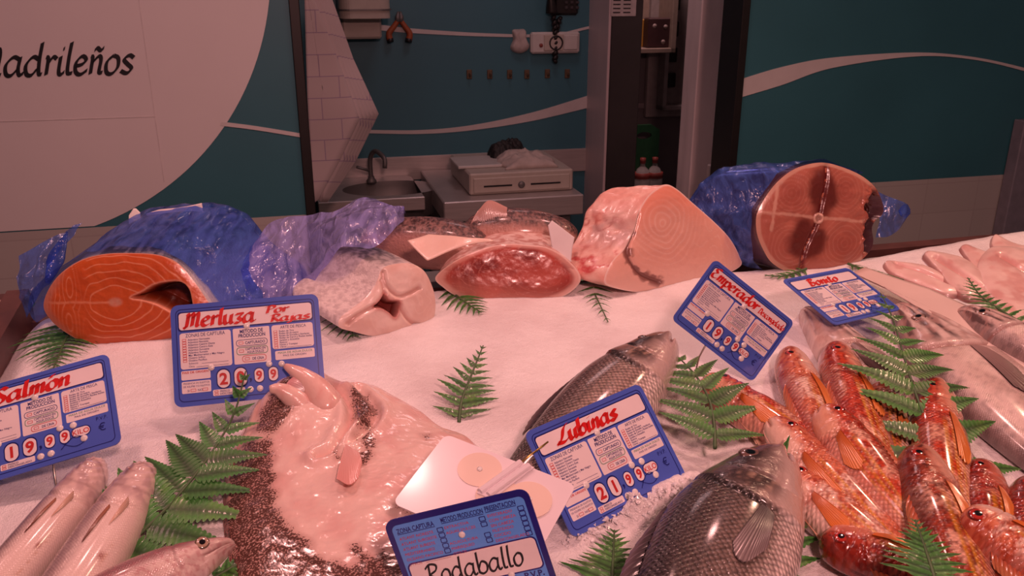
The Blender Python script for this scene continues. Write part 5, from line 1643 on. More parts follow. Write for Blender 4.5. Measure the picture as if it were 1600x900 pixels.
# hake with the pointed head at the bottom
PD = [(0, .03), (.03, .11), (.10, .22), (.2, .36), (.32, .46), (.5, .48), (.75, .36), (1, .16)]
PV = [(0, .05), (.03, .12), (.10, .24), (.2, .38), (.32, .48), (.5, .50), (.75, .36), (1, .16)]
PT_ = [(0, .16), (.02, .45), (.08, .75), (.18, .92), (.30, .99), (.5, 1.0), (.75, .7), (1, .3)]
def pk_relief(S, v):
    return -.002 * np.exp(-((S - .22 - .03 * (1 - v * v)) / .008) ** 2) - .004 * np.exp(-((v + .35 + S * .8) / .10) ** 2) * sst(.16, .12, S) \
        + .0006 * np.sin(v * 30) * sst(.14, .05, S) + .0018 * np.exp(-(((S - .125) / .03) ** 2 + ((v - .25) / .3) ** 2))
def pk_col(S, v, top, x, y):
    n1 = fbm(S * 16, v * 3, 4, 4); n2 = fbm(S * 80, v * 10, 2, 3)
    b = lerp((0.62, 0.46, 0.42), (0.78, 0.62, 0.56), sst(.4, .6, n1))
    b = lerp(b, (0.22, 0.07, 0.085), sst(.05, .55, v + .4 * (n1 - .5)) * .85)
    b = lerp(b, (0.45, 0.16, 0.18), sst(.5, .66, n2) * .5)
    b = lerp(b, (0.66, 0.52, 0.46), np.exp(-(((S - .125) / .035) ** 2 + ((v - .22) / .35) ** 2)) * .8)
    return lerp(b, (0.12, 0.03, 0.035), np.exp(-((v + .35 + S * .8) / .05) ** 2) * sst(.17, .13, S) * .9)
fish('hake', 'small hake with pointed snout and dark round eye at the bottom edge left', 'fish', None, (366, 850), (30, 1010), .050, .032, PD, PV, PT_, pk_col, M_whit, 1, (.012, .006), 26, .0,
     pk_relief, Lk=1.2, head=lambda S, v: sst(.24, .18, S), eye=(.13, .20, .0062, (0.40, 0.28, 0.20)), sink=.1)

# ---------------------------------------------------------------- turbot, white side up
tpx = [(452, 572), (470, 570), (503, 584), (520, 596), (545, 608), (560, 606), (590, 612), (622, 628), (660, 650), (690, 672), (735, 690), (790, 730), (830, 790), (850, 860),
       (840, 960), (760, 1060), (620, 1080), (480, 1040), (390, 960), (362, 890), (352, 830), (352, 770), (362, 720), (378, 685), (400, 650), (428, 620), (452, 606), (437, 598), (462, 600), (492, 594), (487, 588), (462, 588), (447, 578)]
TPm = [(412, 618), (428, 604), (452, 600), (500, 590), (520, 596), (545, 606), (565, 606), (592, 612), (622, 628), (660, 650), (690, 672), (735, 690), (765, 730), (792, 790), (805, 870),
       (800, 960), (740, 1060), (620, 1080), (480, 1040), (390, 960), (362, 890), (350, 830), (350, 770), (360, 720), (376, 685), (392, 650)]
TP = spl(np.array([P(x, y)[:2] for x, y in TPm]), 260, True)
def tp2(*q): return np.array([P(x, y, .02)[:2] for x, y in q])
blot = [  # dark freckled patches: outline in pixels
 [(405, 655), (425, 635), (455, 618), (480, 618), (505, 622), (510, 632), (485, 640), (462, 662), (432, 682), (405, 690), (395, 675)],
 [(392, 680), (425, 695), (432, 740), (430, 790), (455, 820), (480, 850), (520, 880), (560, 880), (600, 860), (618, 868), (660, 890), (700, 960), (500, 1020), (380, 940), (340, 840), (345, 760), (368, 705)],
 [(540, 622), (560, 612), (580, 620), (592, 645), (580, 672), (560, 680), (552, 655), (545, 640)],
 [(555, 690), (575, 685), (592, 694), (588, 708), (568, 712)],
 [(560, 715), (582, 708), (588, 715), (575, 732), (562, 736)],
 [(545, 855), (560, 850), (585, 870), (560, 890)],
 [(610, 790), (640, 800), (660, 815), (630, 815)],
 [(660, 680), (672, 676), (672, 690), (662, 694)], [(512, 722), (532, 716), (530, 728)], [(458, 690), (468, 690), (464, 697)]]
blots = [tp2(*q) for q in blot]
tgill = spl(tp2((500, 598), (522, 612), (545, 640), (548, 668), (535, 690), (520, 712), (500, 722)), 40)
tgil2 = spl(tp2((560, 610), (588, 640), (585, 665), (560, 690), (540, 705)), 40)
def turbot():
    c = TP.mean(0)
    nr, na = 190, 260
    rho = np.linspace(0, 1, nr) ** .8
    G = c + rho[:, None, None] * (TP - c)[None]
    x, y = G[..., 0], G[..., 1]
    sd = np.minimum(poly_sd(x, y, TP) * 1.0, 1)
    sd = np.maximum(sd, 0)
    up = .020 * (1 - np.exp(-sd / .028)) + .003 * sst(0, .006, sd)
    l1, l2 = line_d(x, y, tgill), line_d(x, y, tgil2)
    head = tp2((475, 640))[0]; chin = tp2((448, 622))[0]
    dh = np.sqrt((x - head[0]) ** 2 + (y - head[1]) ** 2)
    dc = np.sqrt((x - chin[0]) ** 2 + (y - chin[1]) ** 2)
    relief = .016 * np.exp(-(dh / .05) ** 2) + .016 * np.exp(-(dc / .028) ** 2) - .006 * np.exp(-(l1 / .0045) ** 2) + .005 * np.exp(-((l1 - .010) / .007) ** 2) * sst(.2, .1, dh) \
        - .005 * np.exp(-(l2 / .005) ** 2) + .004 * np.exp(-((l2 - .010) / .006) ** 2)
    relief = relief + .004 * (fbm(x * 30, y * 30, 3, 3) - .5) + .0016 * (fbm(x * 90 + y * 60, y * 160 - x * 40, 5, 3) - .5)
    z = ice_h(x, y) + .002 + up + relief * sst(0, .012, sd)
    n1 = fbm(x * 30, y * 30, 2, 4); n2 = vnoise(x * 760, y * 760, 1.0) * .6 + vnoise(x * 1500, y * 1500, 4.0) * .4
    b = lerp((0.84, 0.62, 0.55), (0.78, 0.50, 0.45), sst(.4, .7, n1))
    m_ = np.zeros(x.shape)
    for q in blots:
        s_ = poly_sd(x, y, q)
        m_ = np.maximum(m_, sst(-.008, .008, s_ + .016 * (fbm(x * 70, y * 70, 6, 4) - .5)))
    spot = m_
    b = lerp(b, (0.46, 0.24, 0.20), m_ * .75)
    rim = sst(.012, .003, sd + .004 * (fbm(x * 60, y * 60, 1, 3) - .5))
    b = lerp(b, lerp((0.34, 0.09, 0.09), (0.62, 0.32, 0.28), sst(.4, .6, fbm(x * 240, y * 240, 8, 2))), rim * .8)
    b = lerp(b, (0.60, 0.24, 0.20), np.exp(-(l1 / .002) ** 2) * .5)
    root = empty('turbot', (c[0], c[1], float(ice_h(c[0], c[1]))), 'big white bellied turbot with brown freckled patches and open mouth', 'fish')
    top = np.stack([x, y, z], -1).reshape(-1, 3)
    ring = np.c_[TP, ice_h(TP[:, 0], TP[:, 1]) - .004]
    V = np.vstack([top, ring])
    f = gridf(nr, na, True) + [[(nr - 1) * na + j, (nr - 1) * na + (j + 1) % na, nr * na + (j + 1) % na, nr * na + j] for j in range(na)]
    mesh('body', V, f, M_turb, root, True, col=np.vstack([b.reshape(-1, 3), np.tile((.3, .1, .1), (na, 1))]))
    a_ = [o for o in root.children if o.name.startswith('body')][0].data.attributes.new('spot', 'FLOAT', 'POINT')
    a_.data.foreach_set('value', np.r_[spot.ravel(), np.ones(na)].astype(np.float32))
    # jaws: two fleshy lobes at the upper left
    def lobe(name, pts, r, col, lab=None):
        p = spl(np.array(pts), 26)
        mb = MB(); mb.tube(p, np.interp(np.linspace(0, 1, 26), np.linspace(0, 1, len(r)), r), 18)
        V = np.vstack(mb.v)
        nn = fbm(V[:, 0] * 150, V[:, 1] * 150, V[:, 2] * 150, 3)
        o = mesh(name, V, mb.f, M_turb, root, True, col=lerp(col, (0.66, 0.22, 0.20), sst(.45, .7, nn) * .3))
        if lab: o['label'] = lab
    lobe('upper_jaw', [P(446, 572, .062), P(457, 578, .060), P(474, 589, .054), P(492, 606, .044), P(508, 630, .030), P(520, 660, .012)], (.0035, .0085, .0130, .0170, .020, .014), (0.82, 0.55, 0.48))
    lobe('lower_jaw', [P(421, 608, .054), P(434, 608, .052), P(450, 616, .044), P(466, 628, .034), P(482, 648, .020), P(490, 668, .010)], (.0040, .0090, .0130, .0160, .017, .012), (0.83, 0.58, 0.51))
    fin_mesh('mouth_membrane', root, [P(492, 598, .050), P(484, 606, .049), P(474, 612, .047)], [P(462, 586, .058), P(452, 594, .057), P(446, 602, .054)], (0.80, 0.62, 0.60), (0.55, 0.25, 0.25), 8, wav=.0002)
    # pectoral fin folded back from the gill
    fin_mesh('pectoral_fin', root, [P(540, 694, 0.038), P(550, 700, 0.040), P(562, 708, 0.039)],
             [P(526, 748, 0.036), P(545, 757, 0.036), P(560, 745, 0.036), P(566, 722, 0.037)], (0.80, 0.46, 0.41), (0.70, 0.32, 0.28), 16, wav=.00015, rib=.9, label='pink pectoral fin')
turbot()
# ================================================================== the right hand end: silver fish, pale flat fish, divider
def Pi(px, py, h=0.0):
    """like P, but on the heaped surface of the ice"""
    dz = 0.0
    for _ in range(5):
        q = P(px, py, dz + h)
        dz = float(ice_h(q[0], q[1]) - iz(q[0], q[1]))
    return q

M_flat = mat_col('pale_flatfish_skin', rough=0.32, coat=0.3, nbump=0.2, nscale=120, sss=0.05)
def flatfish(label, px, hgt, seed, lift=0.0, ridge=None):
    O = spl(np.array([Pi(x, y, lift)[:2] for x, y in px]), 150, True)
    c = O.mean(0)
    nr, na = 46, 150
    rho = np.linspace(0, 1, nr) ** .7
    G = c + rho[:, None, None] * (O - c)[None]
    x, y = G[..., 0], G[..., 1]
    sd = np.maximum(poly_sd(x, y, O), 0)
    up = hgt * (1 - np.exp(-sd / (hgt * 1.1))) + .0035 * sst(0, .003, sd)
    gr = 0
    if ridge:
        l = line_d(x, y, spl(np.array([Pi(a, b, lift)[:2] for a, b in ridge]), 30))
        gr = sst(.009, 0, l)
        up = up - .006 * np.exp(-(l / .005) ** 2)
    z = ice_h(x, y) + lift + up + .002 * (fbm(x * 40, y * 40, seed, 3) - .5)
    n1 = fbm(x * 28, y * 28, seed, 4)
    b = lerp((0.82, 0.60, 0.54), (0.72, 0.48, 0.43), sst(.4, .65, n1))
    b = lerp(b, (0.60, 0.24, 0.22), sst(.58, .72, fbm(x * 40, y * 40, seed + 5, 3)) * .55)
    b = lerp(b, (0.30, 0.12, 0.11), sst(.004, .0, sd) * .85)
    if ridge: b = lerp(b, (0.55, 0.20, 0.18), gr * .5)
    root = empty('flat_fish', (c[0], c[1], float(ice_h(c[0], c[1])) + lift), label, 'fish', 'pale flat fish at the right end')
    ring = np.c_[O, ice_h(O[:, 0], O[:, 1]) + lift - .003]
    V = np.vstack([np.stack([x, y, z], -1).reshape(-1, 3), ring])
    f = gridf(nr, na, True) + [[(nr - 1) * na + j, (nr - 1) * na + (j + 1) % na, nr * na + (j + 1) % na, nr * na + j] for j in range(na)]
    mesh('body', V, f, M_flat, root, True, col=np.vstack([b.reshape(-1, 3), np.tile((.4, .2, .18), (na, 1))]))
flatfish('pale pink flat fish with its narrow end farthest left of the row', [(1379, 416), (1388, 411), (1420, 414), (1452, 421), (1482, 440), (1510, 462), (1480, 466), (1440, 452), (1402, 436), (1387, 428)], .007, 1, 0, [(1400, 418), (1440, 432), (1490, 452)])
flatfish('small pale flat fish behind the other two narrow ones, half hidden', [(1498, 390), (1508, 386), (1530, 393), (1560, 408), (1570, 440), (1530, 440), (1514, 416), (1504, 402)], .007, 3)
flatfish('second pale pink flat fish from the left, dark crease along its side', [(1441, 401), (1450, 396), (1482, 401), (1512, 411), (1540, 435), (1545, 468), (1510, 470), (1482, 452), (1464, 428), (1448, 410)], .008, 2, 0.003, [(1462, 410), (1490, 430), (1530, 455)])
flatfish('narrow flat fish along the back edge of the ice at the far right', [(1546, 382), (1553, 377), (1590, 385), (1640, 395), (1650, 425), (1600, 420), (1562, 402), (1550, 392)], .007, 5)
flatfish('largest pale pink flat fish, broad body running out of the right edge', [(1534, 400), (1552, 389), (1590, 392), (1650, 402), (1690, 480), (1680, 570), (1620, 540), (1570, 500), (1538, 462), (1524, 430), (1526, 412)], .013, 4, 0.004, [(1560, 412), (1590, 432), (1630, 450), (1670, 455)])

def silver_cols(seed, dark):
    def f(S, v, top, x, y):
        n1 = fbm(S * 12 + seed, v * 3, seed, 4); n2 = fbm(S * 70, v * 12, seed + 1, 3)
        b = lerp((0.62, 0.46, 0.41), (0.78, 0.62, 0.56), sst(.35, .65, n1))
        b = lerp(b, (0.20, 0.14, 0.14), sst(.55, 1.0, v + .2 * (n2 - .5)) * dark)
        b = lerp(b, b * .6, sst(.5, .7, n2) * .5)
        hd = sst(.30, .24, S - .03 * (1 - v * v))
        st = np.abs(((v * 2.6 + .6 * (n1 - .5)) % 1) - .5) * 2
        b = lerp(b, (0.09, 0.055, 0.055), hd * sst(.45, .8, st) * .9 * sst(-.5, -.1, v))
        b = lerp(b, (0.50, 0.30, 0.26), hd * sst(.45, .6, fbm(S * 40, v * 6, seed + 2, 4)) * .6)
        b = lerp(b, (0.30, 0.14, 0.12), np.exp(-((S - .30 - .03 * (1 - v * v)) / .008) ** 2) * .8)
        return b
    return f
def silver_relief(S, v):
    return -.004 * np.exp(-((S - .30 - .03 * (1 - v * v)) / .009) ** 2) - .004 * np.exp(-((v + .20 + S * 1.2) / .10) ** 2) * sst(.16, .10, S) \
        + .0016 * np.sin(v * 16 + S * 20) * sst(.30, .18, S) - .003 * np.exp(-(((S - .15) / .03) ** 2 + ((v - .38) / .14) ** 2))
def silver(label, head, tail, H, T, dside, lift, roll, seed, dark, eye=.0095, bend=0.0):
    g = fish('silver_fish', label, 'fish', 'big silver fish at the right', head, tail, H, T, PD, PV, PT_, silver_cols(seed, dark), M_whit2, dside, lift, roll, bend, silver_relief, ns=210, nv=96,
             eye=(.155, .30, eye, (0.34, 0.22, 0.18)), sink=.2, head=lambda S, v: sst(.31, .26, S - .03 * (1 - v * v)))
    b = [g.surf(.345, -.05, .001), g.surf(.35, -.20, .0015), g.surf(.36, -.34, .001)]
    tp = [g.surf(.54, .02, .002), g.surf(.58, -.16, .003), g.surf(.54, -.34, .003), g.surf(.46, -.44, .002)]
    fin_mesh('pectoral_fin', g.root, b, tp, (0.36, 0.24, 0.22), (0.13, 0.07, 0.07), 12, label='dark pectoral fin')
    return g
M_whit2 = mat_col('silver_scaled_skin', rough=0.26, coat=0.4, scale_uv=(480, 460), sbump=.3, nbump=0.35, nscale=110, svar=0.06)
silver('big silver fish with dark back edge lying along the white divider', (1400, 484), (1800, 850), .130, .034, 1, (-.016, -.004), 0, 1, .9)
silver('silver fish with dark striped head poking out under the Bonito sign', (1252, 492), (1560, 800), .080, .036, -1, (-.018, -.006), 0, 2, .8)
silver('silver fish head with folds and open mouth pointing left, before the pale flat fish', (1492, 494), (1800, 660), .075, .034, 1, (.002, .008), 6, 3, .8)

# divider sheet between the silver fish and the flat fish
dvp = [(1332, 424), (1352, 416), (1400, 434), (1450, 452), (1520, 485), (1620, 545), (1650, 640), (1590, 590), (1500, 525), (1420, 470), (1370, 440)]
FD = Face(1450, 470, ICE_N, .026)
M_divider = mat('white_plastic_sheet', (0.74, 0.58, 0.52), 0.35, var=.05, scale=14)
def divider():
    O = FD.to2(dvp)
    c = O.mean(0); O = np.vstack([np.linspace(O[i], O[(i + 1) % len(O)], 12, endpoint=False) for i in range(len(O))]); N = len(O)
    V = []
    rr = np.linspace(0, 1, 12)
    for s_ in (1, -1):
        for r in (rr if s_ == 1 else rr[::-1]):
            q = c + (O - c) * r
            V.append(FD.to3(q, s_ * .001 + .003 * np.sin(q[:, 0] * 18)))
    V = np.array(V)
    tag(mesh('divider_sheet', V.reshape(-1, 3), gridf(len(V), N, True), M_divider, None, True), 'white plastic sheet dividing the silver fish from the pale flat fish', 'plastic sheet')
divider()

# ------------------------------------------------------------------ dark scaly fish behind the loin
def trunk_cols(seed):
    def f(S, v, top, x, y):
        n1 = fbm(S * 16 + seed, v * 4, seed, 4); n2 = fbm(S * 70, v * 14, seed + 1, 3)
        b = lerp((0.045, 0.022, 0.022), (0.19, 0.10, 0.09), sst(.40, .62, n2))
        b = lerp(b, (0.36, 0.20, 0.17), sst(.55, .72, n1) * .5)
        return lerp(b, (0.50, 0.26, 0.21), sst(-.55, -.9, v))
    return f
TD = [(0, .10), (.04, .28), (.15, .42), (.35, .50), (.6, .48), (.85, .38), (.97, .22), (1, .05)]
TT = [(0, .25), (.04, .55), (.15, .85), (.35, 1.0), (.6, .98), (.85, .75), (.97, .45), (1, .1)]
ga = fish('dark_scaled_fish', 'dark scaly fish lying behind, between the lilac film and the red loin', 'fish', 'dark scaly fish behind the cut pieces', (770, 398), (565, 378), .090, .050, TD, TD, TT, trunk_cols(1), M_rough, 1, (0, 0), 0, 0, nv=90)
gb = fish('dark_scaled_fish', 'dark scaly fish with a raised fin, behind the middle of the red loin', 'fish', 'dark scaly fish behind the cut pieces', (718, 378), (905, 380), .085, .056, TD, TD, TT, trunk_cols(2), M_rough, -1, (0, 0), 0, 0, nv=90)
fin_mesh('raised_fin', gb.root, [gb.surf(.10, -.55, 0), gb.surf(.22, -.55, 0), gb.surf(.40, -.45, 0)], [gb.surf(.16, .0, .006), gb.surf(.25, .32, .016), gb.surf(.40, .0, .004)], (0.40, 0.22, 0.19), (0.46, 0.26, 0.22), 20, wav=.0003)

# ================================================================== plastic fern fronds
M_fern = mat_col('fern_leaf', rough=0.42, coat=0.2, nbump=0.3, nscale=220)
M_stem = mat('fern_stem', (0.06, 0.12, 0.045), 0.45, var=.2, scale=60)

def fern(label, axis, n, lens, normal=None, sides=(1, -1), wid=.24, ang=(72, 38), seed=0, teeth=9, arch=.0, hue=0.0, lens2=None, group='plastic fern fronds on the ice', pw=.85, stem_r=.0022):
    """axis: pixels with height above the ice, base first; lens: pinna length in metres along the frond"""
    rg = np.random.default_rng(100 + seed)
    A = spl([Pi(x, y, h) for x, y, h in axis], 90)
    nrm = np.asarray(normal if normal is not None else ICE_N, float)
    L = np.r_[0, np.cumsum(np.linalg.norm(np.diff(A, axis=0), axis=1))]
    T = np.gradient(A, axis=0); T /= np.linalg.norm(T, axis=1)[:, None]
    lf, lf2 = curve1(lens), curve1(lens2 if lens2 else lens)
    base = A[0]
    root = empty('fern_frond', base, label, 'fern', group)
    mb = MB(); mb.tube(A, np.linspace(stem_r, stem_r * .35, 90), 7); mb.build('stem', M_stem, root, smooth=True)
    V, F, C_, k = [], [], [], 0
    for i in range(n):
        t = (i + .5) / n
        t = t ** pw
        p = np.array([np.interp(t * L[-1], L, A[:, c]) for c in range(3)])
        d = np.array([np.interp(t * L[-1], L, T[:, c]) for c in range(3)]); d /= np.linalg.norm(d)
        nn = nrm - d * (nrm @ d); nn /= np.linalg.norm(nn)
        side = np.cross(nn, d)
        for sg in sides:
            ln = float((lf if sg > 0 else lf2)(t)) * rg.uniform(.9, 1.08)
            if ln < .002: continue
            a = math.radians(ang[0] + (ang[1] - ang[0]) * t ** 1.5 + rg.uniform(-4, 4))
            ax = d * math.cos(a) + side * sg * math.sin(a)
            pn = nn + .22 * rg.uniform(-1, 1) * d + .12 * rg.uniform(-1, 1) * side; pn -= ax * (pn @ ax); pn /= np.linalg.norm(pn)
            lat = np.cross(pn, ax)
            tn = max(4, int(teeth * min(1.3, ln / .05)))
            m_ = tn * 6
            s = np.linspace(0, 1, m_)
            prof = np.minimum(1, s / .10 + .35) * np.minimum(1, (1 - s) ** .75 * 1.35) * (.82 + .18 * np.cos(s * PI))
            saw = (s * tn) % 1.0
            tooth = 1 - (.16 + .28 * sst(.022, .05, ln)) * (1 - np.sin(PI * np.clip(saw, 0, 1)) ** .55)
            w_ = wid * ln * prof * .5 * (1.35 if ln < .02 else 1.0)
            droop = -.10 * ln * s ** 2 + .03 * ln * np.sin(PI * s)
            cur = .07 * ln * s ** 2
            mid = p + s[:, None] * ln * ax + droop[:, None] * pn + cur[:, None] * d
            sh = (rg.uniform(.75, 1.2))
            g0 = np.array((0.052 + hue, 0.215 + .3 * hue, 0.042)) * sh
            dkk = g0 * .30
            ridge = np.cos(2 * PI * saw)
            for q, lv in ((-1.0, 1), (-.55, .6), (0.0, 0), (.55, .6), (1.0, 1)):
                lean = .20 * abs(q) * w_          # lobes lean to the tip
                pts = mid + (q * w_ * (tooth if abs(q) == 1 else 1.0))[:, None] * lat + lean[:, None] * ax \
                    + (abs(q) * .18 * w_ * (1 if abs(q) < 1 else .6))[:, None] * pn + (.00025 * ridge * lv)[:, None] * pn
                V.append(pts)
                c_ = np.tile(g0, (m_, 1)) * (1 + .16 * ridge * lv)[:, None]
                if q == 0: c_ = np.tile(dkk, (m_, 1))
                C_.append(c_)
            st = np.arange(m_ - 1)
            for b_ in range(4):
                o0, o1 = k + b_ * m_, k + (b_ + 1) * m_
                F += np.stack([o0 + st, o0 + st + 1, o1 + st + 1, o1 + st], -1).tolist()
            k += 5 * m_
    V = np.vstack(V); C_ = np.vstack(C_)
    gz = ice_h(V[:, 0], V[:, 1]) + .0015
    V[:, 2] = np.maximum(V[:, 2], gz)
    yel = fbm(V[:, 0] * 60, V[:, 1] * 60, V[:, 2] * 60, 3)
    C_ = lerp(C_, C_ * np.array((1.9, 1.25, 1.1)), sst(.5, .7, yel) * .6)
    mesh('leaflets', V, F, M_fern, root, True, col=C_)
    return root

UPC = np.array([0.0, -.62, .78])     # leaves held up towards the customer
fern('large fern frond between pale fish and turbot, tip before the Merluza sign',
     [(172, 874, .012), (250, 805, .022), (305, 742, .030), (345, 685, .036), (368, 640, .050), (384, 580, .075)], 11, [(0, .06), (.2, .078), (.45, .068), (.6, .048), (.75, .028), (1, .006)], UPC, seed=1, wid=0.46, teeth=12, pw=.9)
fern('single fern frond standing in the bare ice behind the turbot', [(717, 660, .0), (722, 625, .010), (735, 590, .020), (755, 540, .034)], 10, [(0, .034), (.2, .042), (.45, .034), (.7, .018), (1, .005)], UPC, seed=2, wid=0.3, teeth=8, hue=.01)
fern('fern frond beside the upper sea bass, lying over the orange mullet', [(1117, 700, .030), (1116, 665, .036), (1108, 625, .042), (1088, 588, .045), (1060, 558, .040)], 7, [(0, .066), (.3, .070), (.6, .052), (.8, .035), (1, .012)], UPC, seed=3, wid=0.38, teeth=12, hue=.01)
fern('large fern frond at the right, lying across the silver fish', [(1500, 775, .030), (1470, 700, .036), (1440, 640, .045), (1417, 572, .052), (1394, 496, .058), (1376, 458, .060)], 11, [(0, .078), (.25, .088), (.5, .072), (.68, .045), (.85, .022), (1, .005)], UPC, seed=4, wid=0.42, teeth=12, hue=.012, pw=.8)
fern('small fern tip standing among the red mullets at the bottom right', [(1462, 910, .085), (1450, 870, .088), (1430, 812, .095)], 11,
     [(0, .040), (.3, .034), (.6, .020), (1, .004)], UPC, seed=5, wid=.24, teeth=6, hue=.005, ang=(80, 50))
fern('small fern tip in the ice below the Lubinas sign', [(956, 915, .004), (958, 870, .012), (960, 828, .022)], 10,
     [(0, .050), (.3, .036), (.6, .020), (1, .005)], UPC, seed=6, wid=.24, teeth=6, hue=.01, ang=(82, 55))
fern('fern frond half covered by the large sea bass, leaves showing along its belly', [(1232, 965, .006), (1226, 860, .010), (1216, 770, .020), (1208, 716, .040)], 9,
     [(0, .040), (.5, .042), (.8, .040), (1, .034)], UPC, sides=(-1,), seed=7, wid=.36, teeth=8)
fern('fern frond tucked under the salmon at the left end', [(128, 505, .004), (104, 528, .006), (92, 555, .006), (82, 578, .006)], 12,
     [(0, .058), (.3, .050), (.6, .032), (1, .010)], None, seed=8, wid=.17, teeth=8, ang=(78, 45), lens2=[(0, .08), (.3, .072), (.6, .042), (1, .012)])
fern('thin bare fern stalk crossing the counter rail at the left edge', [(-20, 530, .012), (20, 502, .014), (62, 474, .016)], 4, [(0, .004), (1, .02)], None, seed=9, wid=.2, teeth=6)
fern('dark fern leaves under the left side of the headless hake piece', [(566, 462, .003), (545, 490, .004), (552, 526, .005)], 9, [(0, .030), (.5, .045), (1, .012)], None, seed=10, wid=.2, teeth=7)
fern('fern tip flat on the ice under the left of the red loin', [(700, 452, .003), (730, 474, .004), (752, 488, .004)], 8, [(0, .03), (.5, .034), (1, .008)], None, seed=11, wid=.22, teeth=7)
fern('fern tip flat on the ice under the swordfish block', [(915, 430, .003), (932, 465, .004), (950, 503, .005)], 11, [(0, .05), (.5, .036), (1, .006)], None, seed=12, wid=.17, teeth=7)
fern('short fern tip under the front of the tuna slice', [(1260, 420, .003), (1225, 431, .004), (1195, 430, .004)], 7, [(0, .02), (.5, .018), (1, .005)], None, seed=13, wid=.25, teeth=6)
fern('thin fern tip pointing right beside the Bonito sign', [(1325, 412, .004), (1360, 424, .008), (1412, 437, .012)], 9, [(0, .022), (.5, .020), (1, .004)], None, seed=14, wid=.2, teeth=6, ang=(50, 25))
fern('fern tip resting on the pale flat fish at the right end', [(1598, 506, .045), (1562, 484, .042), (1532, 462, .040), (1512, 434, .042)], 12, [(0, .034), (.5, .030), (1, .005)], UPC, seed=15, wid=.26, teeth=7, hue=.01)
fern('fern frond lying under the two pale whole fish', [(30, 930, .004), (80, 868, .004), (135, 800, .005), (156, 765, .008)], 9, [(0, .06), (.6, .05), (1, .012)], None, seed=16, wid=.4, teeth=12)
fern('short fern leaves under the pointed hake snout', [(330, 905, .004), (365, 885, .006), (392, 870, .008)], 5, [(0, .022), (1, .008)], None, seed=17, wid=.4, teeth=7)

# ------------------------------------------------------------------ loose ice: chips and small heaps
M_chip = mat('ice_chip', (0.90, 0.86, 0.86), 0.2, var=.03, sss=.3)
def ice_chips():
    rg = np.random.default_rng(5)
    mb = MB()
    base = np.array([(1, 1, 1), (-1, -1, 1), (-1, 1, -1), (1, -1, -1)], float)
    spots = []
    def heap(px, py, rx, n, h, ry=None):
        for _ in range(n):
            a, r = rg.uniform(0, 2 * PI), rg.uniform(0, 1) ** .6
            q = Pi(px + rx * r * math.cos(a), py + (ry or rx * .45) * r * math.sin(a))
            spots.append((q[0], q[1], h * (1 - r) * rg.uniform(.2, 1.0), rg.uniform(.0012, .0028)))
    for i in range(11):                    # banked up along the foot of the Lubinas sign
        t = i / 10
        heap(902 + 172 * t, 842 - 88 * t + 4, 24, 16, .010)
    heap(215, 880, 60, 30, .003); heap(265, 860, 40, 20, .003); heap(985, 770, 46, 20, .004)
    for x, y, dz, s in spots:
        p = base * rg.uniform(.5, 1.0, (4, 3)) * s
        p = np.vstack([p, -p * rg.uniform(.6, 1, (4, 1))])
        a = rg.uniform(0, 6.28, 3)
        Rm = np.array(Matrix.Rotation(a[0], 3, 'X') @ Matrix.Rotation(a[1], 3, 'Y') @ Matrix.Rotation(a[2], 3, 'Z'))
        c = np.array([x, y, float(ice_h(x, y)) + dz + s * .2])
        mb.add(p @ Rm.T + c, [(0, 1, 7, 2), (0, 2, 5, 3), (0, 3, 6, 1), (4, 6, 3, 5), (4, 7, 1, 6), (4, 5, 2, 7)])
    o = mesh('ice_chips', np.vstack(mb.v), mb.f, M_chip, None, False)
    tag(o, 'loose chips of ice scattered and banked on the ice bed', 'ice', kind='stuff')
ice_chips()
# ================================================================== lettering on the pale disc
def wall_writing():
    x0, z0 = Q(208, 113, WD); x1, z1 = Q(0, 120, WD)
    v, f, ww = lettering("Madrilen~os", 1.0, nib=(.13, .13), thin=.045, slant=.28)
    # visible run of letters: the M is cut by the picture's edge
    lett, _, wM = lettering("M", 1.0, nib=(.13, .13), thin=.045, slant=.28)
    sc = (x0 - x1) / (ww - wM * .86)
    zb = Q(100, 117, WD)[1]
    d = WD - 0.0035
    V = np.stack([x0 - (ww - v[:, 0]) * sc, np.full(len(v), d), zb + v[:, 1] * sc * 1.0], -1)
    b = WMB((x0, d, zb)); b.add(V, f)
    o = b.build('wall_lettering', M_ink)
    tag(o, 'dark handwritten style lettering Madrilenos on the pale wall disc', 'lettering')
wall_writing()

def wpt(px, py, d):
    u, z = Q(px, py, d); return np.array([u, d, z])

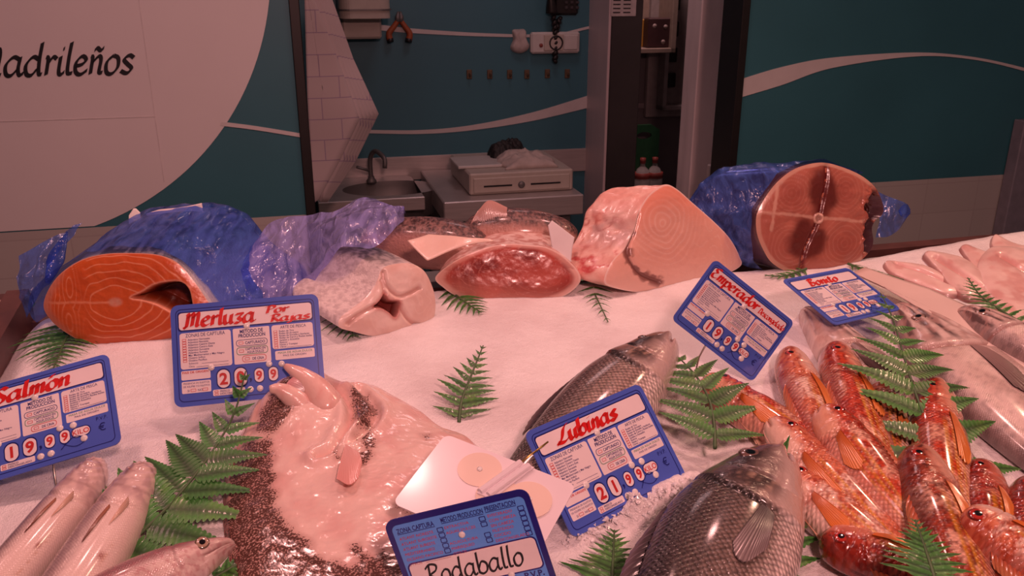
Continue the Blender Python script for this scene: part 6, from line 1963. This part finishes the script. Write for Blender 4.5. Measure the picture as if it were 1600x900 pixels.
# ------------------------------------------------------------------ sink, work table, cash drawer
def prep_room():
    # sink unit
    d1 = 3.30
    u0, zt_ = Q(497, 318, d1); u1, _ = Q(664, 318, d1)
    o = ((u0 + u1) / 2, (d1 + KD) / 2, 0.0)
    r = wthing('sink_unit', *o, 'steel sink unit with round basin behind the hatch', 'sink')
    uc, dc = Q(612, 312, 3.50)[0], 3.50
    rx, ry = .20, .14
    b = WMB(o)
    # worktop with a round hole
    n = 48; an = np.linspace(0, 2 * PI, n, endpoint=False)
    rect = []
    for a in an:
        ca, sa = math.cos(a), math.sin(a)
        t = min(((u1 - uc) if ca > 0 else (uc - u0)) / (abs(ca) + 1e-9), ((KD - .015 - dc) if sa > 0 else (dc - d1)) / (abs(sa) + 1e-9))
        rect.append((uc + ca * t, dc + sa * t))
    V = [(u, d, zt_) for u, d in rect] + [(uc + rx * math.cos(a), dc + ry * math.sin(a), zt_) for a in an]
    b.add(V, [(i, (i + 1) % n, n + (i + 1) % n, n + i) for i in range(n)])
    b.box((u0, d1 - .005, zt_ - .05), (u1, d1 + .012, zt_ + .004), bev=.003)
    b.build('worktop', M_steel, r)
    b = WMB(o)
    prof = [(1.0, 0), (.98, -.02), (.93, -.10), (.6, -.14), (.05, -.145)]
    V = np.vstack([np.stack([uc + rx * k * np.cos(an), dc + ry * k * np.sin(an), np.full(n, zt_ + h)], -1) for k, h in prof])
    b.add(V, gridf(len(prof), n, True)); b.build('basin', M_dsteel, r, smooth=True)
    b = WMB(o); b.box((u0 + .02, d1 + .03, 0.1), (u1 - .02, KD - .02, zt_ - .16)); b.build('cabinet', M_dsteel, r)
    tb = WMB(o)
    uf, df = Q(582, 312, 3.62)[0], 3.62
    tb.tube(spl([(uf, df, zt_), (uf, df, zt_ + .10), (uf + .02, df - .03, zt_ + .14), (uf + .05, df - .09, zt_ + .12), (uf + .05, df - .10, zt_ + .08)], 24), .010, 10)
    tb.lathe((uf, df, zt_), [(.022, 0), (.022, .01), (.014, .02), (.012, .03)], 16)
    tb.tube([(uf, df, zt_ + .05), (uf - .06, df - .02, zt_ + .075)], .006, 8)
    tb.build('tap', M_dsteel, r, smooth=True)
    # work table
    d2 = 3.12
    v0, zw = Q(672, 318, d2); v0 = max(v0, u1 + .006); v1 = Q(912, 316, d2)[0]
    o2 = ((v0 + v1) / 2, (d2 + KD) / 2, 0.0)
    r2 = wthing('work_table', *o2, 'steel work table under the cash drawer behind the hatch', 'table')
    zb_ = Q(800, 342, d2)[1]
    b = WMB(o2); b.box((v0 + .04, d2, zb_), (v1, KD - .02, zw), bev=.004); b.build('table_top', M_steel, r2)
    for uu in (v0 + .08, v1 - .06):
        for dd in (d2 + .06, KD - .1):
            b = WMB(o2); b.box((uu - .02, dd - .02, 0), (uu + .02, dd + .02, zb_), bev=.003); b.build('leg', M_dsteel, r2)
    # cash drawer
    dc0 = 3.20
    a0, z1 = Q(734, 306, dc0); a1, _ = Q(895, 302, dc0); _, z2 = Q(734, 274, dc0)
    zt2 = Q(815, 268, dc0)[1]
    o3 = ((a0 + a1) / 2, dc0 + .2, zw)
    r3 = wthing('cash_drawer', *o3, 'cream metal cash drawer on the steel work table', 'cash drawer')
    b = WMB(o3); b.box((a0, dc0, zw + .002), (a1, dc0 + .42, zt2), bev=.006); b.build('case', M_cream, r3)
    hgt = zt2 - zw
    b = WMB(o3)
    b.box((a0 + .015, dc0 - .006, zw + hgt * .12), (a1 - .015, dc0 + .002, zt2 - hgt * .2), bev=.003)
    dr = b.build('drawer_front', M_cream, r3)
    for q0, q1 in ((.13, .40), (.58, .87)):
        b = WMB(o3); zz = zw + hgt * .42
        b.box((a0 + (a1 - a0) * q0, dc0 - .0085, zz - .003), (a0 + (a1 - a0) * q1, dc0 - .005, zz + .003)); b.build('slot', M_ink, dr, world=False) if False else b.build('slot', M_ink, r3)
    b = WMB(o3); b.lathe((a0 + (a1 - a0) * .49, dc0 - .004, zw + hgt * .42), [(.014, 0), (.014, .006), (.009, .010), (.001, .011)], 18, axis=(0, -1, 0)); b.build('lock', M_dsteel, r3, smooth=True)
    # things lying on the drawer
    def on_top(px0, px1, y, d, h, dd, name, label, cat, m, bev=.004, lump=0.0, dz=0.0):
        p0, p1 = Q(px0, y, d)[0], Q(px1, y, d)[0]
        oo = ((p0 + p1) / 2, d + dd / 2, zt2 + dz)
        b = WMB(oo); b.box((p0, d, zt2 + .001 + dz), (p1, d + dd, zt2 + h + dz), bev=bev)
        return tag(b.build(name, m), label, cat)
    on_top(716, 787, 258, 3.30, .012, .20, 'paper_pad', 'pad of papers lying on the left of the cash drawer', 'paper', M_white, .002)
    def soft(name, label, cat, px0, px1, d, dd, h, m, seed, dz=0.0):
        p0, p1 = Q(px0, 258, d)[0], Q(px1, 258, d)[0]
        nu, nv = 60, 40
        U, D = np.meshgrid(np.linspace(-1, 1, nu), np.linspace(-1, 1, nv), indexing='ij')
        env = np.clip(1 - np.abs(U) ** 3, 0, 1) ** .5 * np.clip(1 - np.abs(D) ** 3, 0, 1) ** .5
        nz = fbm(U * 2.4 + seed, D * 2.4, seed, 4)
        Z = h * env * (.35 + 1.1 * nz)
        oo = ((p0 + p1) / 2, d + dd / 2, zt2 + dz)
        V = np.stack([oo[0] + U * (p1 - p0) / 2 * (.85 + .3 * fbm(D * 3, U * 0, seed, 2)), oo[1] + D * dd / 2, oo[2] + .001 + Z], -1).reshape(-1, 3)
        ring = [i * nv for i in range(nu)] + [(nu - 1) * nv + j for j in range(1, nv)] + [i * nv + nv - 1 for i in range(nu - 2, -1, -1)] + [j for j in range(nv - 2, 0, -1)]
        b = WMB(oo); b.add(V, gridf(nu, nv) + [ring])
        return tag(b.build(name, m, smooth=True), label, cat)
    soft('rag', 'crumpled pale rag on the right of the cash drawer', 'cloth', 790, 872, 3.24, .22, .050, mat('pale_cloth', (.52, .45, .42), .8, var=.1), 3.0)
    soft('black_case', 'black soft case behind the rag on the cash drawer', 'case', 770, 826, 3.42, .12, .075, mat('black_cloth', (.012, .011, .012), .6), 6.0)
    return zw
prep_room()

# ------------------------------------------------------------------ things on the prep room wall
def wall_things():
    d = KD
    # six coat hooks
    for i, x in enumerate((733, 765, 796, 823, 855, 886)):
        p = wpt(x, 116 - (i > 3) * 1, d)
        nm = ['leftmost small brown hook in the row on the teal wall', 'second small hook from the left on the teal wall', 'third small hook from the left on the teal wall',
              'fourth small hook from the left on the teal wall', 'fifth small hook from the left on the teal wall', 'rightmost small hook in the row, nearest the steel column'][i]
        r = wthing('wall_hook', p[0], d, p[2], nm, 'hook', 'small hooks in a row')
        b = WMB(p); b.box(p + (-.012, -.006, -.02), p + (.012, 0, .02), bev=.003); b.build('back_plate', mat('old_brass', (.16, .11, .07), .5, metal=.4) if i == 0 else bpy.data.materials['old_brass'], r)
        b = WMB(p); b.tube(spl([p + (0, -.004, .004), p + (0, -.02, -.006), p + (0, -.026, -.002), p + (0, -.03, .008)], 10), .004, 8); b.build('hook_arm', bpy.data.materials['old_brass'], r, smooth=True)
    # pliers hanging from a nail
    p = wpt(624, 24, d - .02)
    r = wthing('pliers', *p, 'orange handled pliers hanging on the teal wall', 'pliers')
    q = lambda x, y, dd=.02: wpt(x, y, d - dd)
    mo = mat('orange_grip', (.34, .085, .03), .5)
    for sx in (-1, 1):
        b = WMB(p); b.tube(spl([q(624 + sx * 2, 32), q(624 + sx * 9, 42), q(624 + sx * 16, 52), q(624 + sx * 15, 62)], 14), np.linspace(.010, .014, 14), 10); b.build('handle', mo, r, smooth=True)
        b = WMB(p); b.tube([q(624 + sx * 15, 60), q(624 + sx * 14, 66)], .0145, 10); b.build('grip_tip', M_ink, r, smooth=True)
        b = WMB(p); b.tube([q(624 + sx * 2, 34), q(624 + sx * 3, 26), q(624 + sx * 1.5, 18)], (.012, .010, .004), 8); b.build('jaw', M_dsteel, r, smooth=True)
    # dispenser above the sink
    p = wpt(566, 55, d); u0, u1 = Q(534, 40, d - .1)[0], Q(596, 40, d - .1)[0]
    r = wthing('towel_dispenser', p[0], d, p[2], 'cream towel dispenser on the wall above the sink, cut by the top edge', 'dispenser')
    zt_, zm, zb = Q(560, -45, d - .12)[1], Q(560, 28, d - .12)[1], Q(560, 61, d - .1)[1]
    b = WMB(p); b.box((u0, d - .10, zb), (u1, d - .001, zm + .01), bev=.008); b.build('back_box', M_cream, r)
    uu0, uu1 = Q(530, 20, d - .2)[0], Q(611, 20, d - .2)[0]
    b = WMB(p)
    pr = rrect(uu0, d - .21, uu1, d - .001, .05, 8)
    b.prism(pr, lambda a, z: (a[0], a[1], z), zm, zt_); b.build('cover', M_cream, r)
    b = WMB(p); b.prism(rrect(uu0 - .006, d - .216, uu1 + .006, d - .001, .055, 8), lambda a, z: (a[0], a[1], z), zm + .03, zm + .036); b.build('seam', M_dsteel, r)
    # glove / cloth on a hook
    p = wpt(812, 65, d)
    nu, nv = 40, 30
    r0 = rrect
    pts = spl([(802, 48), (812, 46), (822, 47), (823, 60), (828, 72), (824, 80), (814, 84), (803, 81), (799, 74), (803, 62)], 80, True)
    pu = np.array([Q(a, b_, d - .02) for a, b_ in pts]); c = pu.mean(0)
    V = []; rr = np.linspace(0, 1, 16)
    for k in rr:
        g = c + (pu - c) * k
        h = .035 * math.sqrt(max(0, 1 - k ** 4)) * (.7 + .6 * fbm(g[:, 0] * 40, g[:, 1] * 16, 2, 3))
        V.append(np.stack([g[:, 0], np.full(len(g), d - .002) - h, g[:, 1]], -1))
    b = WMB(p); b.add(np.vstack(V), gridf(16, 80, True)); tag(b.build('hand_towel', mat('pale_towel', (.50, .44, .42), .85), smooth=True), 'crumpled pale hand towel hanging left of the sockets', 'towel')
    # socket strip
    u0, z1 = Q(827, 50, d); u1, z0 = Q(902, 82, d)
    p = np.array([(u0 + u1) / 2, d, z0])
    r = wthing('socket_strip', *p, 'white double socket and switch plate on the teal wall', 'socket')
    b = WMB(p); b.box((u0, d - .035, z0), (u1, d, z1), bev=.008); b.build('plate', M_white, r)
    us = u0 + (u1 - u0) * .5; zm = (z0 + z1) / 2
    b = WMB(p); b.box((us - .055, d - .040, z0 + .012), (us + .035, d - .03, z1 - .010), bev=.003); b.build('socket_face', M_cream, r)
    b = WMB(p); b.lathe((us, d - .039, zm), [(.032, 0), (.032, .003), (.026, .004), (.024, -.004), (.001, -.004)], 24, axis=(0, -1, 0)); b.build('socket_hole', M_ink, r, smooth=True)
    b = WMB(p); b.box((u0 + (u1 - u0) * .62 + .01, d - .042, z0 + .014), (u1 - .012, d - .03, z1 - .012), bev=.004); b.build('switch', M_white, r)
    b = WMB(p); b.lathe((u0 + (u1 - u0) * .2, d - .035, zm - .01), [(.009, 0), (.007, .004), (.001, .005)], 14, axis=(0, -1, 0)); b.build('indicator', mat('red_indicator', (.25, .05, .04), .4), r, smooth=True)
    # telephone handset with cord
    p = wpt(890, 10, d - .05)
    r = wthing('wall_telephone', p[0], d, p[2], 'black wall telephone with cord hanging over the sockets', 'telephone')
    u0, z1 = Q(871, -40, d - .06); u1, z0 = Q(911, 26, d - .06)
    b = WMB(p); b.box((u0, d - .06, z0), (u1, d - .001, z1), bev=.014); b.build('base', M_black, r)
    mk = mat('dark_grey_keys', (.05, .045, .05), .5)
    for i in range(3):
        for j in range(4):
            uu = u0 + .05 + i * .025; zz = z0 + .03 + j * .022
            b = WMB(p); b.box((uu, d - .065, zz), (uu + .015, d - .058, zz + .012), bev=.002); b.build('key', mk, r)
    b = WMB(p); hp = spl([wpt(868, -30, d - .09), wpt(866, -5, d - .10), wpt(867, 20, d - .09)], 16); b.tube(hp, np.interp(np.linspace(0, 1, 16), [0, .2, .5, .8, 1], [.026, .022, .014, .022, .026]), 12); b.build('handset', M_black, r, smooth=True)
    b = WMB(p)
    t = np.linspace(0, 1, 160)
    line = spl([wpt(869, 18, d - .09), wpt(872, 45, d - .085), wpt(873, 70, d - .08), wpt(872, 98, d - .08), wpt(874, 80, d - .07), wpt(875, 50, d - .07), wpt(880, 28, d - .06)], 160)
    line[:, 0] += .004 * np.cos(t * 120); line[:, 1] += -.004 * np.sin(t * 120)
    b.tube(line, .0095, 7); b.build('cord', M_black, r, smooth=True)
    # hanging wrapping papers, left of the hatch
    d0 = 2.62
    mats_ = mat_print()
    for i in range(6):
        dd = d0 + .012 * i
        ox = i * 4.5
        px = [(474 + 2 * i, -60), (470 + ox * .4 + 2, -60), (492 + ox, 0), (528 + ox * 1.0, 92), (563 + ox * 1.35, 188 - 1.6 * i), (532 + ox * 1.1, 250), (497 + ox * .5, 312), (489, 318), (480, 150)]
        if i: px = [(490 + ox * .6, -60), (497 + ox, 0), (530 + ox, 92), (563 + ox * 1.35, 188 - 1.6 * i), (534 + ox, 252), (500 + ox * .5, 316), (492, 305), (484, 100)]
        pu = [Q(a, b_, dd) for a, b_ in px]
        o = (pu[4][0], dd, pu[5][1])
        b = WMB(o)
        n = 10
        V = []; pts = np.vstack([np.linspace(pu[k], pu[(k + 1) % len(pu)], n, endpoint=False) for k in range(len(pu))])
        c = pts.mean(0); N = len(pts)
        for s_ in (0, 1):
            for k in (np.linspace(.02, 1, 8) if s_ == 0 else np.linspace(1, .02, 8)):
                g = c + (pts - c) * k
                bend = .05 * np.clip((g[:, 0] - c[0]) / .15, 0, 1) ** 2
                V.append(np.stack([g[:, 0], dd + .003 * s_ + bend + .004 * np.sin(g[:, 1] * 22), g[:, 1]], -1))
        b.add(np.vstack(V), gridf(16, N, True))
        lab = ['front printed wrapping paper sheet of the stack hanging by the hatch', 'second wrapping paper sheet of the hanging stack', 'third wrapping paper sheet of the hanging stack',
               'fourth wrapping paper sheet of the hanging stack', 'fifth wrapping paper sheet of the hanging stack', 'rearmost wrapping paper sheet of the hanging stack'][i]
        tag(b.build('wrapping_sheet', mats_, smooth=True), lab, 'paper', 'wrapping paper stack by the hatch')

def mat_print():
    m, nt, b, N, L = new_mat('printed_wrapping_paper')
    tc = N.new('ShaderNodeTexCoord')
    mp = N.new('ShaderNodeMapping'); mp.inputs['Rotation'].default_value = (PI / 2, 0, 0)
    L.new(tc.outputs['Object'], mp.inputs['Vector'])
    br = N.new('ShaderNodeTexBrick'); br.inputs['Scale'].default_value = 1.0
    br.inputs['Brick Width'].default_value = .11; br.inputs['Row Height'].default_value = .062; br.inputs['Mortar Size'].default_value = .0022; br.inputs['Mortar Smooth'].default_value = .8
    br.inputs['Color1'].default_value = (.60, .52, .54, 1); br.inputs['Color2'].default_value = (.56, .49, .51, 1); br.inputs['Mortar'].default_value = (.34, .27, .40, 1)
    L.new(mp.outputs['Vector'], br.inputs['Vector'])
    L.new(br.outputs['Color'], b.inputs['Base Color']); setp(b, Roughness=.6)
    return m
wall_things()

# ------------------------------------------------------------------ the store seen past the steel column
def store_things():
    # notice on the column
    d = cd_ - .001
    pu = [Q(956, -20, d), Q(993, 25, d)]
    o = (pu[0][0], d, pu[1][1])
    r = wthing('notice_sheet', *o, 'printed white notice on the dark side of the steel column', 'notice')
    b = WMB(o); b.box((pu[0][0], d - .002, pu[1][1]), (pu[1][0], d + .003, pu[0][1])); b.build('sheet', mat('notice_paper', (.50, .44, .43), .6), r)
    b = WMB(o)
    for i in range(7):
        z = pu[1][1] + .012 + i * .016
        for k in range(2):
            u = pu[0][0] + .008 + k * .045
            b.box((u, d - .0028, z), (u + .032, d - .0018, z + .005))
    b.build('printed_lines', M_ink, r)['kind'] = 'stuff'
    d = SD
    # wall cupboard with a dark box on its shelf
    u0, z1 = Q(990, -20, d - .25); u1, z0 = Q(1056, 78, d - .25)
    o = ((u0 + u1) / 2, d, z0)
    r = wthing('wall_shelf', *o, 'pale wall shelf in the dark store room', 'shelf')
    mp_ = mat('shelf_board', (.30, .23, .19), .6)
    b = WMB(o); b.box((u0, d - .25, z0 - .015), (u1, d - .022, z0 + .01), bev=.003); b.build('board', mp_, r)
    b = WMB(o); b.box((u1 - .03, d - .25, z0 - .015), (u1, d - .022, z1 + .3), bev=.003); b.build('side_board', mp_, r)
    b = WMB(o); b.box((u0, d - .028, z0), (u1, d - .022, z1 + .3)); b.build('back_board', mp_, r)
    my = mat('yellow_card', (.40, .20, .03), .6)
    a0, b1 = Q(990, 30, d - .1); a1, b0 = Q(1026, 56, d - .1)
    b = WMB((a0, d - .1, z0)); b.box((a0, d - .14, z0 + .0105), (a1, d - .10, b1), bev=.004); tag(b.build('yellow_box', my), 'yellow box at the back of the store room shelf', 'box')
    a0, b1 = Q(1012, 28, d - .2); a1, b0 = Q(1046, 74, d - .2)
    o2 = ((a0 + a1) / 2, d - .2, z0 + .0105)
    r = wthing('patterned_box', *o2, 'dark spotted box standing on the store room shelf', 'box')
    b = WMB(o2); b.box((a0, d - .22, z0 + .011), (a1, d - .145, b1), bev=.006); b.build('box_body', mat('dark_maroon_card', (.05, .018, .02), .5), r)
    mdot = mat('pale_dot', (.34, .26, .25), .5)
    for q, s in (((.25, .75), 1), ((.72, .72), 1), ((.65, .25), 1)):
        b = WMB(o2); b.lathe((a0 + (a1 - a0) * q[0], d - .219, z0 + (b1 - z0) * q[1]), [(.012, 0), (.012, .002), (.001, .003)], 14, axis=(0, -1, 0)); b.build('dot', mdot, r, smooth=True)
    # electrical cabinet, door ajar
    u0, z1 = Q(1047, -40, d - .15); u1, z0 = Q(1108, 170, d - .15)
    o = ((u0 + u1) / 2, d, z0)
    r = wthing('electrical_cabinet', *o, 'grey electrical cabinet with row of switches in the store room', 'cabinet')
    mc = mat('grey_cabinet', (.30, .26, .26), .5)
    b = WMB(o); b.box((u0 - .06, d - .06, z0 - .05), (u1 + .2, d - .021, z1), bev=.004); b.build('back_panel', mc, r)
    b = WMB(o); b.box((u0, d - .15, z0), (u0 + .025, d - .06, z1), bev=.003); b.box((u0, d - .15, z0 - .0), (u1 + .2, d - .06, z0 + .025), bev=.003); b.build('casing', mc, r)
    b = WMB(o); b.box((u0 + .13, d - .22, z0 + .03), (u1 + .2, d - .15, z1), bev=.006); b.build('door', mat('cabinet_door', (.19, .15, .15), .5), r)
    for i in range(6):
        z = z0 + .12 + i * .14
        b = WMB(o); b.box((u0 + .05, d - .09, z), (u0 + .10, d - .055, z + .08), bev=.004); b.build('switch', M_black, r)
    # green bottle carrier on the floor line of the store
    dd = d - .25
    u0, z1 = Q(986, 196, dd); u1, z0 = Q(1026, 290, dd)
    o = ((u0 + u1) / 2, dd, z0 - .1)
    r = wthing('bottle_carrier', *o, 'dark green carrier with handle hole and pale bottles in it', 'bottle carrier')
    mg = mat('green_plastic', (.015, .085, .035), .4)
    O = [(u0, z0 - .1), (u1, z0 - .1), (u1, z1 - .03), (u1 - .05, z1), (u0 + .03, z1), (u0, z1 - .02)]
    hc = ((u0 + u1) / 2 - .005, z1 - .06)
    an = np.linspace(0, 2 * PI, 60, endpoint=False)
    out = np.vstack([np.linspace(O[i], O[(i + 1) % 6], 10, endpoint=False) for i in range(6)])
    ang = np.arctan2(out[:, 1] - hc[1], out[:, 0] - hc[0])
    inn = np.stack([hc[0] + .045 * np.cos(ang), hc[1] + .020 * np.sin(ang)], 1)
    b = WMB(o); n = len(out); V = []
    for y_ in (dd, dd + .02):
        V += [(p[0], y_, p[1]) for p in out] + [(p[0], y_, p[1]) for p in inn]
    f = []
    for i in range(n):
        j = (i + 1) % n
        f += [(i, j, n + j, n + i), (2 * n + i, 3 * n + i, 3 * n + j, 2 * n + j), (i, 2 * n + i, 2 * n + j, j), (n + i, n + j, 3 * n + j, 3 * n + i)]
    b.add(V, f); b.build('back_plate', mg, r)
    b = WMB(o); b.box((u0, dd - .14, z0 - .1), (u1, dd, z0 - .085), bev=.003); b.build('tray', mg, r)
    mw = mat('bottle_white', (.36, .33, .32), .35); ml = mat('bottle_label_red', (.30, .06, .05), .4)
    for i, uu in enumerate((u0 + (u1 - u0) * .30, u0 + (u1 - u0) * .72)):
        ob = (uu, dd - .07, z0 - .085)
        rb = wthing('bottle', *ob, ['pale bottle with red label in the green carrier, left one', 'pale bottle with red label in the green carrier, right one'][i], 'bottle', 'bottles in the green carrier')
        H_ = (z1 - z0) * .72
        b = WMB(ob); b.lathe(ob, [(.001, .002), (.045, .002), (.047, .01), (.047, H_ * .62), (.030, H_ * .80), (.014, H_ * .86), (.013, H_ * .94), (.001, H_ * .945)], 22); b.build('bottle_body', mw, rb, smooth=True)
        b = WMB(ob); b.lathe(ob + np.array([0, 0, H_ * .60]), [(.046, 0), (.0485, .001), (.0485, H_ * .12), (.046, H_ * .125)], 22); b.build('label', ml, rb, smooth=True)
        b = WMB(ob); b.lathe(ob + np.array([0, 0, H_ * .93]), [(.001, 0), (.016, .0), (.016, .03), (.001, .031)], 16); b.build('cap', ml, rb, smooth=True)
    # shelf board the carrier stands on
    b = WMB((u0, d - .3, z0 - .13)); b.box((u0 - .3, d - .42, z0 - .13), (u1 + .6, d - .021, z0 - .1005), bev=.003)
    tag(b.build('low_shelf', mat('dark_board', (.03, .026, .026), .6)), 'dark low shelf carrying the green bottle carrier', 'shelf')
store_things()

# small wooden pepper pot beyond the counter's left edge, on a dark ledge
def left_end():
    d = float(pl_ @ WN) + .10
    p = np.array([*Q(6, 505, d)]); u, z = p
    zl = Q(6, 508, d)[1]
    b = WMB((u - .2, d, 0)); b.box((u - .6, d - .25, 0), (UL - .045, d + .16, zl), bev=.006)
    tag(b.build('side_counter', mat('dark_side_counter', (.10, .035, .03), .4)), 'dark brown side counter beyond the left end of the ice', 'counter')
    r = wthing('wooden_pot', u, d, zl, 'small turned wooden pot at the left edge beside the salmon', 'pot')
    o = (u, d, zl); ztop = Q(4, 477, d)[1] - zl
    wd = mat('light_wood', (.42, .22, .11), .5, var=.2, scale=40)
    b = WMB(o); b.lathe((u, d, zl + .0005), [(.001, 0), (.022, 0), (.026, .004), (.022, ztop * .45), (.027, ztop * .62), (.028, ztop * .8)], 24); b.build('pot_body', wd, r, smooth=True)
    b = WMB(o); b.lathe((u, d, zl + ztop * .8), [(.030, 0), (.032, ztop * .06), (.030, ztop * .17), (.020, ztop * .2), (.001, ztop * .2)], 24); b.build('lid', mat('pale_lid', (.62, .44, .34), .45), r, smooth=True)
left_end()
